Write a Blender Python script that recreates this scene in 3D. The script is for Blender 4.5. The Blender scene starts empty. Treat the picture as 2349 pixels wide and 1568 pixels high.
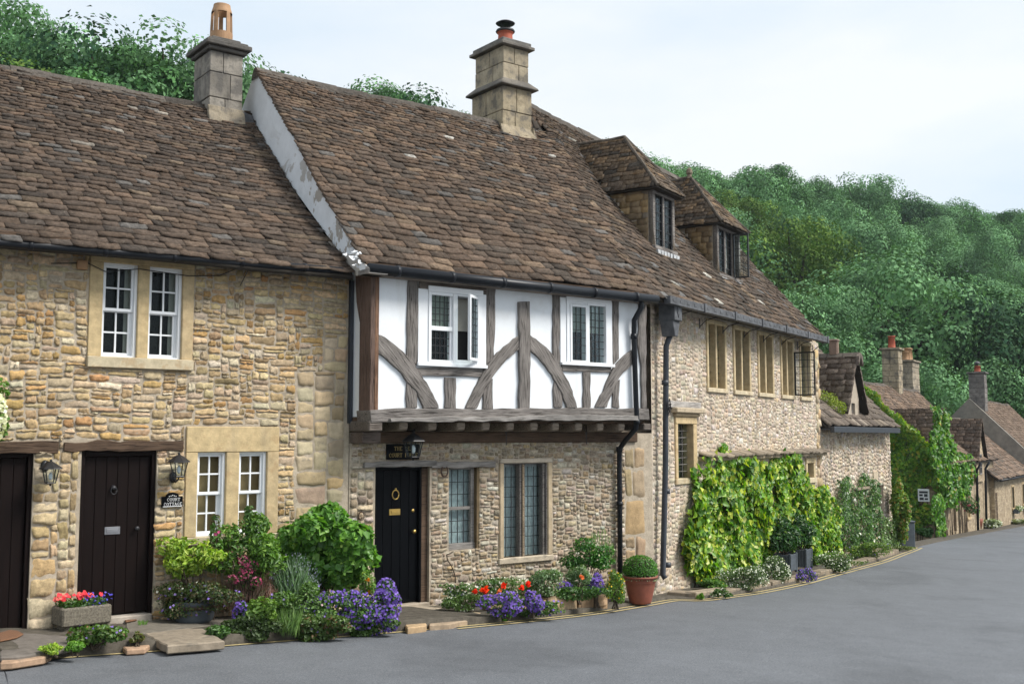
import bpy, math, random
import numpy as np
from math import radians, sin, cos, tan, atan, pi
from mathutils import Vector, Matrix, noise as mnoise
S = bpy.context.scene
# ------------------------------------------------------------------ camera
FPX, CX, CY, HOR, EYE = 2480., 1174.5, 784., 1000., 1.7      # measured on a 2349 x 1568 view of the photo
PITCH = atan((HOR-CY)/FPX)
cd = bpy.data.cameras.new('camera'); cam = bpy.data.objects.new('camera', cd); S.collection.objects.link(cam)
cam.location = (0, 0, EYE); cam.rotation_euler = (radians(90)+PITCH, 0, 0)
cd.sensor_width = 36; cd.lens = 36*FPX/2349; cd.clip_end = 3000; cd.clip_start = .1
S.camera = cam
# ------------------------------------------------------------------ sky
SUN_EL, SUN_AZ = 48, 103          # azimuth clockwise from +Y
w = bpy.data.worlds.new('World'); S.world = w; w.use_nodes = True
nt = w.node_tree; N = nt.nodes; L = nt.links
for n in list(N): N.remove(n)
out = N.new('ShaderNodeOutputWorld'); bg = N.new('ShaderNodeBackground'); sky = N.new('ShaderNodeTexSky')
sky.sky_type = 'NISHITA'; sky.sun_disc = False; sky.sun_elevation = radians(SUN_EL); sky.sun_rotation = radians(SUN_AZ)
sky.air_density = 1.0; sky.dust_density = 2.0
bg.inputs['Strength'].default_value = 0.1
tc = N.new('ShaderNodeTexCoord'); mp = N.new('ShaderNodeMapping'); mp.inputs['Scale'].default_value = (1, 1, 3.2)
nz = N.new('ShaderNodeTexNoise'); nz.inputs['Scale'].default_value = 2.1; nz.inputs['Detail'].default_value = 7; nz.inputs['Roughness'].default_value = .5
mp.inputs['Location'].default_value = (.3, .1, .4)
cr = N.new('ShaderNodeValToRGB'); cr.color_ramp.elements[0].position = .36; cr.color_ramp.elements[0].color = (6.7, 7.75, 8.7, 1)
cr.color_ramp.elements[1].position = .62; cr.color_ramp.elements[1].color = (8.8, 9.05, 9.2, 1)
sx = N.new('ShaderNodeSeparateXYZ'); mr = N.new('ShaderNodeMapRange')
mr.inputs['From Min'].default_value = .35; mr.inputs['From Max'].default_value = 1.; mr.inputs['To Min'].default_value = 1.; mr.inputs['To Max'].default_value = 1.05
vm = N.new('ShaderNodeVectorMath'); vm.operation = 'SCALE'
mx = N.new('ShaderNodeMix'); mx.data_type = 'RGBA'; mx.inputs['Factor'].default_value = .86
L.new(tc.outputs['Generated'], mp.inputs['Vector']); L.new(mp.outputs[0], nz.inputs['Vector']); L.new(nz.outputs['Fac'], cr.inputs['Fac'])
L.new(tc.outputs['Generated'], sx.inputs[0]); L.new(sx.outputs['Z'], mr.inputs['Value'])
L.new(cr.outputs['Color'], vm.inputs[0]); L.new(mr.outputs[0], vm.inputs['Scale'])
L.new(sky.outputs[0], mx.inputs['A']); L.new(vm.outputs[0], mx.inputs['B']); L.new(mx.outputs['Result'], bg.inputs['Color']); L.new(bg.outputs[0], out.inputs[0])
sd = bpy.data.lights.new('sun', 'SUN'); sun = bpy.data.objects.new('sun', sd); S.collection.objects.link(sun)
sd.energy = 4.0; sd.angle = radians(20); sd.color = (1., .96, .9)
sdir = Vector((sin(radians(SUN_AZ))*cos(radians(SUN_EL)), cos(radians(SUN_AZ))*cos(radians(SUN_EL)), sin(radians(SUN_EL))))
sun.rotation_euler = sdir.to_track_quat('Z', 'Y').to_euler(); sun.location = (0, 0, 60)
S.view_settings.view_transform = 'Standard'; S.view_settings.look = 'None'; S.view_settings.exposure = .3; S.view_settings.gamma = 1
S.view_settings.use_curve_mapping = False
S.cycles.max_bounces = 6; S.cycles.diffuse_bounces = 3; S.cycles.glossy_bounces = 2; S.cycles.transparent_max_bounces = 8; S.cycles.transmission_bounces = 3
S.cycles.volume_bounces = 0; S.cycles.caustics_reflective = False; S.cycles.caustics_refractive = False
# ------------------------------------------------------------------ frames (walls of the street)
def ray(x, y):
    a = (x-CX)/FPX; b = -(y-CY)/FPX
    return np.array([a, cos(PITCH)-b*sin(PITCH), sin(PITCH)+b*cos(PITCH)])
CAM = np.array([0, 0, EYE])
class Fr:                                     # a vertical wall line: s along it, v into the house, z up
    def __init__(s, P, al):
        s.P = np.array(P, float); s.al = radians(al)
        s.u = np.array([cos(s.al), sin(s.al), 0]); s.v = np.array([-sin(s.al), cos(s.al), 0])
    def px(s, x, y, d=0):
        r = ray(x, y); t = (-d-np.dot(CAM-s.P, s.v))/np.dot(r, s.v); q = CAM+r*t-s.P
        return float(np.dot(q, s.u)), float(q[2])
    def w(s, a, b, z=0): return s.P+a*s.u+b*s.v+np.array([0, 0, z])
    def inv(s, q): q = np.asarray(q)[..., :2]-s.P[:2]; return q@s.u[:2], q@s.v[:2]
    def rect(s, x0, y0, x1, y1, d=0):         # returns s0,s1,z0,z1
        ym = (y0+y1)/2; xm = (x0+x1)/2
        return s.px(x0, ym, d)[0], s.px(x1, ym, d)[0], s.px(xm, y1, d)[1], s.px(xm, y0, d)[1]
rr = ray(265, 1000); P1 = rr*12.7/rr[1]; P1[2] = 0
A0 = Fr(P1, 37.1); FA = Fr(P1+A0.px(805, 1000)[0]*A0.u, 37.1)
MIDL = FA.px(1495, 1000)[0]
FW = Fr(FA.P+MIDL*FA.u, 57.6)
def road_z(x, y):
    s, v = FA.inv((x, y)); s = np.minimum(s, 62.); return -.69-.042*s
def ground_at(px, py, dz=0.):                 # where a pixel's ray meets the street plane raised by dz
    r = ray(px, py); t = 8.
    for _ in range(60):
        q = CAM+r*t; e = q[2]-(road_z(q[0], q[1])+dz); t += e/abs(r[2]-.0001)*.8
    return CAM+r*t
# ------------------------------------------------------------------ mesh helpers
COL = S.collection
class MB:
    def __init__(s): s.V = []; s.F = []; s.C = []
    def add(s, V, F, col=(1, 1, 1)):
        n = len(s.V); s.V += [tuple(v) for v in V]; s.F += [tuple(i+n for i in f) for f in F]; s.C += [col]*len(V); return s
    def box(s, x0, x1, y0, y1, z0, z1, col=(1, 1, 1)):
        V = [(x0, y0, z0), (x1, y0, z0), (x1, y1, z0), (x0, y1, z0), (x0, y0, z1), (x1, y0, z1), (x1, y1, z1), (x0, y1, z1)]
        return s.add(V, [(0, 3, 2, 1), (4, 5, 6, 7), (0, 1, 5, 4), (1, 2, 6, 5), (2, 3, 7, 6), (3, 0, 4, 7)], col)
    def prism(s, pts, y0, y1, col=(1, 1, 1)):     # polygon in x,z extruded along y
        n = len(pts); V = [(p[0], y0, p[1]) for p in pts]+[(p[0], y1, p[1]) for p in pts]
        a = sum(pts[i][0]*pts[(i+1) % n][1]-pts[(i+1) % n][0]*pts[i][1] for i in range(n))
        F = [tuple(range(n)), tuple(range(2*n-1, n-1, -1))]+[(i, i+n, (i+1) % n+n, (i+1) % n) for i in range(n)]
        if a < 0: F = [f[::-1] for f in F]
        return s.add(V, F, col)
    def prism_x(s, pts, x0, x1, col=(1, 1, 1)):   # polygon in y,z extruded along x
        n = len(pts); V = [(x0, p[0], p[1]) for p in pts]+[(x1, p[0], p[1]) for p in pts]
        a = sum(pts[i][0]*pts[(i+1) % n][1]-pts[(i+1) % n][0]*pts[i][1] for i in range(n))
        F = [tuple(range(n-1, -1, -1)), tuple(range(n, 2*n))]+[((i+1) % n, (i+1) % n+n, i+n, i) for i in range(n)]
        if a < 0: F = [f[::-1] for f in F]
        return s.add(V, F, col)
    def poly_z(s, pts, z0, z1, col=(1, 1, 1)):    # polygon in x,y extruded up; z0/z1 numbers or lists
        n = len(pts); a0 = z0 if hasattr(z0, '__len__') else [z0]*n; a1 = z1 if hasattr(z1, '__len__') else [z1]*n
        V = [(p[0], p[1], z) for p, z in zip(pts, a0)]+[(p[0], p[1], z) for p, z in zip(pts, a1)]
        a = sum(pts[i][0]*pts[(i+1) % n][1]-pts[(i+1) % n][0]*pts[i][1] for i in range(n))
        F = [tuple(range(n-1, -1, -1)), tuple(range(n, 2*n))]+[(i, (i+1) % n, (i+1) % n+n, i+n) for i in range(n)]
        if a < 0: F = [f[::-1] for f in F]
        return s.add(V, F, col)
    def tube(s, pts, r, n=10, col=(1, 1, 1), cap=True):
        pts = [Vector(p) for p in pts]; R = r if hasattr(r, '__len__') else [r]*len(pts); V = []; F = []
        prev = None
        for i, p in enumerate(pts):
            d = (pts[min(i+1, len(pts)-1)]-pts[max(i-1, 0)]).normalized()
            a = prev-d*prev.dot(d) if prev is not None else d.orthogonal()
            if a.length < 1e-4: a = d.orthogonal()
            a.normalize(); prev = a; b = d.cross(a)
            for k in range(n):
                t = 2*pi*k/n; V.append(p+(a*cos(t)+b*sin(t))*R[i])
        for i in range(len(pts)-1):
            for k in range(n): F.append((i*n+k, i*n+(k+1) % n, (i+1)*n+(k+1) % n, (i+1)*n+k))
        if cap: F += [tuple(range(n-1, -1, -1)), tuple(range((len(pts)-1)*n, len(pts)*n))]
        return s.add(V, F, col)
    def lathe(s, prof, c=(0, 0, 0), n=20, col=(1, 1, 1)):
        V = []; F = []
        for r, z in prof:
            for k in range(n): t = 2*pi*k/n; V.append((c[0]+r*cos(t), c[1]+r*sin(t), c[2]+z))
        m = len(prof)
        for i in range(m-1):
            for k in range(n): F.append((i*n+k, i*n+(k+1) % n, (i+1)*n+(k+1) % n, (i+1)*n+k))
        F += [tuple(range(n-1, -1, -1)), tuple(range((m-1)*n, m*n))]
        return s.add(V, F, col)
    def build(s, name, mat, parent=None, smooth=False, bevel=0, loc=None, rot=None):
        me = bpy.data.meshes.new(name); me.from_pydata(s.V, [], s.F)
        at = me.color_attributes.new('Col', 'FLOAT_COLOR', 'POINT')
        c = np.ones((len(s.V), 4), 'f'); c[:, :3] = np.array(s.C, 'f').reshape(-1, 3); at.data.foreach_set('color', c.ravel())
        if smooth: me.polygons.foreach_set('use_smooth', [True]*len(me.polygons))
        me.materials.append(mat); o = bpy.data.objects.new(name, me); COL.objects.link(o)
        if parent: o.parent = parent
        if loc is not None: o.location = loc
        if rot is not None: o.rotation_euler = rot
        if bevel:
            m = o.modifiers.new('bevel', 'BEVEL'); m.width = bevel; m.segments = 1; m.limit_method = 'ANGLE'
        return o
def npmesh(name, V, F, C, mat, parent=None, smooth=False):
    V = np.asarray(V, 'f'); F = np.asarray(F, 'i'); k = F.shape[1]
    me = bpy.data.meshes.new(name); me.vertices.add(len(V)); me.vertices.foreach_set('co', V.ravel())
    me.loops.add(F.size); me.loops.foreach_set('vertex_index', F.ravel()); me.polygons.add(len(F))
    me.polygons.foreach_set('loop_start', np.arange(0, F.size, k, dtype='i')); me.polygons.foreach_set('loop_total', np.full(len(F), k, 'i'))
    me.update(calc_edges=True)
    at = me.color_attributes.new('Col', 'FLOAT_COLOR', 'POINT'); c = np.ones((len(V), 4), 'f'); c[:, :3] = C; at.data.foreach_set('color', c.ravel())
    if smooth: me.polygons.foreach_set('use_smooth', np.ones(len(F), bool))
    me.materials.append(mat); o = bpy.data.objects.new(name, me); COL.objects.link(o)
    if parent: o.parent = parent
    return o
def tag(o, label=None, cat=None, group=None, kind=None):
    if label: o['label'] = label
    if cat: o['category'] = cat
    if group: o['group'] = group
    if kind: o['kind'] = kind
    return o
def thing(name, label, cat, fr=None, loc=(0, 0, 0), rz=0, group=None):
    o = bpy.data.objects.new(name, None); COL.objects.link(o); o.empty_display_size = .3
    if fr is not None:
        p = fr.w(*loc); o.location = p; o.rotation_euler = (0, 0, fr.al+rz)
    else: o.location = loc; o.rotation_euler = (0, 0, rz)
    return tag(o, label, cat, group)
# ------------------------------------------------------------------ materials
def mat_new(name):
    m = bpy.data.materials.new(name); m.use_nodes = True; t = m.node_tree
    return m, t, t.nodes['Principled BSDF']
def noise_node(t, scale, detail=5, rough=.6, vec=None, dist=0):
    n = t.nodes.new('ShaderNodeTexNoise'); n.inputs['Scale'].default_value = scale; n.inputs['Detail'].default_value = detail
    n.inputs['Roughness'].default_value = rough; n.inputs['Distortion'].default_value = dist
    if vec is not None: t.links.new(vec, n.inputs['Vector'])
    return n.outputs['Fac']
def ramp(t, fac, stops):
    r = t.nodes.new('ShaderNodeValToRGB'); e = r.color_ramp.elements
    while len(e) < len(stops): e.new(.5)
    for k, (p, c) in enumerate(stops):
        e[k].position = p; e[k].color = (*c, 1) if hasattr(c, '__len__') else (c, c, c, 1)
    t.links.new(fac, r.inputs['Fac']); return r.outputs['Color']
def mix(t, a, b, fac, mode='MIX'):
    m = t.nodes.new('ShaderNodeMix'); m.data_type = 'RGBA'; m.blend_type = mode
    for k, v in (('A', a), ('B', b), ('Factor', fac)):
        i = m.inputs[k]
        if isinstance(v, bpy.types.NodeSocket): t.links.new(v, i)
        else: i.default_value = (*v, 1) if k != 'Factor' else v
    return m.outputs['Result']
def bump(t, b, h, strength, dist=.01):
    n = t.nodes.new('ShaderNodeBump'); n.inputs['Strength'].default_value = strength; n.inputs['Distance'].default_value = dist
    t.links.new(h, n.inputs['Height']); t.links.new(n.outputs[0], b.inputs['Normal'])
def objvec(t, scale=(1, 1, 1)):
    c = t.nodes.new('ShaderNodeTexCoord'); m = t.nodes.new('ShaderNodeMapping'); m.inputs['Scale'].default_value = scale
    t.links.new(c.outputs['Object'], m.inputs['Vector']); return m.outputs[0]
def vcol(t):
    a = t.nodes.new('ShaderNodeAttribute'); a.attribute_name = 'Col'; return a.outputs['Color']
def m_stone(name, tint=(1, 1, 1), var=(.62, 1.25), sc=14, patch=None, bs=.6, rough=.92, stains=None, bd=.02):
    m, t, b = mat_new(name); v = objvec(t)
    f = ramp(t, noise_node(t, sc, 8, .7, v), [(.3, var[0]), (.72, var[1])])
    c = mix(t, vcol(t), f, 1., 'MULTIPLY'); c = mix(t, c, tint, 1., 'MULTIPLY')
    if patch:
        pf = ramp(t, noise_node(t, patch[1], 6, .65, v), [(patch[2], 0.), (patch[2]+.1, 1.)]); pm = t.nodes.new('ShaderNodeMath'); pm.operation = 'MULTIPLY'; pm.inputs[1].default_value = patch[3]
        t.links.new(pf, pm.inputs[0]); c = mix(t, c, patch[0], pm.outputs[0])
    if stains:
        v2 = objvec(t, (2.2, 2.2, .35)); pf = ramp(t, noise_node(t, stains[1], 5, .6, v2), [(stains[2], 0.), (stains[2]+.15, 1.)]); pm = t.nodes.new('ShaderNodeMath'); pm.operation = 'MULTIPLY'; pm.inputs[1].default_value = stains[3]
        t.links.new(pf, pm.inputs[0]); c = mix(t, c, stains[0], pm.outputs[0])
    t.links.new(c, b.inputs['Base Color']); b.inputs['Roughness'].default_value = rough; b.inputs['Specular IOR Level'].default_value = .2
    bump(t, b, noise_node(t, sc*2.6, 8, .8, v), bs, bd); return m
def m_plain(name, col, rough=.6, var=.15, sc=8, bs=.15, metal=0, spec=.4, vc=False, vscale=(1, 1, 1)):
    m, t, b = mat_new(name); v = objvec(t, vscale)
    f = ramp(t, noise_node(t, sc, 6, .65, v), [(.3, 1-var), (.7, 1+var)])
    c = mix(t, col, f, 1., 'MULTIPLY')
    if vc: c = mix(t, c, vcol(t), 1., 'MULTIPLY')
    t.links.new(c, b.inputs['Base Color']); b.inputs['Roughness'].default_value = rough; b.inputs['Metallic'].default_value = metal
    b.inputs['Specular IOR Level'].default_value = spec
    if bs: bump(t, b, noise_node(t, sc*5, 5, .6, v), bs, .006)
    return m
def m_wood(name, c0, c1, sc=1., upright=False):
    m, t, b = mat_new(name); v = objvec(t, (19*sc, 19*sc, 1.1*sc) if upright else (1.1*sc, 19*sc, 19*sc))
    n = noise_node(t, 3.2, 8, .7, v, .6); n2 = noise_node(t, 1.6, 4, .6, objvec(t))
    c = ramp(t, n, [(.36, c0), (.47, tuple(a*.4+q*.6 for a, q in zip(c0, c1))), (.7, c1)])
    c = mix(t, c, ramp(t, n2, [(.3, .6), (.7, 1.3)]), 1., 'MULTIPLY'); c = mix(t, c, vcol(t), 1., 'MULTIPLY')
    t.links.new(c, b.inputs['Base Color']); b.inputs['Roughness'].default_value = .85; b.inputs['Specular IOR Level'].default_value = .2
    bump(t, b, n, .9, .018); return m
def m_leaf(name, trans=.3, rough=.45, spec=.5):
    m, t, b = mat_new(name); c = vcol(t); t.links.new(c, b.inputs['Base Color']); b.inputs['Roughness'].default_value = rough; b.inputs['Specular IOR Level'].default_value = spec
    tr = t.nodes.new('ShaderNodeBsdfTranslucent'); t.links.new(mix(t, c, (1.3, 1.5, .5), 1., 'MULTIPLY'), tr.inputs['Color'])
    ms = t.nodes.new('ShaderNodeMixShader'); ms.inputs[0].default_value = trans; t.links.new(b.outputs[0], ms.inputs[1]); t.links.new(tr.outputs[0], ms.inputs[2])
    t.links.new(ms.outputs[0], t.nodes['Material Output'].inputs[0]); return m
def m_glass(name, tint=(.9, .95, .95), refl=.06):
    m, t, b = mat_new(name); t.nodes.remove(b)
    g = t.nodes.new('ShaderNodeBsdfGlossy'); g.inputs['Roughness'].default_value = .06; g.inputs['Color'].default_value = (.9, .95, 1, 1)
    tp = t.nodes.new('ShaderNodeBsdfTransparent'); tp.inputs['Color'].default_value = (*tint, 1)
    fr = t.nodes.new('ShaderNodeFresnel'); fr.inputs['IOR'].default_value = 1.5; mr = t.nodes.new('ShaderNodeMath'); mr.operation = 'MULTIPLY_ADD'; mr.inputs[1].default_value = .16; mr.inputs[2].default_value = refl-.06
    t.links.new(fr.outputs[0], mr.inputs[0])
    n = noise_node(t, 5, 2, .5, objvec(t)); bn = t.nodes.new('ShaderNodeBump'); bn.inputs['Strength'].default_value = .15; bn.inputs['Distance'].default_value = .02
    t.links.new(n, bn.inputs['Height']); t.links.new(bn.outputs[0], g.inputs['Normal'])
    ms = t.nodes.new('ShaderNodeMixShader'); t.links.new(mr.outputs[0], ms.inputs[0]); t.links.new(tp.outputs[0], ms.inputs[1]); t.links.new(g.outputs[0], ms.inputs[2])
    t.links.new(ms.outputs[0], t.nodes['Material Output'].inputs[0]); return m
M = {}
M['rubble'] = m_stone('rubble_stone', tint=(1.07, 1.03, .98), var=(.5, 1.35), sc=18, patch=((.2, .15, .09), 9, .6, .55), bs=.8)
M['rubble_pale'] = m_stone('pale_rubble_stone', var=(.45, 1.4), sc=22, patch=((.5, .46, .38), 13, .56, .6), bs=.8)
M['rubble_wing'] = m_stone('wing_rubble_stone', var=(.5, 1.35), sc=20, patch=((.22, .19, .16), 7, .6, .5), bs=.8, stains=((.15, .14, .13), 1.5, .52, .5))
M['mortar'] = m_stone('lime_mortar', tint=(.46, .39, .30), sc=6, bs=.9)
M['mortar_wing'] = m_stone('wing_mortar', tint=(.56, .475, .375), sc=6, bs=.9, stains=((.17, .15, .13), 1.5, .51, .5))
M['ashlar'] = m_stone('dressed_ochre_stone', var=(.68, 1.18), sc=9, patch=((.38, .25, .13), 6, .56, .5), bs=.6, bd=.012, stains=((.30, .25, .18), 2., .55, .4))
M['cut'] = m_stone('cut_stone', tint=(1.03, .97, .91), var=(.7, 1.15), sc=7, patch=((.16, .15, .13), 6, .58, .5), bs=.7)
M['chimney'] = m_stone('weathered_chimney_stone', tint=(.95, .95, .97), var=(.5, 1.3), sc=8, patch=((.09, .085, .08), 4, .50, .75), bs=.8, stains=((.07, .065, .06), 2.2, .56, .6))
M['tile'] = m_stone('stone_roof_tile', var=(.4, 1.6), sc=20, patch=((.34, .30, .24), 26, .60, .45), bs=1., bd=.009, stains=((.035, .03, .026), 5., .57, .6))
M['tilebase'] = m_plain('roof_underlay', (.03, .025, .02), .95)
M['ridge'] = m_stone('ridge_stone', var=(.5, 1.5), sc=20, patch=((.4, .38, .33), 24, .64, .5), bs=.9)
M['plaster'] = m_stone('white_plaster', tint=(.78, .81, .84), var=(.92, 1.03), sc=3, patch=((.62, .62, .60), 1.6, .60, .35), bs=.3, bd=.01, stains=((.50, .49, .46), 1.7, .60, .35))
M['timber'] = m_wood('weathered_oak', (.03, .025, .022), (.28, .255, .235))
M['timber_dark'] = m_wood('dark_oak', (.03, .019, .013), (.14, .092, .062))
M['timber_post'] = m_wood('upright_oak', (.05, .038, .03), (.27, .22, .185), upright=True)
M['timber_grey'] = m_wood('silvery_oak', (.11, .10, .09), (.33, .31, .29))
M['white'] = m_plain('white_gloss_paint', (.78, .80, .82), .35, .04, 6, .05)
M['black'] = m_plain('black_plastic_pipe', (.008, .010, .014), .4, .2, 3, .05, spec=.3)
M['iron'] = m_plain('black_iron', (.015, .015, .017), .45, .3, 12, .2, spec=.5)
M['rust'] = m_plain('rusty_iron', (.06, .035, .025), .8, .4, 20, .3)
M['lead'] = m_plain('weathered_lead', (.085, .088, .095), .6, .5, 7, .3, metal=0, spec=.4)
M['leadpale'] = m_plain('pale_lead', (.42, .43, .44), .6, .4, 9, .3)
M['leadpipe'] = m_plain('grey_painted_pipe', (.035, .04, .05), .45, .25, 5, .1)
M['door_brown'] = m_plain('dark_brown_door_paint', (.007, .0035, .003), .6, .3, 4, .15, spec=.12, vscale=(8, 8, 1))
M['door_black'] = m_plain('black_door_paint', (.0015, .002, .003), .5, .2, 4, .1, spec=.08)
M['brass'] = m_plain('polished_brass', (.62, .42, .13), .28, .1, 10, .05, metal=1)
M['chrome'] = m_plain('dull_chrome', (.4, .4, .42), .35, .1, 10, .05, metal=1)
M['glass'] = m_glass('window_glass')
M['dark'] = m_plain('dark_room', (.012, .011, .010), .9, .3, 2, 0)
M['blind'] = m_plain('brown_blind', (.42, .27, .13), .8, .15, 3, .1)
M['lace'] = m_plain('lace_curtain', (.47, .51, .52), .9, .5, 9, .4, vscale=(7, 7, 1.3))
M['curtain'] = m_plain('curtain_and_reflection', (.3, .32, .27), .9, .2, 4, .2, vscale=(6, 6, .5))
M['cream'] = m_plain('cream_wall_inside', (.35, .32, .28), .9, .1, 4, .1)
M['terracotta'] = m_plain('terracotta', (.24, .075, .045), .6, .22, 7, .2)
M['pot_clay'] = m_plain('buff_clay', (.34, .20, .105), .7, .25, 6, .2)
M['red_clay'] = m_plain('red_clay', (.36, .085, .045), .7, .25, 6, .2)
M['grit'] = m_stone('gritty_trough_stone', tint=(.23, .205, .16), var=(.3, 1.6), sc=40, bs=1.)
M['flag'] = m_stone('flagstone', var=(.6, 1.25), sc=6, patch=((.09, .085, .075), 5, .55, .5), bs=.5)
M['planter'] = m_plain('grey_wood_planter', (.075, .09, .105), .6, .3, 5, .2)
M['soil'] = m_plain('dark_soil', (.03, .02, .014), .95, .4, 20, .5)
M['mat'] = m_plain('coir_mat', (.17, .085, .045), .95, .35, 60, .8)
M['render'] = m_stone('grey_render', tint=(.23, .21, .18), var=(.7, 1.25), sc=3, bs=.3)
M['leaf'] = m_leaf('garden_leaf'); M['farleaf'] = m_leaf('tree_leaf', .12, .8, .08); M['petal'] = m_leaf('petal', .25, .6, .2)
M['bark'] = m_plain('bark', (.06, .045, .03), .9, .4, 8, .6)
M['gold'] = m_plain('gold_lettering', (.45, .32, .12), .5, .1, 4, 0)
M['letter'] = m_plain('white_lettering', (.8, .8, .8), .5, .05, 4, 0)
M['yellow'] = m_plain('faded_yellow_line', (.42, .34, .17), .8, .3, 30, .2)
# peeling white render of the gable strip
def m_peel():
    m, t, b = mat_new('peeling_white_render'); v = objvec(t)
    f = ramp(t, noise_node(t, 1.5, 9, .62, v, .5), [(.515, 0.), (.52, 1.)])
    sx = t.nodes.new('ShaderNodeSeparateXYZ'); t.links.new(v, sx.inputs[0]); mr = t.nodes.new('ShaderNodeMapRange'); mr.inputs['From Min'].default_value = 5.2; mr.inputs['From Max'].default_value = 6.5; mr.inputs['To Min'].default_value = 1; mr.inputs['To Max'].default_value = 0
    t.links.new(sx.outputs['Z'], mr.inputs['Value']); mm = t.nodes.new('ShaderNodeMath'); mm.operation = 'MULTIPLY'; t.links.new(f, mm.inputs[0]); t.links.new(mr.outputs[0], mm.inputs[1])
    c = mix(t, (.74, .77, .80), (.40, .37, .33), mm.outputs[0]); c = mix(t, c, ramp(t, noise_node(t, 4, 5, .6, v), [(.3, .88), (.7, 1.05)]), 1., 'MULTIPLY')
    t.links.new(c, b.inputs['Base Color']); b.inputs['Roughness'].default_value = .85; bump(t, b, f, .5, -.01); return m
M['peel'] = m_peel()
def m_asphalt():
    m, t, b = mat_new('asphalt'); v = objvec(t)
    big = noise_node(t, .45, 6, .6, v, .4); fine = noise_node(t, 55, 8, .95, v); med = noise_node(t, 3.2, 7, .65, v, .5)
    c = ramp(t, fine, [(.36, (.05, .054, .06)), (.5, (.112, .120, .132)), (.64, (.24, .25, .265))])
    c = mix(t, c, ramp(t, big, [(.35, .80), (.47, .98), (.68, 1.08)]), 1., 'MULTIPLY'); c = mix(t, c, ramp(t, med, [(.35, .92), (.65, 1.06)]), 1., 'MULTIPLY')
    t.links.new(c, b.inputs['Base Color']); b.inputs['Roughness'].default_value = .75; b.inputs['Specular IOR Level'].default_value = .35; bump(t, b, fine, .7, .006); return m
M['asphalt'] = m_asphalt()
M['earth'] = m_stone('verge_earth', tint=(.10, .088, .07), var=(.5, 1.4), sc=9, bs=.8)
M['hillground'] = m_stone('hill_undergrowth', tint=(.012, .03, .012), var=(.4, 1.6), sc=.6, bs=.3)
def m_voro(name, c0, c1, cm, scale=6.):           # far rubble walls
    m, t, b = mat_new(name); v = objvec(t, (1, 1, 1.9))
    vo = t.nodes.new('ShaderNodeTexVoronoi'); vo.inputs['Scale'].default_value = scale; t.links.new(v, vo.inputs['Vector'])
    ve = t.nodes.new('ShaderNodeTexVoronoi'); ve.feature = 'DISTANCE_TO_EDGE'; ve.inputs['Scale'].default_value = scale; t.links.new(v, ve.inputs['Vector'])
    sp = t.nodes.new('ShaderNodeSeparateColor'); t.links.new(vo.outputs['Color'], sp.inputs[0])
    c = ramp(t, sp.outputs[0], [(0, c0), (1, c1)]); e = ramp(t, ve.outputs['Distance'], [(.02, 0.), (.08, 1.)])
    c = mix(t, cm, c, e); c = mix(t, c, ramp(t, noise_node(t, 2, 5, .6, v), [(.3, .75), (.7, 1.2)]), 1., 'MULTIPLY')
    t.links.new(c, b.inputs['Base Color']); b.inputs['Roughness'].default_value = .9; bump(t, b, e, .6, .02); return m
M['farwall'] = m_voro('far_rubble_wall', (.27, .20, .12), (.50, .40, .26), (.28, .22, .16))
# ------------------------------------------------------------------ generators
def pack(s0, s1, z0, z1, holes, cw, ch, ws, hs, rng):
    nx = int((s1-s0)/cw); nz = int((z1-z0)/ch); occ = np.zeros((nz, nx), bool); R = []
    for (a, b, c, d) in holes:
        occ[max(0, int(math.floor((c-z0)/ch+.35))):max(0, int(math.ceil((d-z0)/ch-.35))), max(0, int(math.floor((a-s0)/cw+.35))):max(0, int(math.ceil((b-s0)/cw-.35)))] = True
    for j in range(nz):
        i = 0
        while i < nx:
            if occ[j, i]: i += 1; continue
            w = int(rng.choice(ws)); h = int(rng.choice(hs)); k = i
            while k < nx and k-i < w and not occ[j, k]: k += 1
            if k < nx and not occ[j, k] and (k+1 >= nx or occ[j, k+1]): k += 1
            hh = 1
            while hh < h and j+hh < nz and not occ[j+hh, i:k].any(): hh += 1
            occ[j:j+hh, i:k] = True; R.append((s0+i*cw, z0+j*ch, s0+k*cw, z0+(j+hh)*ch)); i = k
    return np.array(R)
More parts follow.
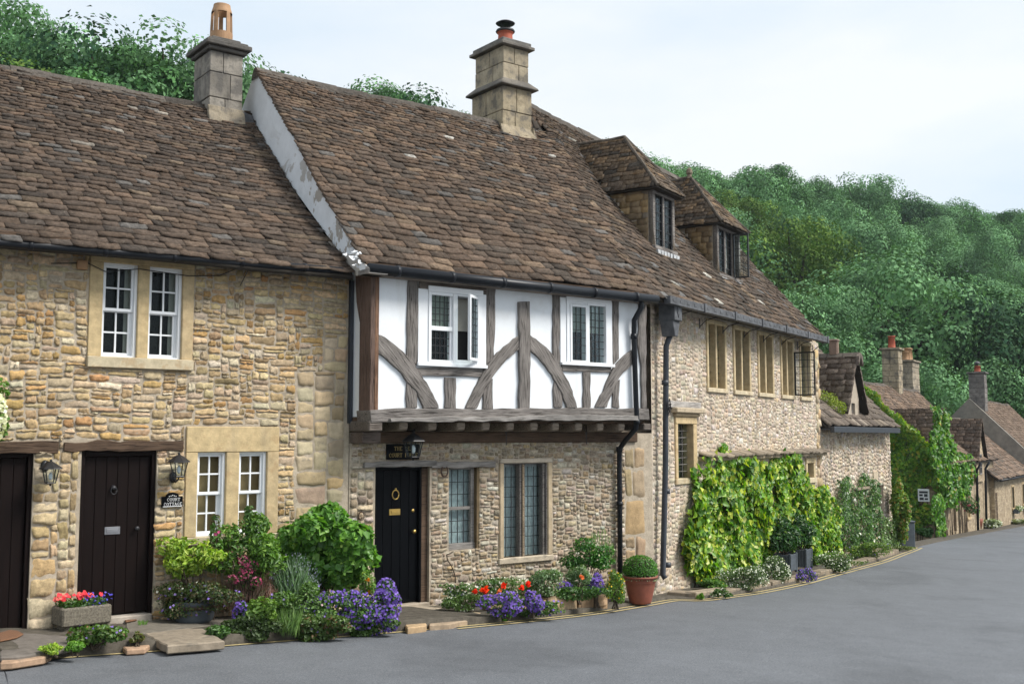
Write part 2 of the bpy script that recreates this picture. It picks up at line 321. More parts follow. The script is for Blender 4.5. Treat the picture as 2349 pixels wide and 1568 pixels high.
def stones(name, R, mat, parent, pal, rng, depth=.03, gap=.014, nu=6, nv=5, rnd=.3, jit=.004, warp=.012, y0=.008, smooth=False):
    n = len(R); gu = np.concatenate([[-1], np.linspace(-.87, .87, nu-2), [1]]); gv = np.concatenate([[-1], np.linspace(-.8, .8, nv-2), [1]]); U, Vv = np.meshgrid(gu, gv); U = U.ravel()[None]; Vv = Vv.ravel()[None]
    cx = ((R[:, 0]+R[:, 2])/2)[:, None]; cz = ((R[:, 1]+R[:, 3])/2)[:, None]; g = gap*rng.uniform(.5, 1.4, (n, 1))
    hw = np.maximum(((R[:, 2]-R[:, 0])/2)[:, None]-g/2, .012); hh = np.maximum(((R[:, 3]-R[:, 1])/2)[:, None]-g/2, .012)
    k = rng.uniform(0, rnd*2, (n, 1)); ux = U*np.sqrt(1-k*Vv**2/2); uz = Vv*np.sqrt(1-k*U**2/2)
    j = lambda a: rng.uniform(-a, a, (n, 1))
    e1 = np.sin(U*rng.uniform(2, 7, (n, 1))+rng.uniform(0, 6.3, (n, 1))); e2 = np.sin(U*rng.uniform(2, 7, (n, 1))+rng.uniform(0, 6.3, (n, 1)))
    x = cx+hw*ux*(1+j(.1)*Vv)+j(.14)*hh*Vv+rng.normal(0, jit, (n, nu*nv)); z = cz+hh*uz*(1+j(.22)*U)+j(.035)*hw*U+rng.normal(0, jit*.7, (n, nu*nv))+np.where(Vv > 0, e1, e2)*np.abs(Vv)*np.minimum(hh*.16, .009)
    pr = np.where((np.abs(U) > .99) | (np.abs(Vv) > .99), 0., 1.)*(1-.25*U**6)*(1-.3*Vv**6); d = depth*rng.uniform(.35, 1.4, (n, 1))
    y = y0-(d+y0)*pr*(1+j(.3)*U+j(.45)*Vv)-pr*rng.normal(0, depth*.2, (n, nu*nv))
    if warp:
        x2 = x+warp*np.sin(z*5.1+x*1.7); z = z+warp*1.4*np.sin(x*3.3+1.3*np.sin(z*2.1)+z); x = x2
    V = np.stack([x, y, z], -1).reshape(-1, 3)
    q = [(b*nu+a, b*nu+a+1, (b+1)*nu+a+1, (b+1)*nu+a) for b in range(nv-1) for a in range(nu-1)]
    F = (np.array(q)[None]+(np.arange(n)*nu*nv)[:, None, None]).reshape(-1, 4)
    pc = np.array([p[0] for p in pal]); pw = np.array([p[1] for p in pal], float); c = pc[rng.choice(len(pal), n, p=pw/pw.sum())]*rng.uniform(.78, 1.2, (n, 1))*rng.uniform(.95, 1.05, (n, 3))
    C = np.repeat(c, nu*nv, 0); return npmesh(name, V, F, C, mat, parent, smooth)
def wall_plane(mb, s0, s1, z0, z1, holes, depth=.28, y=0., th=.5):
    X = sorted({s0, s1, *[h[0] for h in holes], *[h[1] for h in holes]}); Z = sorted({z0, z1, *[h[2] for h in holes], *[h[3] for h in holes]})
    X = [x for x in X if s0 <= x <= s1]; Z = [q for q in Z if z0 <= q <= z1]
    for a, b in zip(X, X[1:]):
        for c, d in zip(Z, Z[1:]):
            mx_, mz = (a+b)/2, (c+d)/2
            if any(h[0] < mx_ < h[1] and h[2] < mz < h[3] for h in holes): continue
            mb.add([(a, y, c), (b, y, c), (b, y, d), (a, y, d)], [(0, 1, 2, 3)])
    for (a, b, c, d) in holes:
        e = y+depth
        mb.add([(a, y, c), (a, e, c), (a, e, d), (a, y, d)], [(0, 1, 2, 3)]); mb.add([(b, y, c), (b, e, c), (b, e, d), (b, y, d)], [(3, 2, 1, 0)])
        mb.add([(a, y, c), (b, y, c), (b, e, c), (a, e, c)], [(0, 1, 2, 3)]); mb.add([(a, y, d), (b, y, d), (b, e, d), (a, e, d)], [(3, 2, 1, 0)])
TILE_PAL = [((.105, .078, .060), 5), ((.088, .067, .053), 4), ((.122, .088, .065), 4), ((.075, .061, .051), 3), ((.165, .125, .09), 1.3), ((.13, .09, .065), .8), ((.145, .135, .125), .8), ((.30, .27, .23), .12)]
def tiles(name, surf, s0, s1, T, rows, wid, rng, mat, parent, pal=TILE_PAL, keep=None, th=.022, lift=1.25, rag=.16, clip=None):
    """surf(s,t)->(N,3) and normal; rows=(exposure at eaves, at ridge); wid=(eaves, ridge)"""
    V = []; C = []; t = 0.; row = 0
    pc = np.array([p[0] for p in pal]); pw = np.array([p[1] for p in pal], float); pw /= pw.sum()
    while t < T-.02:
        k = t/T; ex = rows[0]+(rows[1]-rows[0])*k; ex *= rng.uniform(.93, 1.07); wm = wid[0]+(wid[1]-wid[0])*k
        s = s0-rng.uniform(0, wm)
        while s < s1:
            wd = wm*rng.uniform(.62, 1.45); a, b = max(s, s0), min(s+wd, s1); s += wd
            if clip is not None: lo_c, hi_c = clip(t+ex*.9); a, b = max(a, lo_c), min(b, hi_c)
            if b-a < .04: continue
            sm = (a+b)/2
            if keep is not None and not keep(sm, t+ex*.4): continue
            tt = thk = th*rng.uniform(.7, 1.5)
            g = .004; bs = np.linspace(a+g, b-g, 4); dt = rng.normal(0, ex*.05)+rng.normal(0, ex*rag*.22, 4); dt[0] += abs(rng.normal(0, ex*.05)); dt[3] += abs(rng.normal(0, ex*.05)); dt += np.linspace(-1, 1, 4)*rng.normal(0, ex*.06)
            tb = np.maximum(t+dt, -.09); tp = min(t+ex*1.75, T+.03); ta = np.full(4, tp)
            lb = thk*lift+rng.uniform(0, .012)+rng.normal(0, .005, 4)+.005; tl = rng.normal(0, .004)
            pb, nb = surf(bs, tb); pt, nn = surf(np.linspace(a+g, b-g, 4), ta)
            up = pb+nb*(lb+np.linspace(-tl, tl, 4))[:, None]; lo = up-nb*thk; tu = pt+nn*.003; tlw = tu[[0, 3]]-nn[[0, 3]]*thk
            V.append(np.concatenate([up, lo, tu, tlw])); c = pc[rng.choice(len(pal), p=pw)]*rng.uniform(.7, 1.25)
            C.append(np.repeat(c[None], 14, 0))
        t += ex; row += 1
    n = len(V); V = np.concatenate(V); C = np.concatenate(C)
    q = [(0, 1, 9, 8), (1, 2, 10, 9), (2, 3, 11, 10), (4, 5, 1, 0), (5, 6, 2, 1), (6, 7, 3, 2), (0, 8, 12, 4), (3, 7, 13, 11)]
    F = (np.array(q)[None]+(np.arange(n)*14)[:, None, None]).reshape(-1, 4)
    return npmesh(name, V, F, C, mat, parent)
def roof_surf(ov, ze, pitch, sag=.0, und=.012, T=5., zclamp=None, ph=0.):
    c, sn = cos(radians(pitch)), sin(radians(pitch))
    def f(s, t):
        s = np.asarray(s, float); t = np.asarray(t, float)
        v = -ov+t*c; z = ze+t*sn; o = -sag*np.sin(pi*np.clip(t/T, 0, 1))+und*(np.sin(s*1.9+ph)+np.sin(s*.8+t*1.1+ph*2)+.6*np.sin(t*2.7+s*.5))
        P = np.stack([s, v-sn*o, z+c*o], -1); Nn = np.repeat(np.array([[0, -sn, c]]), len(s), 0)
        if zclamp is not None: P[:, 2] = zclamp(P[:, 0], P[:, 1], P[:, 2])
        return P, Nn
    return f
def affine(o, u, w, n):
    o, u, w, n = (np.array(a, float) for a in (o, u, w, n))
    def f(s, t):
        s = np.asarray(s, float)[:, None]; t = np.asarray(t, float)[:, None]
        return o+u*s+w*t, np.repeat(n[None], len(s), 0)
    return f
def leafmesh(name, P, Nn, sz, C, mat, parent=None, wid=.62, droop=.0, fold=.25, rng=None, axis=None):
    n = len(P); Nn = Nn/np.maximum(np.linalg.norm(Nn, axis=1, keepdims=True), 1e-6)
    r = rng.normal(0, 1, (n, 3)) if axis is None else axis+rng.normal(0, .35, (n, 3)); r[:, 2] -= droop
    a = r-Nn*(r*Nn).sum(1, keepdims=True); a /= np.maximum(np.linalg.norm(a, axis=1, keepdims=True), 1e-6); b = np.cross(Nn, a); sz = sz[:, None]
    m = P-Nn*sz*fold*.5
    V = np.stack([m-a*sz*.5, m+b*sz*wid*.5-a*sz*.08+Nn*sz*fold, m+a*sz*.5, m-b*sz*wid*.5-a*sz*.08+Nn*sz*fold], 1).reshape(-1, 3)
    i = np.arange(n)*4; F = np.concatenate([np.stack([i, i+2, i+1], 1), np.stack([i, i+3, i+2], 1)])
    return npmesh(name, V, F, np.repeat(C, 4, 0), mat, parent)
def pick(pal, n, rng, v=.22):
    pc = np.array([p[0] for p in pal]); pw = np.array([p[1] for p in pal], float)
    return pc[rng.choice(len(pal), n, p=pw/pw.sum())]*rng.uniform(1-v, 1+v, (n, 1))
def blobpts(blobs, n, rng, shell=.55, flat=0.):
    B = np.array(blobs, float); vol = (B[:, 3]*B[:, 4]*B[:, 5])**.67; k = rng.choice(len(B), n, p=vol/vol.sum())
    d = rng.normal(0, 1, (n, 3)); d /= np.linalg.norm(d, axis=1, keepdims=True); r = rng.uniform(shell**2, 1, (n, 1))**.5
    P = B[k, :3]+d*r*B[k, 3:6]; Nn = d*.8+rng.normal(0, .45, (n, 3)); Nn[:, 2] += .35
    return P, Nn
GREEN = [((.07, .16, .03), 4), ((.045, .115, .022), 3), ((.11, .22, .045), 2)]
LIME = [((.32, .46, .05), 4), ((.2, .34, .035), 3), ((.45, .55, .09), 2)]
def bush(name, label, cat, loc, blobs, n, sz, pal, fl=None, group=None, wid=.62, droop=0., stems=True, shell=.5, seed=1, fold=.25):
    """loc = world position of the plant's foot, blobs relative to it; fl=(count, size, palette[, lift])"""
    rng = np.random.default_rng(seed); t = thing(name, label, cat, loc=tuple(loc), group=group)
    P, Nn = blobpts(blobs, n, rng, shell); leafmesh('foliage', P, Nn, rng.uniform(.6, 1.3, n)*sz, pick(pal, n, rng), M['leaf'], t, wid, droop, fold, rng)
    if stems:
        mb = MB()
        for k in range(9):
            b = blobs[k % len(blobs)]; e = np.array(b[:3])+rng.normal(0, .35, 3)*np.array(b[3:6]); mb.tube([(rng.normal(0, .03), rng.normal(0, .03), -.03), tuple(e*[.4, .4, .5]), tuple(e)], [.011, .008, .004], 5)
        mb.build('stem', M['bark'], t)
    if fl:
        P, Nn = blobpts(blobs if len(fl) < 5 else fl[4], fl[0], rng, .93); P = P*1.0+np.array([0, 0, fl[3] if len(fl) > 3 and fl[3] else 0.]); Nn[:, 1] -= .8
        flowers('blossoms', P, Nn, fl[1], fl[2], t, rng)
    return t
def flowers(name, P, Nn, sz, pal, parent, rng):
    n = len(P); c = pick(pal, n, rng, .15); P2 = np.repeat(P, 2, 0); N2 = np.repeat(Nn, 2, 0)+rng.normal(0, .25, (2*n, 3))
    return leafmesh(name, P2, N2, rng.uniform(.75, 1.2, 2*n)*sz, np.repeat(c, 2, 0), M['petal'], parent, .9, 0, .12, rng)
def timber(name, pts, fr_d, proud, mat, parent, back=.02, label=None, tint=(1, 1, 1), wob=.0065, sub=4, seed=0):
    """polygon (s,z) list -> board standing proud of plane y=-d; its own object with x along its length"""
    rng = np.random.default_rng(int(abs(pts[0][0]*977+pts[0][1]*131))+seed)
    q = []
    for i, p in enumerate(pts):
        r = pts[(i+1) % len(pts)]; Ln = math.hypot(r[0]-p[0], r[1]-p[1]); m = max(1, min(14, int(Ln/.12)))
        for k in range(m): q.append((p[0]+(r[0]-p[0])*k/m+rng.normal(0, wob), p[1]+(r[1]-p[1])*k/m+rng.normal(0, wob)))
    c = np.mean(q, 0); X = np.array(q)-c; ev, evec = np.linalg.eigh(X.T@X); ax = evec[:, 1]; ang = math.atan2(ax[1], ax[0])
    R = np.array([[cos(ang), sin(ang)], [-sin(ang), cos(ang)]]); Y = X@R.T
    mb = MB(); mb.prism([tuple(p) for p in Y], -proud, back, tint)
    o = mb.build(name, mat, parent, bevel=.006, loc=(c[0], -fr_d, c[1]), rot=(0, -ang, 0))
    if label: o['label'] = label
    return o
def window_bars(mb, a, b, c, d, y, nx, nz, bar=.018, st=.035, dep=.03):
    """a sash: stiles st wide, nx x nz panes"""
    mb.box(a, a+st, y, y+dep, c, d); mb.box(b-st, b, y, y+dep, c, d); mb.box(a+st, b-st, y, y+dep, c, c+st*1.2); mb.box(a+st, b-st, y, y+dep, d-st, d)
    for k in range(1, nx): x = a+st+(b-a-2*st)*k/nx; mb.box(x-bar/2, x+bar/2, y+.004, y+dep-.004, c+st*1.2, d-st)
    for k in range(1, nz): z = c+st*1.2+(d-c-st*2.2)*k/nz; mb.box(a+st, b-st, y+.006, y+dep-.006, z-bar/2, z+bar/2)
def leaded(mb, a, b, c, d, y, nx, nz, r=.005):
    for k in range(1, nx): x = a+(b-a)*k/nx; mb.box(x-r, x+r, y-.004, y+.004, c, d)
    for k in range(1, nz): z = c+(d-c)*k/nz; mb.box(a, b, y-.006, y+.006, z-r, z+r)
def text(body, size, mat, parent, loc, name='lettering', rot=(pi/2, 0, 0), sx=1.):
    cu = bpy.data.curves.new(name, 'FONT'); cu.body = body; cu.size = size; cu.align_x = 'CENTER'; cu.align_y = 'CENTER'; cu.extrude = .0015; cu.offset = size*.012
    cu.materials.append(mat); o = bpy.data.objects.new(name, cu); COL.objects.link(o); o.parent = parent; o.location = loc; o.rotation_euler = rot; o.scale = (sx, 1, 1); return o
# ================================================================== conversions from my enlarged views of the photo
def v1(X, Y): return X*.6706, 516.8+.6706*Y
def v3(X, Y): return 751.7+.34*X, 601.3+.34*Y
def v4(X, Y): return 798.7+.32*X, 986.6+.32*Y
def v5(X, Y): return 1503.4+.4494*X, 657.7+.4494*Y
def v9(X, Y): return 1766.4+.16183*X, 808.1+.16183*Y
def vf(X, Y): return 1926.2+.3055*X, 770.5+.3055*Y
def vg(X, Y): return X*.3411, 1033.6+.3411*Y          # lower-left view
def rc(F, cv, x0, y0, x1, y1, d=0): a = cv(x0, y0); b = cv(x1, y1); return F.rect(a[0], a[1], b[0], b[1], d)
def pp(F, cv, pts, d=0): return [F.px(*cv(*p), d) for p in pts]
PAL_COT = [((.52, .395, .225), 5), ((.58, .465, .30), 4), ((.49, .405, .285), 3.5), ((.51, .34, .155), 1.2), ((.40, .30, .18), 2.2), ((.60, .53, .40), 1.6), ((.43, .27, .13), .7)]
PAL_MID = [((.42, .335, .235), 4), ((.52, .45, .35), 3), ((.36, .28, .19), 4), ((.45, .33, .19), 1.5), ((.33, .27, .20), 3), ((.58, .53, .45), 1.2)]
PAL_WING = [((.62, .525, .415), 4), ((.56, .465, .355), 4), ((.50, .405, .30), 3), ((.57, .44, .30), 1.6), ((.68, .61, .53), 1.5), ((.47, .40, .32), 1.5)]
PAL_CUT = [((.48, .39, .26), 4), ((.54, .47, .34), 3), ((.46, .38, .29), 2), ((.50, .39, .23), 2)]
OCH = (.56, .43, .24); OCH2 = (.52, .40, .235)
rng = np.random.default_rng(7)
def blockstack(mb, a, b, c, d, z0, z1, course, col, rng, gap=.012, jit=.006):
    mb.box(a+.02, b-.02, c+.02, d-.02, z0, z1-.002, tuple(q*.6 for q in col)); z = z0; k = 0
    while z < z1-.02:
        h = min(course*rng.uniform(.85, 1.15), z1-z);  h = z1-z if z1-z-h < .08 else h
        j = rng.uniform(-jit, jit, 4); cut = rng.uniform(.35, .65); xm = a+(b-a)*cut; ym = c+(d-c)*rng.uniform(.35, .65)
        for (x0, x1, y0, y1) in ((a+j[0], xm-gap/2, c+j[2], ym-gap/2), (xm+gap/2, b+j[1], c+j[2]+.003, ym-gap/2), (a+j[0], xm-gap/2, ym+gap/2, d), (xm+gap/2, b+j[1], ym+gap/2, d)):
            t = rng.uniform(.8, 1.15); mb.box(x0, x1, y0, y1, z, z+h-gap, tuple(q*t for q in col))
        z += h
def underlay(parent, surf, s0, s1, T, backrun, name='roof_underlay'):
    tt = np.linspace(-.0, T, 14); G = [surf(np.linspace(s0(t) if callable(s0) else s0, s1(t) if callable(s1) else s1, 26), np.full(26, t)) for t in tt]
    V = [p-n*.035 for P, n_ in G for p, n in zip(P, n_)]; top, nn = G[-1]
    for k, p in enumerate(top): V.append(np.array([p[0], p[1]+backrun, p[2]-.035-backrun*.95]))
    m = len(tt)+1; F = [(j*26+i, j*26+i+1, (j+1)*26+i+1, (j+1)*26+i) for j in range(m-1) for i in range(25)]
    o = npmesh(name, V, F, (1, 1, 1), M['tilebase'], parent); md = o.modifiers.new('thick', 'SOLIDIFY'); md.thickness = .06; md.offset = -1; return o
def ridge(parent, surf, s0, s1, T, r=.1, seg=.42, dz=0.):
    rg = np.random.default_rng(3); mb = MB(); s = s0
    while s < s1:
        L_ = seg*rg.uniform(.8, 1.2); e = min(s+L_, s1); P, _ = surf([s, e], [T, T]); h = rg.uniform(-.008, .012); k = rg.uniform(.5, 1.25)
        prof = [(-.17, -.15), (-.1, -.02), (-.04, .035), (.04, .035), (.1, -.02), (.17, -.15)]; V = []
        for p in P:
            for (a, b) in prof: V.append((p[0]+(.004 if p is P[0] else -.008), p[1]+a*r/.1+rg.normal(0, .004), p[2]+dz+h+b*r/.1+rg.normal(0, .005)))
        F = [(i, i+6, i+7, i+1) for i in range(5)]+[(0, 1, 2, 3, 4, 5), (11, 10, 9, 8, 7, 6)]
        mb.add(V, F, (.115*k, .10*k, .085*k)); s = e
    return mb.build('ridge_tiles', M['ridge'], parent)
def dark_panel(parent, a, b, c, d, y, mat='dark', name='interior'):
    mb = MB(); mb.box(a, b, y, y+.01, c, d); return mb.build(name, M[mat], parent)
def pane(parent, a, b, c, d, y):
    mb = MB(); mb.box(a, b, y, y+.006, c, d); return mb.build('pane', M['glass'], parent)
# ================================================================== 1 the left stone cottage
cot = thing('stone_cottage', 'ochre rubble stone cottage with brown doors and white sash windows, at left', 'cottage', FA)
CW = 6.9
up = rc(FA, lambda x, y: (x, y), 202.3, 590, 443, 846); lo = rc(FA, v1, 632, 688, 950, 1085)
up = (up[0], up[1], up[2], 3.84)
d1 = rc(FA, v1, 270, 768, 530, 1345); d0_ = rc(FA, v1, 5, 772, 105, 1395); d0 = (d0_[1]-.92, d0_[1], d0_[2], d0_[3])
ln1 = rc(FA, v1, 217, 735, 625, 768); ln0 = rc(FA, v1, 2, 738, 200, 775); ln0 = (ln0[1]-1.35, ln0[1], ln0[2], ln0[3])
qn = rc(FA, v1, 1012, 500, 1198, 1100); qn = (qn[0], -.065, -.7, qn[3]); qn2 = (-.42, -.065, qn[3], 3.05)
pier = (d0[1], d1[0], -.6, d1[3]-.0)
mb = MB(); wall_plane(mb, -CW, -.03, -.8, 3.93, [up, lo, (d1[0], d1[1], -.8, d1[3]), (d0[0], d0[1], -.8, d0[3])], .28)
mb.box(-CW, -.03, .32, .4, -.8, 3.9); mb.box(-CW-.0, -CW+.3, .4, 6., -.8, 3.9); mb.box(-.33, -.03, .4, 6., -.8, 3.9); mb.box(-CW+.3, -.33, 5.7, 6., -.8, 3.9)
cwall = mb.build('wall', M['mortar'], cot)
H = [up, lo, (d1[0], d1[1], -.8, d1[3]), (d0[0], d0[1], -.8, d0[3]), ln1, ln0, qn, pier, qn2]
R = pack(-CW, -.05, -.75, 3.86, H, .034, .029, [3, 4, 5, 6, 7, 8, 10], [1, 2, 2, 3, 3, 3, 4], rng)
o = stones('rubble_masonry', R, M['rubble'], cwall, PAL_COT, rng, depth=.014, gap=.011, nu=10, nv=6, rnd=.22, jit=.0055)
R = pack(qn[0], -.06, -.75, qn[3], [], .05, .05, [5, 6, 8, 9], [3, 4, 4, 5], rng)
R2 = pack(qn2[0], -.06, qn2[2], qn2[3], [], .05, .045, [3, 4, 8], [3, 4, 5], rng)
stones('quoin_stones', np.concatenate([R, R2]), M['cut'], cwall, PAL_CUT, rng, depth=.014, gap=.012, nu=9, nv=7, rnd=.035, jit=.002, warp=.004)
R = pack(pier[0]+.0, pier[1]-.0, -.7, pier[3], [], .04, .036, [3, 4, 5, 6, 7], [2, 3, 3, 4, 6], rng)
stones('pier_stones', R, M['rubble'], cwall, [((.50, .40, .25), 4), ((.46, .34, .19), 2), ((.56, .48, .34), 2)], rng, depth=.018, gap=.011, nu=8, nv=6, rnd=.07, jit=.003, warp=.003)
# windows
def cot_window(outer, lights, headh, sillz, rows, blind, sill_proud=.035):
    a, b, c, d = outer; t = MB(); y0 = -.022
    z_h = max(l[3] for l in lights); z_s = min(l[2] for l in lights)
    t.box(a, lights[0][0], y0, .2, z_s, z_h, OCH); t.box(lights[-1][1], b, y0, .2, z_s, z_h, OCH2)
    t.box(lights[0][1], lights[1][0], y0+.002, .2, z_s, z_h, OCH); t.box(a, b, y0-.004, .2, z_h, d, OCH); t.box(a-.005, b+.005, y0-sill_proud, .2, c, z_s, (.56, .48, .33))
    win = None
    for k, (p, q, r, s_) in enumerate(lights):
        m = MB(); yf = .05
        m.box(p, p+.02, yf-.03, yf+.09, r, s_); m.box(q-.035, q, yf-.03, yf+.09, r, s_); m.box(p+.02, q-.035, yf-.03, yf+.09, s_-.025, s_); m.box(p+.02, q-.035, yf-.03, yf+.09, r, r+.02)
        zm = (r+s_)/2+.01
        window_bars(m, p+.02, q-.035, zm-.02, s_-.025, yf, 2, 2, .02, .03); window_bars(m, p+.02, q-.05, r+.02, zm+.0, yf+.035, 2, 2, .02, .03)
        m.box(q-.05, q-.035, yf+.03, yf+.06, r+.02, zm)
        w_ = m.build('window', M['white'], cot, bevel=.003)
        if k == 0: su = t.build('surround', M['ashlar'], w_, bevel=.008)
        pane(w_, p+.03, q-.04, r+.03, s_-.03, yf+.075)
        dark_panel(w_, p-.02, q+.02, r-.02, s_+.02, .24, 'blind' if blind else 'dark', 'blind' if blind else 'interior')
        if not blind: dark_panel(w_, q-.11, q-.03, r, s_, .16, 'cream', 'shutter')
    return w_
L1 = rc(FA, lambda x, y: (x, y), 234, 604, 315, 819); L2 = rc(FA, lambda x, y: (x, y), 340.5, 611, 417, 822); L2 = (L2[0], L2[1], L1[2], L1[3])
cot_window(up, [L1, L2], 0, 0, 4, False)
L1 = rc(FA, v1, 672, 775, 770, 1062); L2 = rc(FA, v1, 815, 768, 910, 1045); L2 = (L2[0], L2[1], L1[2], L1[3]); cot_window(lo, [L1, L2], 0, 0, 4, True)
def plank_door(parent, a, b, c, d, y, n, mat, fmat, fw=.05, ft=.07, label=None):
    t = MB(); ww = (b-a-2*fw-.01)/n
    for k in range(n): x = a+fw+.005+k*ww; t.box(x+.003, x+ww-.003, y, y+.04, c+.02, d-ft-.004)
    t.box(a+fw+.006, b-fw-.006, y+.008, y+.036, c+.022, d-ft-.006)
    dr = t.build('door', mat, parent, bevel=.004); f = MB(); f.box(a, a+fw, y-.05, y+.06, c, d); f.box(b-fw, b, y-.05, y+.06, c, d); f.box(a+fw, b-fw, y-.05, y+.06, d-ft, d)
    f.build('frame', fmat, dr, bevel=.004)
    if label: dr['label'] = label
    return dr
dr = plank_door(cot, d1[0]+.0, d1[1], d1[2]+.03, d1[3], .08, 6, M['door_brown'], M['door_brown'])
def on(F, cv, X, Y, d): s, z = F.px(*cv(X, Y), d); return s, z
s, z = on(FA, v1, 388, 897, -.07); m = MB(); m.lathe([(.03, 0), (.034, .01), (.02, .03), (.01, .035)], n=14)
k = m.build('knocker', M['iron'], dr, True, loc=(s, .075, z), rot=(pi/2, 0, 0)); 
m = MB(); m.tube([(s+.035*cos(a), .05, z-.03+.045*sin(a)) for a in np.linspace(0, 2*pi, 15)], .007, 6); m.build('knocker_ring', M['iron'], dr, True)
s0, s1, z0, z1 = rc(FA, v1, 358, 1030, 411, 1056, -.07); m = MB(); m.box(s0, s1, .07, .08, z0, z1); m.box(s0+.02, s1-.02, .062, .072, z0+.022, z1-.022); m.build('letterbox', M['chrome'], dr, bevel=.003)
s, z = on(FA, v1, 465, 1035, -.07); m = MB(); m.lathe([(.014, 0), (.014, .03), (.028, .042), (.03, .055), (.018, .068)], n=14); m.build('door_knob', M['iron'], dr, True, loc=(s, .08, z), rot=(pi/2, 0, 0))
m = MB(); m.box(d1[0]-.02, d1[1]-.02, -.05, .2, d1[2]-.12, d1[2]+.03, (.45, .42, .38)); m.build('doorstep', M['cut'], cot, bevel=.01)
dr = plank_door(cot, d0[0], d0[1], d0[2]+.02, d0[3], .08, 6, M['door_brown'], M['door_brown'], label='brown plank door at the left edge')
m = MB(); m.box(d0[0], d0[1]-.01, -.05, .2, d0[2]-.12, d0[2]+.02, (.42, .38, .33)); m.build('doorstep', M['cut'], cot, bevel=.01)
for a, b, c, d in (ln1, ln0): timber('door_lintel', [(a, c-.01), (b, c-.012), (b, d+.005), (a, d-.02)], 0, .03, M['timber_dark'], cot, back=.2)
# gutter with brackets
mb = MB(); gp = [(-CW, -.36, 3.74), (-4.49, -.36, 3.785), (-2.4, -.36, 3.82), (-.36, -.36, 3.86)]; mb.tube(gp, .052, 12)
for x in (-5.2, -4.2, -3.4, -2.6, -1.75, -.9): z = 3.785+(x+4.49)*.018; mb.tube([(x-.025, -.36, z), (x+.025, -.36, z)], .062, 12)
gut = mb.build('gutter', M['black'], cot, True)
mb = MB(); mb.box(-CW, -.3, -.31, -.28, 3.80, 3.93); mb.build('fascia', M['timber_dark'], cot)
mb = MB(); x = -3.4; mb.tube([(-3.9, -.03, 3.66), (-3.5, -.05, 3.70), (-3.3, -.05, 3.62), (-2.9, -.03, 3.69), (-2.3, -.035, 3.66), (-1.9, -.035, 3.7), (-1.7, -.1, 3.8)], .006, 5); mb.tube([(-1.62, -.3, 3.8), (-1.62, -.05, 3.62), (-1.62, -.03, 3.6)], .006, 5)
mb.build('wiring', M['iron'], cot); mb = MB(); mb.box(-3.62, -3.50, -.07, -.02, 3.62, 3.73); mb.build('alarm_box', M['pot_clay'], cot, bevel=.01)
# roof
TC = 4.53; sc_ = roof_surf(.42, 3.82, 40.6, .09, .012, TC, ph=1.); TC += .12
croof = underlay(cot, sc_, -CW-.2, -.21, TC, 3.4, 'roof')
tiles('roof_tiles', sc_, -CW-.2, -.215, TC, (.145, .066), (.30, .15), rng, M['tile'], croof)
ridge(croof, sc_, -CW-.2, -1.0, TC, .1, .5)
mb = MB(); mb.prism_x([(.4, 3.9), (3.1, 6.72), (6., 3.9)], -CW, -CW+.3); mb.build('gable', M['farwall'], cot)
# chimney
mb = MB(); CX0, CX1, CV0, CV1 = -.97, -.44, 2.85, 3.53; g = np.random.default_rng(5)
blockstack(mb, CX0, CX1, CV0, CV1, 6.2, 7.66, .36, (.34, .31, .26), g)
mb.prism_x([(CV0-.12, 6.42), (CV0+.02, 6.5), (CV0+.02, 6.78), (CV0-.02, 6.78)], CX0-.03, CX1+.03, (.34, .29, .21))
ch = mb.build('chimney', M['chimney'], cot, bevel=.008)
mb = MB(); n = 24
for k, (o_, a, b) in enumerate(((.05, 7.66, 7.72), (.105, 7.722, 7.80), (.06, 7.80, 7.84), (-.03, 7.84, 7.90))): mb.box(CX0-o_, CX1+o_, CV0-o_, CV1+o_, a, b, (.14, .13, .115))
o = mb.build('chimney_cap', M['chimney'], ch, bevel=.012)
def slot_pot(parent, c, h, r0, r1, mat, np_=5):
    mb = MB(); n = 30; Z = [0, .06, h*.2, h*.26, h*.78, h*.82, h*.93, h]; Rr = [r0*1.0, r0, r0*1.0, r0*1., r0*.93, r0*.9, r1*1.05, r1]; V = []; F = []
    for ins in (0, .028):
        for z, r in zip(Z, Rr):
            for k in range(n): a = 2*pi*k/n; V.append((c[0]+(r-ins)*cos(a), c[1]+(r-ins)*sin(a), c[2]+z))
    m = len(Z); I = lambda L_, i, k: (L_*m+i)*n+k % n
    for i in range(m-1):
        for k in range(n):
            if i in (3, ) or (i in (2, 4) and k % 6 in (2,)):
                if i == 3 and k % 6 in (0, 5): pass
                elif i == 3: 
                    if k % 6 == 1: F.append((I(0, i, k), I(0, i+1, k), I(1, i+1, k), I(1, i, k)))
                    if k % 6 == 4: F.append((I(0, i, k+1), I(1, i, k+1), I(1, i+1, k+1), I(0, i+1, k+1)))
                    continue
                else: pass
            F.append((I(0, i, k), I(0, i, k+1), I(0, i+1, k+1), I(0, i+1, k))); F.append((I(1, i, k+1), I(1, i, k), I(1, i+1, k), I(1, i+1, k+1)))
    for k in range(n): F.append((I(0, m-1, k), I(0, m-1, k+1), I(1, m-1, k+1), I(1, m-1, k)))
    mb.add(V, F); return mb.build('chimney_pot', mat, parent, False)
slot_pot(ch, ((CX0+CX1)/2, (CV0+CV1)/2-.08, 7.88), .62, .175, .13, M['pot_clay'])
mb = MB(); mb.prism([(CX1+.0, 6.5), (CX1+.2, 6.5), (CX1+.17, 6.72), (CX1, 6.76)], 2.82, 3.1); mb.build('flashing', M['lead'], cot)
# corner pipe (dark painted strip down the cottage corner)
s0, s1, z0, z1 = rc(FA, v3, 130, 95, 168, 1085, .05); mb = MB(); mb.box(-.062, -.012, -.055, -.0, z0, 3.8); mb.build('corner_flashing', M['leadpipe'], cot)

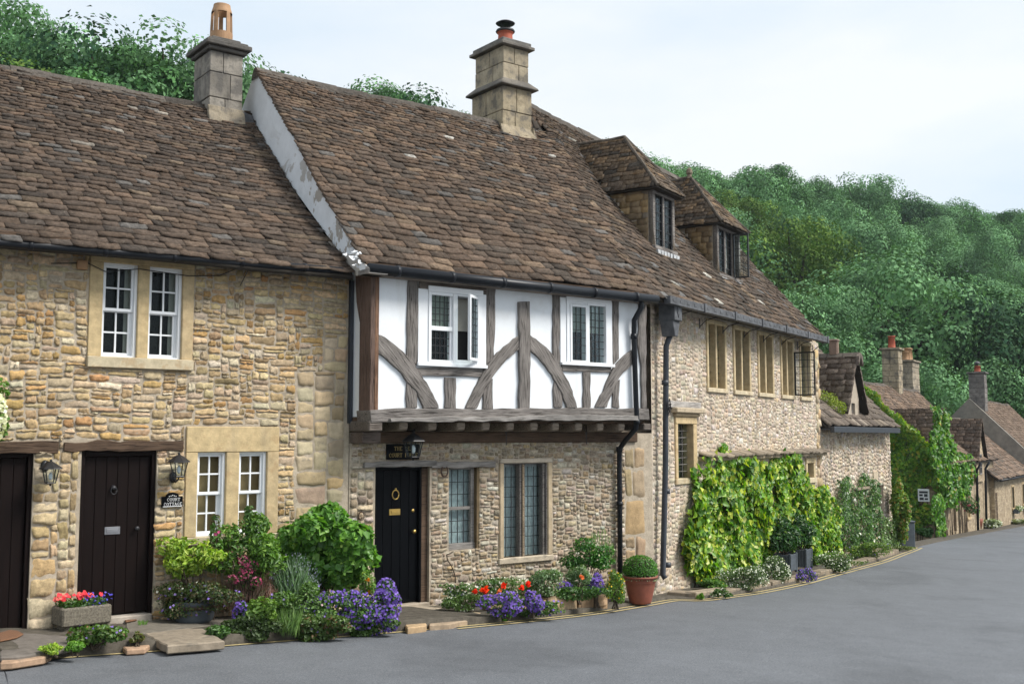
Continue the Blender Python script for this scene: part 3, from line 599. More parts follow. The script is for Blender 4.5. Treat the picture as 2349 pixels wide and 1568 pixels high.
# ================================================================== 2 the timber framed court house
mid = thing('timber_framed_house', 'half timbered house with white jettied upper floor over rubble stone ground floor', 'house', FA)
JD = .5
jr = FA.px(*v3(2140, 500), JD)[0]; jl = FA.px(*v3(284, 600), JD)[0]
zb = FA.px(*v3(1000, 1000), JD)[1]
W1o = rc(FA, v3, 603, 198, 1062, 708, JD); W1i = rc(FA, v3, 670, 205, 1030, 690, JD)
W2o = rc(FA, v3, 1562, 252, 1912, 700, JD); W2i = rc(FA, v3, 1602, 268, 1898, 690, JD)
mb = MB(); wall_plane(mb, jl, jr, zb-.1, 3.95, [W1i, W2i], .14, -JD)
mb.add([(0, -JD, zb-.1), (0, .05, zb-.1), (0, .05, 3.95), (0, -JD, 3.95)], [(0, 3, 2, 1)]); mb.add([(jr, -JD, zb-.1), (jr, .05, zb-.1), (jr, .05, 3.95), (jr, -JD, 3.95)], [(0, 1, 2, 3)])
mb.box(jl, jr, -JD+.16, -JD+.2, zb-.1, 3.9)
upw = mb.build('upper_wall', M['plaster'], mid)
TB = []
def T3(name, pts, mat='timber', proud=.028, **k): return timber(name, pp(FA, v3, pts, JD), JD, proud, M[mat], mid, **k)
# corner post with its jowled side
a, b = jl, FA.px(*v3(333, 600), JD)[0]; mb = MB(); mb.box(a-.012, b, -JD-.035, -JD+.26, zb-.1, 3.86, (.55, .5, .5)); mb.prism_x([(-JD+.26, 3.2), (-JD+.26, 3.86), (-JD+.4, 3.86), (-JD+.36, 3.5)], a-.012, a+.1, (.55, .5, .5))
mb.box(a+.055, b+.004, -JD-.04, -JD-.03, zb-.1, 3.86, (.8, .62, .5)); mb.C = [(c[0]*1.25, c[1]*1.15, c[2]*1.1) for c in mb.C]; mb.build('corner_post', M['timber_post'], mid, bevel=.01)
T3('post', [(537, 60), (608, 60), (602, 700), (530, 640)], 'timber'); T3('post', [(526, 790), (600, 870), (600, 985), (523, 985)])
T3('rail', [(612, 110), (1066, 140), (1066, 232), (612, 202)], tint=(.8, .75, .7)); T3('post', [(1068, 100), (1130, 100), (1115, 640), (1060, 700)]); T3('post', [(1108, 790), (1108, 988), (1042, 988), (1045, 870)])
T3('rail', [(598, 708), (1045, 718), (1042, 775), (598, 762)]); T3('post', [(785, 777), (862, 777), (858, 985), (785, 985)])
def curve(pts, n=5):
    out = []
    for i in range(len(pts)-1):
        p0 = pts[max(i-1, 0)]; p1 = pts[i]; p2 = pts[i+1]; p3 = pts[min(i+2, len(pts)-1)]
        for k in range(n):
            t = k/n; out.append(tuple(.5*((2*p1[j])+(-p0[j]+p2[j])*t+(2*p0[j]-5*p1[j]+4*p2[j]-p3[j])*t*t+(-p0[j]+3*p1[j]-3*p2[j]+p3[j])*t**3) for j in (0, 1)))
    return out+[tuple(pts[-1])]
def brace(u, l): T3('brace', curve(u, 4)+curve(l, 4), 'timber', .04)
brace([(330, 482), (430, 540), (520, 625), (590, 705), (640, 785), (700, 890), (745, 985)], [(640, 985), (590, 880), (530, 800), (440, 700), (330, 615)])
brace([(1280, 497), (1200, 552), (1120, 632), (1050, 722), (985, 850), (920, 985)], [(995, 985), (1050, 860), (1120, 755), (1200, 660), (1280, 588)])
brace([(1357, 490), (1440, 552), (1520, 640), (1580, 742), (1640, 870), (1675, 980)], [(1605, 980), (1560, 870), (1500, 760), (1430, 662), (1357, 600)])
brace([(2075, 570), (1970, 652), (1900, 752), (1850, 870), (1800, 980)], [(1870, 980), (1930, 832), (1990, 742), (2075, 665)])
T3('post', [(1280, 262), (1350, 265), (1357, 500), (1352, 985), (1282, 985)], proud=.05)
T3('post', [(1512, 130), (1560, 130), (1558, 690), (1515, 640)]); T3('post', [(1517, 800), (1575, 880), (1575, 980), (1517, 980)])
T3('rail', [(1562, 180), (1910, 210), (1910, 272), (1562, 252)]); T3('rail', [(1570, 690), (1905, 702), (1905, 742), (1580, 737)])
T3('post', [(1717, 742), (1768, 742), (1768, 980), (1717, 980)]); T3('post', [(1914, 200), (1957, 200), (1957, 650), (1914, 710)]); T3('post', [(1917, 850), (1963, 790), (1963, 980), (1915, 980)])
T3('corner_post', [(2095, 240), (2142, 240), (2142, 985), (2112, 985), (2106, 700), (2085, 560)], proud=.035)
# sole beam, joists, wall plate
T3('beam', [(272, 992), (520, 985), (900, 990), (1400, 984), (2060, 986), (2150, 990), (2150, 1062), (1400, 1060), (700, 1072), (276, 1080)], 'timber', .07, back=.3)
T3('beam', [(392, 1058), (700, 1040), (1100, 1044), (1500, 1028), (2062, 1034), (2062, 1066), (1400, 1068), (700, 1076), (400, 1078)], 'timber_grey', .12)
zj = FA.px(*v3(1200, 1078), JD)[1]; zj0 = FA.px(*v3(1200, 1142), JD)[1]
for X in (508, 703, 896, 1063, 1228, 1388, 1533, 1690, 1835, 1978):
    s = FA.px(*v3(X, 1105), JD-.02)[0]; w2 = .068; mb = MB()
    mb.prism_x([(-.5, zj), (-.51, zj-.05), (-.49, zj-.12), (-.44, zj0+.01), (-.3, zj0), (.1, zj0), (.1, zj)], -w2, w2, (1.5, 1.35, 1.15)); mb.build('joist', M['timber'], mid, bevel=.015, loc=(s, 0, 0))
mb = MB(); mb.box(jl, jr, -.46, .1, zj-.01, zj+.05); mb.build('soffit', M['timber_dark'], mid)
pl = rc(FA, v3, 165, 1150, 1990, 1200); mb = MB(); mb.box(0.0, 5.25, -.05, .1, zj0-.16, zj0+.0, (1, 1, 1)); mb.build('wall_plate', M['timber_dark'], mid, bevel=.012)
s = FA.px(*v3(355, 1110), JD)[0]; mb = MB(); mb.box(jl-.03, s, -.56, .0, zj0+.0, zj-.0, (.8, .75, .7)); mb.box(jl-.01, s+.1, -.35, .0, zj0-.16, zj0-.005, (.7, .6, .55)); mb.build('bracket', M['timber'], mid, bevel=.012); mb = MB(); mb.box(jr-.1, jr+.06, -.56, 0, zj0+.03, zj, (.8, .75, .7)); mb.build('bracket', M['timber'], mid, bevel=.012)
# upper windows
def ring(mb, o, i, y0, y1): mb.box(o[0], i[0], y0, y1, o[2], o[3]); mb.box(i[1], o[1], y0, y1, o[2], o[3]); mb.box(i[0], i[1], y0, y1, o[2], i[2]); mb.box(i[0], i[1], y0, y1, i[3], o[3])
def casement(parent, hinge, wd, z0, z1, ang, y, mat, nx, nz, fw=.04, left=False, lead=.004):
    """leaf hinged at hinge; swings out of the wall"""
    m = MB(); sg = 1 if left else -1
    a, b = (0, wd) if left else (-wd, 0)
    m.box(a, a+fw, -.02, .02, z0, z1); m.box(b-fw, b, -.02, .02, z0, z1); m.box(a+fw, b-fw, -.02, .02, z0, z0+fw); m.box(a+fw, b-fw, -.02, .02, z1-fw, z1)
    o = m.build('casement', mat, parent, bevel=.003, loc=(hinge, y, 0), rot=(0, 0, ang if not left else -ang))
    m = MB(); leaded(m, a+fw, b-fw, z0+fw, z1-fw, 0, nx, nz, lead); m.build('glazing_bars', M['iron'], o)
    m = MB(); m.box(a+fw, b-fw, .004, .008, z0+fw, z1-fw); m.build('pane', M['glass'], o); return o
m = MB(); ring(m, W1o, W1i, -JD-.03, -JD+.02); io = W1i; lt = rc(FA, v3, 690, 226, 836, 660, JD); rt = rc(FA, v3, 866, 236, 995, 662, JD)
m.box(io[0], lt[0], -JD-.045, -JD+.1, io[2], io[3]); m.box(lt[1], rt[0], -JD-.045, -JD+.1, io[2], io[3]); m.box(rt[1], io[1], -JD-.045, -JD+.1, io[2], io[3])
for q in (lt, rt): m.box(q[0], q[1], -JD-.04, -JD+.1, io[2], q[2]); m.box(q[0], q[1], -JD-.04, -JD+.1, q[3], io[3])
m.box(W1o[0]-.02, W1o[1]+.0, -JD-.07, -JD-.03, W1o[2], W1o[2]+.045); m.box(io[0]-.01, io[1]+.01, -JD-.06, -JD-.03, io[3]-.02, io[3]+.06)
zt = FA.px(*v3(760, 448), JD)[1]; m.box(lt[0], lt[1], -JD-.03, -JD+.03, zt-.03, zt+.03); st = .022
m.box(lt[0], lt[0]+st, -JD-.01, -JD+.03, lt[2], lt[3]); m.box(lt[1]-st*1.6, lt[1], -JD-.01, -JD+.03, lt[2], lt[3])
win = m.build('window', M['white'], mid, bevel=.004)
m = MB(); leaded(m, lt[0]+st, lt[1]-st*1.6, zt+.03, lt[3], -JD+.015, 4, 5); leaded(m, lt[0]+st, lt[1]-st*1.6, lt[2], zt-.03, -JD+.015, 4, 4); m.build('glazing_bars', M['iron'], win)
pane(win, lt[0]+.01, lt[1]-.01, lt[2], lt[3], -JD+.02); dark_panel(win, lt[0], lt[1], zt-.0, lt[3], -JD+.09, 'curtain', 'curtain'); dark_panel(win, lt[0]-.02, lt[1]+.02, lt[2], lt[3], -JD+.135); dark_panel(win, rt[0], rt[1], lt[2], lt[3], -JD+.134)  # upper curtain panel's greenish tone stands in for a reflection on this pane
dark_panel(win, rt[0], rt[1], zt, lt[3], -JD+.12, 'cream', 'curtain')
casement(win, rt[1]+.012, (rt[1]-rt[0])+.012, rt[2]-.012, rt[3]+.01, radians(33), -JD-.055, M['white'], 4, 9)
m = MB(); ring(m, W2o, W2i, -JD-.03, -JD+.02); io = W2i; lt = rc(FA, v3, 1622, 285, 1742, 682, JD); rt = rc(FA, v3, 1756, 297, 1866, 678, JD)
m.box(io[0], lt[0], -JD-.045, -JD+.1, io[2], io[3]); m.box(lt[1], rt[0], -JD-.045, -JD+.1, io[2], io[3]); m.box(rt[1], io[1], -JD-.045, -JD+.1, io[2], io[3])
for q in (lt, rt): m.box(q[0], q[1], -JD-.04, -JD+.1, io[2], q[2]); m.box(q[0], q[1], -JD-.04, -JD+.1, q[3], io[3])
m.box(W2o[0]-.0, W2o[1]+.02, -JD-.07, -JD-.03, W2o[2], W2o[2]+.04); m.box(io[0]-.01, io[1]+.01, -JD-.06, -JD-.03, io[3]-.02, io[3]+.05)
win = m.build('window', M['white'], mid, bevel=.004)
casement(win, lt[0]+.003, lt[1]-lt[0]-.006, lt[2]+.003, lt[3]-.003, 0.0, -JD-.035, M['white'], 3, 7, left=True)
m = MB(); leaded(m, rt[0], rt[1], rt[2], rt[3], -JD+.015, 4, 8); m.build('glazing_bars', M['iron'], win); pane(win, rt[0], rt[1], rt[2], rt[3], -JD+.02)
zc_ = (lt[2]*.45+lt[3]*.55); dark_panel(win, lt[0], rt[1], lt[2], zc_, -JD+.135); dark_panel(win, lt[0], rt[1], zc_, lt[3], -JD+.11, 'curtain', 'curtain')
# gutter of the jetty, downpipe
ga = FA.px(*v3(275, 40), .74); gb = FA.px(*v3(2215, 250), .74); mb = MB(); mb.tube([(ga[0], -.74, ga[1]), (gb[0]+.02, -.74, gb[1])], .068, 12)
for k in range(6): q = (k+.5)/6; x = ga[0]+(gb[0]-ga[0])*q; z = ga[1]+(gb[1]-ga[1])*q; mb.tube([(x-.03, -.74, z), (x+.03, -.74, z)], .078, 12)
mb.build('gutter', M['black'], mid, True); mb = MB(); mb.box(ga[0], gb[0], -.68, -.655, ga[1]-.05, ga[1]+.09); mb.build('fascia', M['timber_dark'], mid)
mb = MB(); mb.box(ga[0]-.0, gb[0], -.655, -.45, 3.80, 3.84, (1.4, 1.3, 1.2)); mb.build('eaves_board', M['timber'], mid)
P = []
for X, Y, d in ((2118, 235, .72), (2118, 300, .70), (2068, 390, .60), (2066, 500, .57), (2085, 1075, .57), (2080, 1120, .55), (2010, 1200, .25), (1968, 1260, .09), (1968, 1400, .08)):
    s, z = FA.px(*v3(X, Y), d); P.append((s, -d, z))
s, z = FA.px(1424, 1310, .08); P.append((P[-1][0], -.08, -.93)); 
mb = MB(); mb.tube(P, .042, 12)
for i in (3, 4, 7): mb.tube([Vector(P[i])+Vector((0, 0, .04)), Vector(P[i])-Vector((0, 0, .04))], .052, 12)
mb.tube([(P[-1][0], -.08, .6), (P[-1][0], -.08, .66)], .052, 12); mb.build('downpipe', M['black'], mid, True)
# ground floor
md = rc(FA, v4, 190, 258, 582, 1250); sw = rc(FA, v4, 722, 262, 942, 855); mw = rc(FA, v4, 1080, 200, 1458, 945)
lnA = rc(FA, v4, 108, 220, 622, 262); lnB = rc(FA, v4, 582, 224, 1050, 268); pr = (FA.px(1434, 1200)[0], MIDL-.0, -1.3, 1.55)
mb = MB(); wall_plane(mb, -.02, MIDL, -1.4, 1.75, [(md[0], md[1], -1.4, md[3]), sw, mw], .3); mb.box(-.02, MIDL, .33, .4, -1.4, 1.75); mb.box(MIDL-.3, MIDL-.01, .4, 6, -1.4, 3.9); mb.box(.3, MIDL-.3, 5.7, 6., -1.4, 3.9); mb.box(0, .3, .4, 6, -1.4, 3.9)
gw = mb.build('ground_floor_wall', M['mortar'], mid)
rng = np.random.default_rng(11)
jl_ = (.0, md[0], -.65, 1.3)
R = pack(.0, pr[0], -1.35, zj0-.1, [(md[0], md[1], -1.4, md[3]), sw, mw, lnA, lnB, (pr[0], 9, -2, 3), jl_], .032, .031, [2, 3, 4, 5, 6], [1, 2, 2, 3], rng)
stones('rubble_masonry', R, M['rubble_pale'], gw, PAL_MID, rng, depth=.014, gap=.011, nu=7, nv=5, rnd=.2, jit=.004)
R = pack(.0, md[0]-.005, -1.1, 1.3, [lnA], .036, .04, [3, 4, 5, 6], [2, 3, 3], rng)
stones('jamb_stones', R, M['rubble_pale'], gw, PAL_COT[1:]+PAL_MID, rng, depth=.022, gap=.011, nu=7, nv=5, rnd=.08, jit=.002, warp=.002)
R = np.array([(pr[0]+a, c, pr[0]+b, d) for a, b, c, d in ((-.0, .20, 1.19, 1.5), (.21, .44, 1.18, 1.52), (0, .16, .72, 1.18), (.17, .44, .70, 1.16), (0, .44, .1, .68), (0, .2, -.1, .08), (0, .22, -.28, -.12), (0, .2, -.42, -.3), (.23, .44, -.42, .08), (0, .44, -.85, -.44), (0, .44, -1.3, -.87))])
stones('quoin_stones', R, M['cut'], gw, [((.40, .31, .20), 3), ((.36, .29, .2), 2), ((.42, .31, .17), 1)], rng, depth=.02, gap=.008, nu=9, nv=9, rnd=.01, jit=.0015, warp=0)
for (a, b, c, d), k in ((lnA, 0), (lnB, 1)): timber('lintel', [(a, c-.0), (b, c+.0), (b, d), (a, d)], 0, .05, M['timber_grey'], mid, back=.25)
dr = plank_door(mid, md[0], md[1]-.1, md[2], md[3], .1, 5, M['door_black'], M['door_black'], fw=.035, ft=.05); mb = MB(); mb.box(md[1]-.1, md[1]-.0, .05, .28, md[2], md[3]); mb.build('jamb', M['timber_dark'], mid)
s, z = on(FA, v4, 338, 460, -.09); m = MB(); m.tube([(s+.052*cos(a), .085, z+.062*sin(a)) for a in np.linspace(0, 2*pi, 21)], .008, 7); m.lathe([(.014, 0), (.012, .02)], (s, .08, z+.07)); m.build('knocker', M['brass'], dr, True)
s0, s1, z0, z1 = rc(FA, v4, 294, 562, 374, 607, -.09); m = MB(); m.box(s0, s1, .088, .098, z0, z1); m.box(s0+.03, s1-.03, .078, .09, z0+.025, z1-.025); m.build('letterbox', M['brass'], dr, bevel=.004)
s, z = on(FA, v4, 462, 722, -.09); m = MB(); m.lathe([(.014, 0), (.013, .03), (.028, .045), (.03, .06), (.018, .075)], n=14); m.build('door_knob', M['brass'], dr, True, loc=(s, .1, z), rot=(pi/2, 0, 0))
s, z = on(FA, v4, 466, 574, -.09); m = MB(); m.lathe([(.024, 0), (.024, .01), (.012, .014)], n=14); m.build('lock', M['brass'], dr, True, loc=(s, .1, z), rot=(pi/2, 0, 0))
m = MB(); m.box(md[0], md[1], -.03, .25, md[2]-.16, md[2]+.0, (.4, .36, .3)); m.build('doorstep', M['cut'], mid, bevel=.01)
# small sash window
a, b, c, d = sw; fr_ = rc(FA, v4, 722, 268, 914, 852, -.1); m = MB(); yf = .1; b2 = min(fr_[1], b-.05)
m.box(a, a+.018, yf-.03, yf+.05, c, d); m.box(b2-.055, b2, yf-.03, yf+.05, c, d); m.box(a+.018, b2-.055, yf-.03, yf+.05, d-.04, d); m.box(a-.0, b2+.02, yf-.05, yf+.06, c, c+.09); zt = rc(FA, v4, 722, 545, 885, 568, -.1); m.box(a+.018, b2-.055, yf-.02, yf+.04, zt[2], zt[3])
win = m.build('window', M['timber_grey'], mid, bevel=.004); win['label'] = 'small leaded sash window in a bare grey wooden frame'
m = MB(); leaded(m, a+.018, b2-.055, zt[3], d-.04, yf+.01, 4, 3); leaded(m, a+.018, b2-.055, c+.09, zt[2], yf+.01, 4, 3); m.build('glazing_bars', M['iron'], win); pane(win, a+.01, b2-.04, c+.05, d-.03, yf+.02); dark_panel(win, a-.0, b2+.0, c, d, yf+.09, 'lace', 'curtain'); 
m = MB(); m.box(b2, b, .0, .28, c+.0, d, (.35, .3, .22)); m.build('reveal', M['mortar'], win)
# mullioned window
a, b, c, d = mw; lt = rc(FA, v4, 1102, 262, 1218, 912, -.06); rt = rc(FA, v4, 1258, 258, 1382, 900, -.06); t = MB()
rt = (rt[0], rt[1], lt[2], lt[3])
t.box(a, lt[0]-.02, -.03, .2, c+.09, d-.07, (.5, .42, .3)); t.box(rt[1]+.07, b, -.03, .2, c+.09, d-.07, (.5, .42, .3)); t.box(a, b, -.035, .2, d-.07, d, (.55, .5, .42)); t.box(a-.02, b+.01, -.045, .2, c, c+.09, (.50, .45, .36))
m = MB(); m.box(lt[0]-.02, lt[0], .03, .14, lt[2]-.02, lt[3]+.04); m.box(lt[1], rt[0], .02, .14, lt[2]-.02, lt[3]+.04); m.box(rt[1], rt[1]+.07, .02, .14, lt[2]-.02, lt[3]+.04); m.box(lt[0]-.02, rt[1]+.07, .03, .14, lt[3]+.04, d-.07); m.box((lt[1]+rt[0])/2-.018, (lt[1]+rt[0])/2+.018, -.005, .02, lt[2]-.02, lt[3]+.04, (1.3, 1.1, .8)); m.box(lt[0], rt[1], .03, .14, c+.09, lt[2])
m.box(rt[1]+.045, rt[1]+.07, -.01, .02, lt[2]-.02, lt[3]+.04)
win = m.build('window', M['timber'], mid, bevel=.006); t.build('surround', M['cut'], win, bevel=.012); m = MB()
for q in (lt, rt): leaded(m, q[0], q[1], q[2], q[3], .1, 3, 9)
m.build('glazing_bars', M['iron'], win)
for q in (lt, rt): pane(win, q[0], q[1], q[2], q[3], .105)
dark_panel(win, lt[0]-.03, rt[1]+.03, lt[2]-.02, lt[3]+.05, .19, 'lace', 'curtain')
# roofs: the two roof planes meet in a swept hip
T45, T50 = tan(radians(45)), tan(radians(50))
def zwing(P): s, v = FW.inv(P); return 3.93+(v+.38)*T50
def zmid(P): s, v = FA.inv(P); return 3.95+(v+.65)*T45
def clampA(s, v, z):
    W_ = FA.P[None, :2]+np.outer(s, FA.u[:2])+np.outer(v, FA.v[:2]); zw = zwing(W_); return np.where(s > 2.5, np.minimum(z, zw+.02), z)
TM = 5.0; sm_ = roof_surf(.65, 3.95, 45, .02, .013, TM, clampA, ph=2.)
def hipM(t):
    q = np.linspace(4, 9, 200); v = -.65+t*cos(radians(45)); z = 3.95+t*sin(radians(45)); ok = [z < zwing(FA.w(a, v)) for a in q]; return float(q[ok.index(False)]) if False in ok else 9.
mroof = underlay(mid, sm_, -.06, lambda t: min(hipM(t), 7.3), TM, 3.0, 'roof')
def keepM(s, t): v = -.65+t*cos(radians(45)); z = 3.95+t*sin(radians(45)); return z < zwing(FA.w(s, v))+.01
tiles('roof_tiles', sm_, -.235, 7.2, TM, (.165, .068), (.31, .15), rng, M['tile'], mroof, keep=keepM, pal=[((.125, .090, .067), 5), ((.102, .076, .058), 4), ((.145, .100, .070), 3.5), ((.088, .070, .056), 3), ((.18, .13, .09), 1.4), ((.142, .10, .072), 1.1), ((.135, .125, .115), 1.), ((.42, .40, .36), .05)])
ridge(mroof, sm_, -.22, 5.4, TM, .09, .5)
mb = MB(); mb.prism_x([(-.78, 3.86), (-.45, 3.80), (1., 5.1-.15), (3.4, 6.85), (5.5, 4.8), (5.5, 4.9), (2.93, 7.50), (1.2, 5.785), (.2, 4.785), (-.62, 3.96)], -.2, -.07); mb.build('gable_wall', M['peel'], mid)
mb = MB(); mb.box(-.2, jl+.1, -.78, -.5, 3.80, 3.86); mb.build('eaves_board', M['timber_grey'], mid)
# flaking paint at the foot of the gable strip
mb = MB(); g = np.random.default_rng(4)
for k in range(16):
    x = -.24-abs(g.normal(0, .07)); v = -.62+g.uniform(-.12, .12); z = 3.93+g.uniform(-.06, .14); a = g.uniform(0, 6.3); r = g.uniform(.02, .055)
    mb.add([(x+r*cos(a), v-.02, z+r*.6*sin(a)), (x+r*cos(a+2), v, z+r*.6*sin(a+2)), (x+r*cos(a+3.5), v-.03, z+r*.6*sin(a+3.5)), (x+r*.5*cos(a+4.7), v-.02, z+r*.6*sin(a+4.7))], [(0, 1, 2, 3)], (1, 1, 1))
o = mb.build('peeling_paint', M['white'], mid); o.modifiers.new('t', 'SOLIDIFY').thickness = .004
# chimney on the court house ridge
mb = MB(); g = np.random.default_rng(8); c0, c1, c2, c3 = 4.57, 5.16, 2.72, 3.62
blockstack(mb, c0-.045, c1+.045, c2-.045, c3+.045, 6.9, 8.15, .42, (.42, .35, .235), g, .010); blockstack(mb, c0, c1, c2, c3, 8.30, 8.93, .33, (.40, .34, .24), g, .010)
mb.prism_x([(c2-.2, 7.05), (c2-.05, 7.15), (c2-.045, 7.42), (c2-.12, 7.25)], c0-.1, c1+.1, (.42, .35, .24)); mb.prism([(c1+.04, 7.45), (c1+.04, 6.9), (c1+.28, 6.9)], c2-.1, c3, (.42, .35, .24))
ch = mb.build('chimney', M['chimney'], mid, bevel=.008); mb = MB(); e = .14
V = [(c0-e, c2-e, 8.15), (c1+e, c2-e, 8.15), (c1+e, c3+e, 8.15), (c0-e, c3+e, 8.15), (c0-e, c2-e, 8.18), (c1+e, c2-e, 8.18), (c1+e, c3+e, 8.18), (c0-e, c3+e, 8.18), (c0, c2, 8.32), (c1, c2, 8.32), (c1, c3, 8.32), (c0, c3, 8.32)]
mb.add(V, [(0, 3, 2, 1), (0, 1, 5, 4), (1, 2, 6, 5), (2, 3, 7, 6), (3, 0, 4, 7), (4, 5, 9, 8), (5, 6, 10, 9), (6, 7, 11, 10), (7, 4, 8, 11), (8, 9, 10, 11)], (.20, .18, .15))
e = .09; mb.box(c0-e, c1+e, c2-e, c3+e, 8.93, 8.99, (.22, .2, .17)); mb.box(c0-e+.05, c1+e-.05, c2-e+.05, c3+e-.05, 8.99, 9.07, (.2, .19, .17)); mb.build('chimney_cap', M['chimney'], ch, bevel=.01)
mb = MB(); cc = (4.86, 3.05, 9.06); mb.lathe([(.16, 0), (.15, .05), (.135, .2), (.14, .24), (.16, .25), (.16, .28), (.13, .29)], cc, 22); o = mb.build('chimney_pot', M['red_clay'], ch, True); mb = MB(); mb.lathe([(.17, .26), (.185, .28), (.17, .31)], cc, 20); mb.lathe([(.03, .44), (.17, .425), (.185, .44), (.12, .475), (.02, .485)], cc, 22)
for k in range(4): a = k*pi/2+.4; mb.tube([(cc[0]+.1*cos(a), cc[1]+.1*sin(a), cc[2]+.28), (cc[0]+.1*cos(a), cc[1]+.1*sin(a), cc[2]+.43)], .008, 5)
mb.build('cowl', M['iron'], ch, True)

# ================================================================== 3 the long stone wing beyond the court house
wing = thing('stone_house', 'tall grey rubble stone house with five mullioned upper windows and two roof dormers', 'house', FW)
WL = 9.44; idv = lambda x, y: (x, y)
ww = [rc(FW, v5, *q) for q in ((258, 172, 358, 540), (395, 210, 482, 556), (520, 245, 600, 570), (637, 277, 704, 578), (735, 300, 792, 588))]
zt = ww[0][3]; zbm = ww[0][2]; ww = [(a, b, zbm-.0, zt) for a, b, c, d in ww]
sm = rc(FW, v5, 98, 665, 207, 1005); hd = rc(FW, v5, 78, 618, 222, 662); wl = rc(FW, v5, 40, 585, 220, 618)
gwn = [rc(FW, v5, 318, 900, 372, 1260), rc(FW, v5, 600, 1060, 650, 1300), rc(FW, v5, 765, 872, 812, 1000)]
mb = MB(); wall_plane(mb, .0, WL, -1.9, 3.93, ww+[sm]+gwn[:1]+gwn[2:], .25); mb.box(0, WL, .3, .38, -1.9, 3.93); mb.box(WL-.3, WL, .38, 6.7, -1.9, 3.9); mb.box(0, .3, .38, 6.7, -1.9, 3.9); mb.box(.3, WL-.3, 6.4, 6.7, -1.9, 3.9)
wwall = mb.build('wall', M['mortar_wing'], wing)
mb = MB(); mb.prism_x([(0, 3.9), (3.18, 7.95), (6.5, 3.9)], WL-.3, WL-.02); mb.build('gable', M['farwall'], wing); mb = MB(); mb.prism_x([(.6, 3.9), (3.18, 7.95), (6.5, 3.9)], .5, .75); mb.build('gable', M['farwall'], wing)
rng = np.random.default_rng(21)
wlow = [(s_[0], s_[1], s_[2], s_[3]) for s_ in ww]+[sm, hd, wl]+gwn[:1]+gwn[2:]
R = pack(.02, WL, -1.85, 3.9, wlow, .034, .03, [2, 3, 4, 5, 6, 7], [2, 2, 3, 3, 4], rng)
stones('rubble_masonry', R, M['rubble_wing'], wwall, PAL_WING, rng, depth=.008, gap=.008, nu=6, nv=5, rnd=.2, jit=.004)
R = pack(WL-.34, WL, -1.8, 3.8, [], .05, .06, [3, 5, 6], [3, 4, 5], rng); stones('quoin_stones', R, M['cut'], wwall, PAL_CUT, rng, depth=.036, gap=.012, nu=5, nv=5, rnd=.08, warp=0)
def mull_window(q, lights=2, y0=-.03, glass='dark', fw=.085, label=None):
    a, b, c, d = q; t = MB(); col = (.55, .44, .27); t.box(a, a+fw, y0, .18, c+fw, d-fw, col); t.box(b-fw, b, y0, .18, c+fw, d-fw, col); t.box(a-.01, b+.01, y0-.012, .18, d-fw, d, col); t.box(a-.01, b+.01, y0-.02, .18, c, c+fw, (.58, .49, .34))
    L_ = []; n = lights; mw_ = .07; inner = (b-a-2*fw-(n-1)*mw_)/n
    for k in range(n):
        x = a+fw+k*(inner+mw_); L_.append((x, x+inner))
        if k: t.box(x-mw_, x, y0+.012, .16, c+fw, d-fw, col)
    win = t.build('window', M['ashlar'], wing, bevel=.01)
    m = MB(); m2 = MB()
    for x, e in L_: leaded(m, x, e, c+fw, d-fw, .1, 3, 8); m2.box(x, e, .108, .112, c+fw, d-fw)
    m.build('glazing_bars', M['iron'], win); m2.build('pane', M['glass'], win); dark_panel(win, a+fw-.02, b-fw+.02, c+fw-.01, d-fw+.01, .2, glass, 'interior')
    if label: win['label'] = label
    return win
for k, q in enumerate(ww): w_ = mull_window(q, 2 if k < 4 else 1, glass='blind' if k in (0, 2, 3) else 'dark')
# open iron casement, hinged beside the fourth window
q = ww[3]; hs = q[1]-.02; m = MB(); ca = FW.px(*v5(690, 320), .2)[1]; cb = FW.px(*v5(690, 548), .2)[1]; wd = .47
for (y0, y1, z0, z1) in ((-.03-.035, -.03, cb, ca), (-.03-wd, -.03-wd+.03, cb, ca), (-.03-wd+.03, -.065, cb, cb+.03), (-.03-wd+.03, -.065, ca-.03, ca)): m.box(hs-.015, hs+.015, y0, y1, z0, z1)
cas = m.build('casement', M['iron'], wing); cas['label'] = 'open black iron casement standing out from the wall'; m = MB()
for k in range(1, 3): y = -.065-(wd-.065)*k/3; m.box(hs-.005, hs+.005, y-.006, y+.006, cb+.03, ca-.03)
for k in range(1, 6): z = cb+.03+(ca-cb-.06)*k/6; m.box(hs-.006, hs+.006, -.03-wd+.03, -.065, z-.006, z+.006)
m.build('glazing_bars', M['iron'], cas); m = MB(); m.box(hs-.002, hs+.002, -.03-wd+.03, -.065, cb+.03, ca-.03); m.build('pane', m_glass('clear_glass', (.93, .95, .96), .1), cas)
# narrow window with hood and weathered lintel
a, b, c, d = sm; t = MB(); fw = .1; col = (.55, .42, .24); t.box(a, a+fw, -.03, .18, c+fw, d-.12, col); t.box(b-.16, b, -.03, .18, c+fw, d-.12, col); t.box(a-.02, b+.02, -.04, .18, c, c+fw, (.5, .42, .28)); t.box(a, b, -.035, .18, d-.12, d, col)
win = t.build('window', M['ashlar'], wing, bevel=.01); win['label'] = 'narrow leaded window under a hood stone'; m = MB(); leaded(m, a+fw, b-.16, c+fw, d-.12, .1, 3, 8); m.build('glazing_bars', M['timber_grey'], win); pane(win, a+fw, b-.16, c+fw, d-.12, .106); dark_panel(win, a+fw-.02, b-.1, c+.05, d-.05, .2)
m = MB(); m.box(hd[0], hd[1], -.13, .1, hd[2]+.06, hd[3], (.46, .40, .30)); m.box(hd[0]+.1, hd[1]-.1, -.07, .1, hd[2], hd[2]+.06, (.46, .38, .26)); m.build('window_hood', M['cut'], win, bevel=.015)
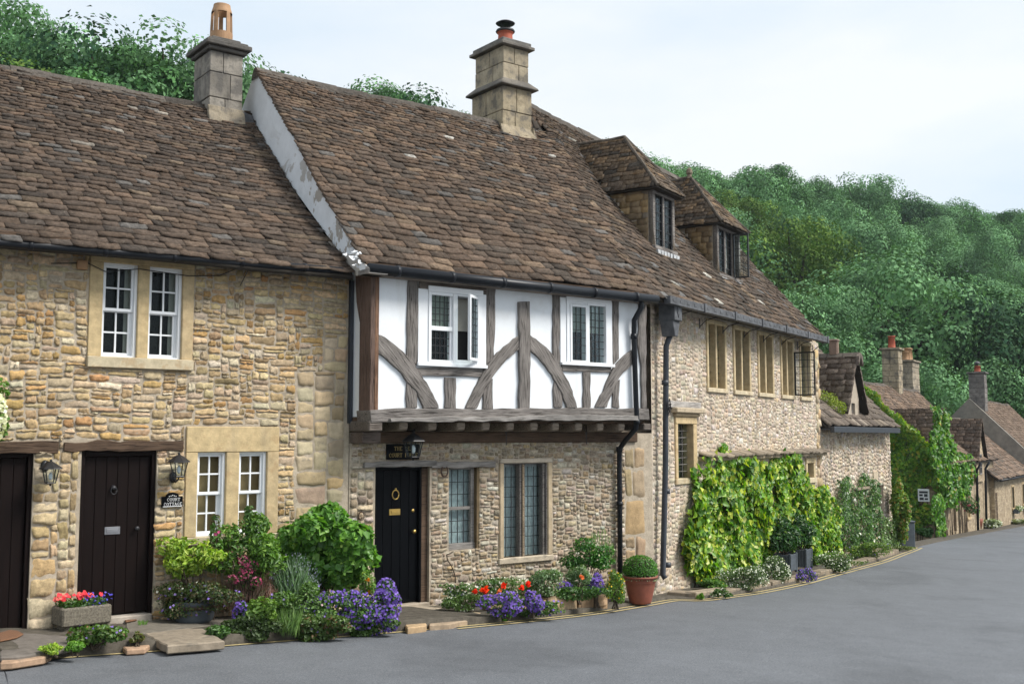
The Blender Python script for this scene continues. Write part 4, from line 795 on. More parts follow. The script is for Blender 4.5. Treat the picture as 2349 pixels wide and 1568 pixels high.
timber('lintel', [(wl[0], wl[2]), (wl[1], wl[2]), (wl[1], wl[3]), (wl[0], wl[3])], 0, .05, M['timber_grey'], wing, tint=(1.5, 1.5, 1.5))
for q in (gwn[0], gwn[2]): mull_window(q, 1, glass='dark', fw=.12)
a, b, c, d = gwn[1]; m = MB(); m.box(a, b, -.04, .1, c-.3, d, (.42, .33, .2)); m.build('door_jamb', M['cut'], wing, bevel=.01)
# string course of stone slates
def zst(s): return 1.34-.0*s
rng = np.random.default_rng(31); sf = affine((0, -.2, 1.30), (1, 0, 0), (0, .85, .5), (0, -.5, .85)); tiles('string_course', sf, 1.95, WL+.05, .22, (.22, .22), (.34, .34), rng, M['cut'], wing, [((.30, .26, .20), 3), ((.24, .21, .17), 2)], th=.04)
mb = MB(); mb.box(1.95, WL+.03, -.14, .0, 1.25, 1.33, (.35, .30, .22)); mb.build('string_ledge', M['cut'], wing, bevel=.01)
# roof
def clampW(s, v, z):
    W_ = FW.P[None, :2]+np.outer(s, FW.u[:2])+np.outer(v, FW.v[:2]); zm = zmid(W_); sa, va = FA.inv(W_); return np.where((va < 2.95) & (s < 3.5), np.minimum(z, zm+.02), z)
TW = 5.55; sw_ = roof_surf(.38, 3.93, 50, .07, .012, TW, clampW, ph=.6)
def keepW(s, t):
    v = -.38+t*cos(radians(50)); z = 3.93+t*sin(radians(50)); P = FW.w(s, v); sa, va = FA.inv(P)
    if va < 2.92: return z <= zmid(P)+.01
    return s > .3
def hipW(t):
    q = np.linspace(2, -3, 200); ok = [keepW(a, t) for a in q]; return float(q[ok.index(False)]) if False in ok else -3.
wroof = underlay(wing, sw_, lambda t: min(hipW(t), .35), 8.78, TW, 3.4, 'roof')
tiles('roof_tiles', sw_, -1.2, 8.86, TW, (.16, .068), (.29, .15), rng, M['tile'], wroof, keep=keepW, pal=[((.112, .084, .064), 5), ((.094, .072, .056), 4), ((.13, .093, .067), 3), ((.08, .066, .053), 3), ((.17, .125, .085), 1.4), ((.15, .145, .14), .8), ((.42, .40, .35), .08)])
ridge(wroof, sw_, .3, 8.85, TW, .09, .45)
# lead gutter: square section with brackets, hopper and pipe
g0 = FW.px(*v5(60, 62), .42); g1 = FW.px(*v5(868, 268), .42); mb = MB(); n = 6
for k in range(n):
    q0, q1 = k/n, (k+1)/n; x0 = g0[0]+(g1[0]-g0[0])*q0; x1 = g0[0]+(g1[0]-g0[0])*q1; z0 = g0[1]+(g1[1]-g0[1])*q0
    mb.box(x0+.004, x1-.004, -.48, -.36, z0-.075, z0+.055); mb.box(x1-.05, x1+.03, -.50, -.34, z0-.09, z0+.07)
    for j in range(5): xx = x0+(x1-x0)*(j+.5)/5; mb.box(xx-.05, xx+.05, -.487, -.48, z0-.03, z0+.02, (1.5, 1.5, 1.5))
gt = mb.build('gutter', M['lead'], wing, bevel=.004)
for x in np.linspace(.9, 8.9, 8): mb = MB(); mb.tube([(x, -.36, g0[1]-.08), (x, -.15, g0[1]-.13), (x, -.03, g0[1]-.24)], .009, 5); mb.tube([(x, -.03, g0[1]-.09), (x, -.03, g0[1]-.27)], .011, 5); mb.build('gutter_bracket', M['iron'], gt)
h = rc(FA, v3, 2148, 262, 2285, 375, .35); mb = MB(); mb.box(.10, .40, -.40, -.1, 3.62, 3.92); mb.prism([(.10, 3.62), (.40, 3.62), (.31, 3.36), (.19, 3.36)], -.36, -.12); mb.box(.08, .42, -.42, -.08, 3.90, 3.97)
hp = mb.build('hopper', M['lead'], wing, bevel=.01); mb = MB(); mb.prism([(.19, 3.84), (.31, 3.84), (.31, 3.76), (.25, 3.67), (.19, 3.76)], -.412, -.40, (1.6, 1.6, 1.6)); mb.prism([(.22, 3.82), (.28, 3.82), (.27, 3.75), (.25, 3.71), (.23, 3.75)], -.418, -.411, (.7, .7, .7)); mb.build('shield_emblem', M['lead'], hp)
a = FW.px(1501, 750, .16); b = FW.px(1518, 1320, .10); mb = MB(); mb.tube([(.25, -.24, 3.38), (.24, -.17, 3.2), (.235, -.16, 2.6), (.22, -.14, 1.2), (b[0], -.12, b[1]+.02), (b[0]+.01, -.16, b[1]-.04)], .048, 12)
for z in (2.55, .75, -.45): mb.tube([(.23, -.15, z), (.23, -.15, z+.08)], .06, 12)
mb.build('downpipe', M['leadpipe'], wing, True)
mb = MB(); g = np.random.default_rng(2); P = [(.1+.2*g.uniform(), -.2-.06*g.uniform(), 2.0+.35*g.uniform()) for k in range(26)]; mb.tube(P, .005, 4); mb.build('cable_tangle', M['iron'], wing)
# dormers
def dormer(sl, sr, vf, zb_, zt_, zr, ov, openc=False, curtain='dark', sgn=1):
    c = (sl+sr)/2; ze = zt_+.02; m = MB(); fr = vf-.06
    m.box(sl, sl+.1, vf, vf+.1, zb_, zt_); m.box(sr-.1, sr, vf, vf+.1, zb_, zt_); m.box(sl+.1, sr-.1, vf, vf+.1, zt_-.1, zt_); m.box(sl-.02, sr+.02, vf-.05, vf+.1, zb_, zb_+.07); nl = 3 if openc else 2; lw = (sr-sl-.2-.06*(nl-1))/nl; LS = [(sl+.1+k*(lw+.06), sl+.1+k*(lw+.06)+lw) for k in range(nl)]
    for a, b in LS[1:]: m.box(a-.06, a, vf+.01, vf+.09, zb_+.07, zt_-.1)
    d = m.build('dormer', M['timber'], wing, bevel=.006)
    for k, (a, b) in enumerate(LS):
        if openc and k == nl-1:
            casement(d, a-.02, b-a, zb_+.06, zt_-.1, radians(84), vf-.01, M['iron'], 3, 6, .03, left=True); dark_panel(d, a, b, zb_+.05, zt_-.05, vf+.3, 'dark', 'interior'); dark_panel(d, a, a+.15, zb_+.05, zt_-.05, vf+.2, 'cream', 'curtain'); continue
        m = MB(); m.box(a, a+.03, vf+.02, vf+.05, zb_+.07, zt_-.1); m.box(b-.03, b, vf+.02, vf+.05, zb_+.07, zt_-.1); leaded(m, a+.03, b-.03, zb_+.07, zt_-.1, vf+.035, 3, 6); m.build('glazing_bars', M['iron'], d); pane(d, a, b, zb_+.07, zt_-.1, vf+.04); dark_panel(d, a, b, zb_+.05, zt_-.05, vf+.16)
    # cheeks
    def vroof(z): return (z-3.93)/T50-.38
    for x0, x1 in ((sl-.0, sl+.08), (sr-.08, sr)): m = MB(); m.prism_x([(vf+.1, zb_-.15), (vf+.1, zt_), (vroof(zt_)+.15, zt_), (vroof(zb_-.15)+.15, zb_-.15)], x0, x1); m.build('cheek', M['mortar_wing'], d)
    rg = np.random.default_rng(17+int(sl)); sf = affine((sl-.012, vf+.1, zb_-.05), (0, 1, 0), (.02, 0, 1), (-1, 0, 0)); Hh = zt_-zb_+.02
    tiles('cheek_slates', sf, 0, Hh/T50+.12, Hh, (.13, .11), (.3, .28), rg, M['cut'], d, [((.30, .24, .16), 3), ((.22, .20, .17), 2), ((.37, .28, .16), 2)], keep=lambda s, t: s < vroof(zb_-.05+t)-vf-.1+.12, th=.018)
    # hipped roof
    ex = .13; vr = vf+ov; hw = (sr-sl)/2+ex; zv = vf-.16; ze = zt_-.02; H_ = zr-ze
    Lm = math.hypot(hw, H_); vback = vroof(zr)+.15
    for sg in (-1, 1):
        nrm = np.array([sg*H_, 0, hw])/Lm; w_ = np.array([-sg*hw, 0, H_])/Lm
        sf = affine((c+sg*hw, zv, ze), (0, 1, 0), w_, nrm)
        def keep(s, t, sg=sg): z = ze+t*H_/Lm; return s > t/Lm*(vr-zv)-.03 and s+zv < vroof(z)+.1
        rg = np.random.default_rng(int(sl*10)+5+sg); tiles('roof_slates', sf, 0, vback-zv, Lm, (.115, .08), (.24, .17), rg, M['tile'], d, [((.17, .125, .085), 4), ((.13, .10, .075), 3), ((.24, .165, .10), 2.5), ((.10, .085, .07), 2)], keep=keep, th=.017, rag=.15, clip=lambda t: (t/Lm*(vr-zv), 99))
    Lh = math.hypot(vr-zv, H_); sf = affine((c-hw, zv, ze), (1, 0, 0), (0, (vr-zv)/Lh, H_/Lh), (0, -H_/Lh, (vr-zv)/Lh)); rg = np.random.default_rng(int(sl*10)+9)
    tiles('roof_slates', sf, 0, 2*hw, Lh, (.115, .08), (.24, .17), rg, M['tile'], d, [((.17, .125, .085), 4), ((.13, .10, .075), 3), ((.24, .165, .10), 2)], th=.017, rag=.15, clip=lambda t: (hw-hw*(1-t/Lh), hw+hw*(1-t/Lh)))
    m = MB(); e = .025; A_ = [(c-hw, zv, ze-e), (c+hw, zv, ze-e), (c+hw, vroof(ze)+.3, ze-e), (c-hw, vroof(ze)+.3, ze-e), (c, vr, zr-e), (c, vback, zr-e)]
    m.add(A_, [(0, 1, 4), (1, 2, 5, 4), (3, 0, 4, 5), (0, 3, 2, 1)]); m.build('dormer_roof', M['tilebase'], d)
    m = MB()
    for a, b in (((c-hw, zv, ze+.02), (c, vr, zr+.02)), ((c+hw, zv, ze+.02), (c, vr, zr+.02)), ((c, vr, zr+.015), (c, vback, zr+.015))):
        k = 7; P_ = [tuple(np.array(a)+(np.array(b)-np.array(a))*i/k+rg.normal(0, .006, 3)) for i in range(k+1)]
        for i in range(k): m.tube([P_[i], P_[i+1]], .038, 7, tuple(np.array((.12, .10, .08))*rg.uniform(.6, 1.3)))
    m.build('hip_tiles', M['ridge'], d); m = MB(); g = np.random.default_rng(6)
    for k in range(7): x = sl-.02+(sr-sl)*k/7; w_ = (sr-sl)/7*g.uniform(.7, 1.05); z = zb_-.02; m.prism([(x, z), (x+w_, z), (x+w_*.9, z-.07-g.uniform(0, .05)), (x+w_*.1, z-.06-g.uniform(0, .05))], vf-.10, vf-.05)
    m.build('lead_apron', M['leadpale'], d); return d
dormer(1.78, 2.76, .75, 5.17, 6.33, 7.50, .82)
D2 = dormer(4.62, 5.95, .62, 5.0, 6.12, 7.30, .85, openc=True)
mb = MB(); mb.lathe([(.06, 0), (.05, .08), (.07, .12), (.06, .2), (.02, .24)], (5.285, 1.5, 7.30), 10, (.22, .18, .13)); mb.build('finial', M['ridge'], D2)
# ================================================================== the street
def v6(X, Y): return 357.0+.2560*X, 1108.8+.2560*Y
EDGE = [(-60, 1524), (0, 1519), (200, 1503), (400, 1489), (600, 1473), (930, 1447), (1300, 1411), (1456, 1388), (1534, 1375), (1597, 1375), (1670, 1366), (1733, 1357), (1828, 1338), (1883, 1323), (1958, 1303), (2020, 1286), (2080, 1264), (2150, 1243), (2349, 1206)]
EP = [ground_at(x, y, 0)[:2] for x, y in EDGE]
EP = [EP[0]-FA.u[:2]*14, EP[0]-FA.u[:2]*6]+EP
d_ = EP[-1]-EP[-2]; d_ /= np.linalg.norm(d_); EP += [EP[-1]+d_*6, EP[-1]+d_*14+np.array([.5, 0]), EP[-1]+d_*30+np.array([3, 0])]
EP = np.array(curve([tuple(p) for p in EP], 4))
def strip(name, mat, offs, dz, i0=0, i1=None, kind='structure', skirt=None):
    E_ = EP[i0:i1]; T_ = np.gradient(E_, axis=0); T_ /= np.linalg.norm(T_, axis=1, keepdims=True); Nn = np.stack([T_[:, 1], -T_[:, 0]], 1)
    V = []; 
    for k, o in enumerate(offs):
        for p, n in zip(E_, Nn): q = p+n*o; V.append((q[0], q[1], road_z(*q)+(dz[k] if hasattr(dz, '__len__') else dz)))
    m = len(E_); F = [(a*m+i, a*m+i+1, (a+1)*m+i+1, (a+1)*m+i)[::-1] for a in range(len(offs)-1) for i in range(m-1)]
    o = npmesh(name, V, F, (1, 1, 1), mat)
    if kind: o['kind'] = kind
    return o
kk_ = np.ones(21)/21; SM = np.stack([np.convolve(np.pad(EP[:, j], 10, 'edge'), kk_, 'valid') for j in (0, 1)], 1); T_ = np.gradient(SM, axis=0); T_ /= np.linalg.norm(T_, axis=1, keepdims=True); OUT = SM+np.stack([T_[:, 1], -T_[:, 0]], 1)*10.5
INN = EP-np.stack([T_[:, 1], -T_[:, 0]], 1)*.12; V = []
for t_ in (0, .03, .08, .16, .27, .4, .55, .7, .85, 1.):
    q = INN*(1-t_)+OUT*t_
    for x_, y_ in q: V.append((x_, y_, float(road_z(x_, y_))+.03*sin(pi*t_)))
m = len(EP); o = npmesh('road', V, [(a*m+i, a*m+i+1, (a+1)*m+i+1, (a+1)*m+i)[::-1] for a in range(9) for i in range(m-1)], (1, 1, 1), M['asphalt'], smooth=True); o['kind'] = 'structure'
i0 = int(np.argmin(np.abs(EP[:, 0]-ground_at(1050, 1436)[0]))); n = len(EP)
tag(strip('yellow_line', M['yellow'], [.03, .085], .012, 2, n-18, kind=None), 'faded cream line painted along the near kerb edge of the road', 'road marking'); tag(strip('yellow_line', M['yellow'], [.16, .215], .012, i0, n-18, kind=None), 'second of the two yellow lines, farther from the kerb', 'road marking')
for o in list(bpy.data.objects):
    if o.name.startswith('yellow_line'): o['kind'] = 'thing'
# pavement / verge sheet between the kerb and the walls
V = []; F = []; PV = []
for p in EP:
    s, v = FA.inv(p); sw_, vw_ = FW.inv(p)
    if s < MIDL+.3 and sw_ < .2: wpt = FA.w(min(s, MIDL), .3); dz = .11-.075*min(max((s-1.)/4, 0), 1)
    else: wpt = FW.w(max(sw_, .0), .3); dz = .05 if sw_ < 12 else .03
    PV.append((p, wpt, dz))
m = len(PV)
for j, tt in enumerate((0, 0, .12, .5, 1)):
    for p, wp, dz in PV: q = p*(1-tt)+wp[:2]*tt; V.append((q[0], q[1], road_z(*q)+(-.03 if j == 0 else dz+.012*sin(q[0]*5+q[1]*3))))
F = [(a*m+i, (a+1)*m+i, (a+1)*m+i+1, a*m+i+1)[::-1] for a in range(4) for i in range(m-1)]
V2 = np.array(V); o = npmesh('pavement', V2, F, (1, 1, 1), M['earth']); o['kind'] = 'structure'
# ground sheet and hill -------------------------------------------------------------
SKY = [(-900, 90), (-500, -60), (-250, 0), (0, 50), (120, 95), (250, 135), (400, 110), (520, 145), (690, 165), (740, 230), (900, 290), (1050, 330), (1250, 340), (1480, 355), (1600, 385), (1740, 402), (1850, 412), (1950, 432), (2150, 455), (2349, 484), (2700, 540), (3300, 640)]
AZ = np.array([(x-CX)/FPX for x, _ in SKY]); EL = np.array([(HOR-y)/FPX for _, y in SKY])
DC = np.interp(AZ, [-.85, -.47, -.2, 0, .15, .47, .9], [62, 62, 66, 90, 130, 165, 190])
def hill(x, y):
    """height of the valley floor / hillside"""
    az = x/np.maximum(y, 1e-3); r = y
    D = np.interp(az, AZ, DC); el = np.interp(az, AZ, EL); Hc = EYE+el*D-9.5; r0 = np.interp(az, [-.47, -.2, .1, .3, .5], [27, 30, 52, 68, 74])
    t = np.clip((r-r0)/(D-r0), 0, 1.6); g0 = -.75-.042*np.minimum(FA.inv(np.stack([x, y], -1))[0], 62)-.35
    return g0+(Hc-g0)*np.minimum(t, 1)**1.12+np.maximum(t-1, 0)*2.
xs = []; tl = np.concatenate([np.linspace(-1.3, 1.4, 60)]); rl = np.concatenate([[2, 4, 7, 10, 14, 19, 25], np.arange(32, 250, 7.)])
V = []
for r in rl:
    for a in tl: x = a*r; V.append((x, r, float(hill(np.array(x), np.array(r)))))
m = len(tl); F = [(j*m+i, j*m+i+1, (j+1)*m+i+1, (j+1)*m+i) for j in range(len(rl)-1) for i in range(m-1)]
b = len(V); V += [(-400, 2, -1.2), (400, 2, -1.2), (400, -300, -1.2), (-400, -300, -1.2)]
o = npmesh('terrain', V, F, (1, 1, 1), M['hillground'], smooth=True); o['kind'] = 'structure'
mb = MB(); mb.box(-200, 200, -200, 3, -1.3, -1.0); o = mb.build('ground', M['earth']); o['kind'] = 'structure'
# flagstones and door mats ----------------------------------------------------------
def slab(name, label, cat, pix, dz, th, mat, col=(.4, .33, .24), group=None, lift=0):
    pts = [ground_at(x, y, dz) for x, y in pix]; c = np.mean(pts, 0); g = np.random.default_rng(abs(int(pix[0][0]*7+pix[0][1]))); P = []
    for i, p in enumerate(pts):
        q = pts[(i+1) % len(pts)]; k = max(1, int(np.linalg.norm(q-p)/.12))
        for j in range(k): r = p+(q-p)*j/k; P.append((r[0]-c[0]+g.normal(0, .006), r[1]-c[1]+g.normal(0, .008)))
    zz = [road_z(a+c[0], b_+c[1])+dz-c[2] for a, b_ in P]
    mb = MB(); mb.poly_z(P, [z-th for z in zz], zz, col); o = mb.build(name, mat, bevel=.012, loc=tuple(c)); return tag(o, label, cat, group)
slab('flagstone', 'big raised flagstone bridging the gutter in front of the cottage flowers', 'flagstone', [vg(975, 1225), (vg(1180, 1190)), vg(1370, 1192), vg(1515, 1275), vg(1130, 1308)], .12, .09, M['flag'], (.27, .225, .17))
slab('flagstone', 'grey flagstone at the foot of the low flower mound by the brown door', 'flagstone', [vg(1350, 1128), vg(1500, 1108), vg(1640, 1112), vg(1600, 1150), vg(1440, 1165)], .13, .06, M['flag'], (.17, .15, .125))
slab('flagstone', 'long worn flagstone below the brown court cottage door', 'flagstone', [vg(840, 1150), vg(1120, 1128), vg(1420, 1170), vg(1180, 1200), vg(960, 1222), vg(850, 1210)], .125, .05, M['flag'], (.18, .16, .13))
slab('flagstone', 'broad cracked flagstone in front of the leftmost brown door', 'flagstone', [vg(0, 1280), vg(150, 1222), vg(420, 1240), vg(640, 1268), vg(430, 1330), vg(120, 1380), vg(0, 1385)], .12, .05, M['flag'], (.17, .15, .13))
slab('flagstone', 'pinkish edge stone by the road at the lower left corner', 'flagstone', [vg(0, 1392), vg(170, 1375), vg(340, 1362), vg(300, 1385), vg(80, 1418), vg(0, 1424)], .09, .07, M['flag'], (.40, .27, .18))
slab('flagstone', 'small pinkish stone beside the raised flagstone at the road edge', 'flagstone', [vg(820, 1305), vg(900, 1290), vg(1010, 1300), vg(980, 1325), vg(850, 1335)], .07, .06, M['flag'], (.45, .30, .2))
slab('door_mat', 'brown coir mat lying in front of the court cottage door', 'door mat', [vg(800, 1105), vg(990, 1088), vg(1010, 1112), vg(850, 1145)], .15, .02, M['mat'])
slab('door_mat', 'half round brown mat in front of the leftmost door', 'door mat', [vg(-20, 1225), vg(60, 1200), vg(130, 1205), vg(155, 1225), vg(120, 1250), vg(0, 1275)], .145, .02, M['mat'], (.8, .7, .7))
slab('flagstone', 'pale stone step slab at the black front door, nearest the wall', 'flagstone', [v4(390, 1255), v4(560, 1236), v4(700, 1262), v4(560, 1300), v4(400, 1300)], .10, .08, M['flag'], (.44, .37, .28))
slab('flagstone', 'sandy stone slab of the path to the black door, beside the purple flowers', 'flagstone', [v4(400, 1306), v4(560, 1303), v4(700, 1268), v4(820, 1296), v4(640, 1332), v4(420, 1362)], .09, .09, M['flag'], (.46, .36, .25))
slab('flagstone', 'sandy stone slab of the path to the black door, beside the flower bed', 'flagstone', [v4(705, 1268), v4(870, 1290), v4(955, 1305), v4(940, 1322), v4(830, 1300)], .09, .09, M['flag'], (.42, .33, .22))
slab('flagstone', 'low sandy edge stone between the black door path and the road', 'flagstone', [v4(405, 1372), v4(560, 1350), v4(560, 1395), v4(420, 1412)], .08, .09, M['flag'], (.48, .34, .2))
slab('flagstone', 'low brown edge stone with rubble below the black door path', 'flagstone', [v4(570, 1345), v4(900, 1318), v4(890, 1350), v4(720, 1385), v4(580, 1392)], .07, .09, M['flag'], (.38, .29, .2))
def rock(name, label, cat, pix, h, mat='cut', col=(.36, .26, .16), group=None, seed=0, depth=.22):
    """edging stone standing on the street: pix = (x0, x1, y of its foot)"""
    x0, x1, y = pix; a = ground_at(x0, y, 0); b = ground_at(x1, y-(x1-x0)*.08, 0); g = np.random.default_rng(seed+abs(int(x0))); Ln = np.linalg.norm(b-a); u = (b-a)/Ln; ang = math.atan2(u[1], u[0])
    nu, nv = 6, 5; mb = MB(); V = []; 
    for k in range(nv):
        for i in range(nu):
            x = Ln*i/(nu-1); z = h*k/(nv-1); e = (1-abs(2*i/(nu-1)-1)**5); V.append((x*(.96+.04*e), -.03*e*(1-abs(2*k/(nv-1)-1)**4)+g.normal(0, .006), z*(.9+.1*e)+g.normal(0, .006)))
    b_ = len(V)
    for i in range(nu): V.append((Ln*i/(nu-1), depth+g.normal(0, .01), h*(.9+g.normal(0, .03))))
    for i in range(nu): V.append((Ln*i/(nu-1), depth, -.03))
    F = [(k*nu+i, k*nu+i+1, (k+1)*nu+i+1, (k+1)*nu+i) for k in range(nv-1) for i in range(nu-1)]+[((nv-1)*nu+i, (nv-1)*nu+i+1, b_+i+1, b_+i) for i in range(nu-1)]+[(b_+i+1, b_+nu+i+1, b_+nu+i, b_+i) for i in range(nu-1)]
    F += [tuple([k*nu for k in range(nv)]+[b_, b_+nu]), tuple([k*nu+nu-1 for k in range(nv)][::-1]+[b_+nu+nu-1, b_+nu-1])]
    mb.add(V, F, col); o = mb.build(name, M[mat], smooth=False, loc=tuple(a), rot=(0, 0, ang)); tag(o, label, cat, group); return o
ES = [((1000, 1096, 1402), .17, (.24, .2, .14), 'long dark edging slab of the flower bed beside the black door step'), ((1128, 1194, 1418), .15, (.33, .24, .15), 'brown edging stone under the purple bellflowers, nearest the black door'), ((1196, 1236, 1415), .15, (.38, .25, .14), 'squarish edging stone under the middle of the purple bellflowers'),
      ((1236, 1256, 1413), .22, (.46, .30, .15), 'narrow upright orange edging stone between the bellflower stones'), ((1258, 1326, 1412), .27, (.40, .29, .18), 'large rough edging stone right of the upright orange stone'), ((1328, 1396, 1404), .27, (.38, .26, .16), 'large brown edging block nearest the terracotta pot')]
for q, h, c, lb in ES: rock('edging_stone', lb, 'edging stone', q, h, 'flag', c, 'edging stones of the flower bed')
# soil of the beds
for nm, pts, dz, lb in (('flower_bed', [(1005, 1382), (1150, 1374), (1300, 1370), (1400, 1366), (1390, 1376), (1260, 1382), (1115, 1386)], .13, 'soil of the flower bed under the leaded windows'), ('flower_bed', [(375, 1402), (860, 1390), (885, 1412), (630, 1424), (560, 1420), (390, 1407)], .12, 'soil of the flower bed under the lower cottage window')):
    slab(nm, lb, 'flower bed', pts, dz, .08, M['soil'])
# kerb stones along the wing
KP = [v6_(*q) for v6_ in (lambda X, Y: (1456.4+.2511*X, 1174.5+.2511*Y),) for q in ((300, 775), (560, 800), (850, 760), (1100, 725), (1400, 665), (1480, 650), (1700, 590), (2000, 510), (2245, 440), (2420, 375))]
g = np.random.default_rng(9); kk = 0; wl_ = [ground_at(x, y, 0) for x, y in KP]
for a, b in zip(wl_, wl_[1:]):
    Ln = np.linalg.norm(b-a); nn = max(1, round(Ln/.75)); u = (b-a)/Ln
    for j in range(nn):
        p = a+(b-a)*j/nn; l2 = Ln/nn-.02; mb = MB(); t_ = g.uniform(.8, 1.2); hh = .11*g.uniform(.85, 1.15)
        mb.poly_z([(0, g.normal(0, .01)), (l2*.5, g.normal(0, .01)), (l2, g.normal(0, .01)), (l2, .22), (0, .22)], -.05, [hh, hh*.97, hh, hh, hh], (.27*t_, .22*t_, .16*t_))
        q = p+np.array([-u[1], u[0], 0])*.0; o = mb.build('kerb_stone', M['flag'], bevel=.014, loc=(q[0], q[1], float(road_z(q[0], q[1]))), rot=(0, math.asin(-u[2]), math.atan2(u[1], u[0]))); tag(o, 'weathered brown kerb stone edging the verge below the vine covered house', 'kerb stone', 'kerb stones below the vines'); kk += 1
# ================================================================== wall furniture
def lantern(label, F, s, z, back, body_s, body_z, sz, over, n=4, group=None, hanging=False):
    """wall lantern: body hangs at distance over from the wall"""
    t = thing('wall_lantern', label, 'lantern', F, (s, 0, z), group=group); ds, dz = body_s-s, body_z-z; m = MB()
    if back:
        m.lathe([(.03, 0), (.045, .01), (.045, .03), (.02, .05)], n=12); bk = m.build('back_plate', M['iron'], t, True, loc=(0, .0, 0), rot=(pi/2, 0, 0)); bk.scale = (1, 1.5, 1)
    m = MB()
    if hanging: m.tube([(0, 0, 0), (ds*.3, -over*.5, .05), (ds*.8, -over*.95, .04), (ds, -over, -.0+dz+sz*.95)], .01, 6)
    else: m.tube([(0, 0, 0), (ds*.4, -over*.5, -.06), (ds, -over, -.03+dz-.0)], .011, 6)
    m.build('bracket_arm', M['iron'], t, True); c = (ds, -over, dz); m = MB(); r0, r1, h = sz*.28, sz*.46, sz*.72
    def ringp(r, z): return [(c[0]+r*cos(2*pi*k/n+pi/4), c[1]+r*sin(2*pi*k/n+pi/4), c[2]+z) for k in range(n)]
    lo_, hi = ringp(r0, 0), ringp(r1, h)
    for k in range(n): m.tube([lo_[k], hi[k]], sz*.028, 5); m.tube([lo_[k], lo_[(k+1) % n]], sz*.03, 5); m.tube([hi[k], hi[(k+1) % n]], sz*.032, 5)
    m.lathe([(sz*.02, -sz*.16), (sz*.06, -sz*.12), (sz*.03, -sz*.08), (sz*.16, -.01), (r0, 0)], c, 10)
    m.build('cage', M['iron'], t); m = MB(); m.lathe([(r1*1.28, h-.004), (r1*1.22, h+sz*.03), (r1*.6, h+sz*.24), (r1*.2, h+sz*.34), (sz*.05, h+sz*.37), (sz*.07, h+sz*.41), (sz*.015, h+sz*.48)], c, n if n == 6 else 8); m.build('lantern_roof', M['iron'], t)
    m = MB(); m.add(lo_+hi, [(k, (k+1) % n, (k+1) % n+n, k+n) for k in range(n)]); m.build('pane', M['glass'], t); m = MB(); m.lathe([(.01, h*.2), (sz*.09, h*.35), (sz*.1, h*.55), (sz*.04, h*.75)], c, 10, (1, 1, 1)); m.build('bulb', M['plaster'], t, True); return t
s, z = FA.px(*v1(152, 822)); bs, bz = FA.px(*v1(172, 880), .2); lantern('black lantern hanging on a curled arm between the two brown doors', FA, s, z, True, bs, bz, .22, .2, hanging=True)
s, z = FA.px(*v1(590, 860)); bs, bz = FA.px(*v1(611, 858), .2); lantern('black coach lantern standing on its bracket above the arched name plaque', FA, s, z, True, bs, bz, .24, .2)
s, z = FA.px(*v4(470, 62)); bs, bz = FA.px(*v4(466, 190), .32); lantern('black lantern hanging below the jetty in front of the court house sign', FA, s-.05, zj0-.02, False, bs, bz, .30, .32, 6, hanging=True)
# signs
a, b, c, d = rc(FA, v1, 551, 912, 622, 962); t = thing('name_plaque', 'small black arched plaque with white lettering beside the court cottage door', 'sign', FA, ((a+b)/2, -.035, (c+d)/2)); hw, hh = (b-a)/2, (d-c)/2; m = MB()
prof = [(-hw, -hh), (hw, -hh), (hw, hh*.45)]+[(hw*.62*cos(x), hh*.45+hh*.55*sin(x)) for x in np.linspace(0, pi, 12)]+[(-hw, hh*.45)]; m.prism(prof, 0, .03); m.build('board', M['door_black'], t, bevel=.003)
SIGN = (t, hw, hh); m = MB(); m.box(-hw*.9, hw*.9, -.003, -.0, -hh*.95, -hh*.87)
for k in range(5): x = (k-2)*hw*.16; zz_ = hh*.60-abs(k-2)*.006; m.prism([(x-.006, zz_), (x, zz_+.007), (x+.006, zz_), (x, zz_-.007)], -.004, 0, (.25, .22, .22))
m.build('ornament', M['letter'], t)
a, b, c, d = rc(FA, v4, 268, 98, 500, 208); t = thing('name_board', 'black name board with gold serif lettering above the black front door', 'sign', FA, ((a+b)/2, -.04, (c+d)/2)); hw, hh = (b-a)/2, (d-c)/2; m = MB(); m.box(-hw, hw, 0, .03, -hh, hh); m.build('board', M['door_black'], t, bevel=.004)
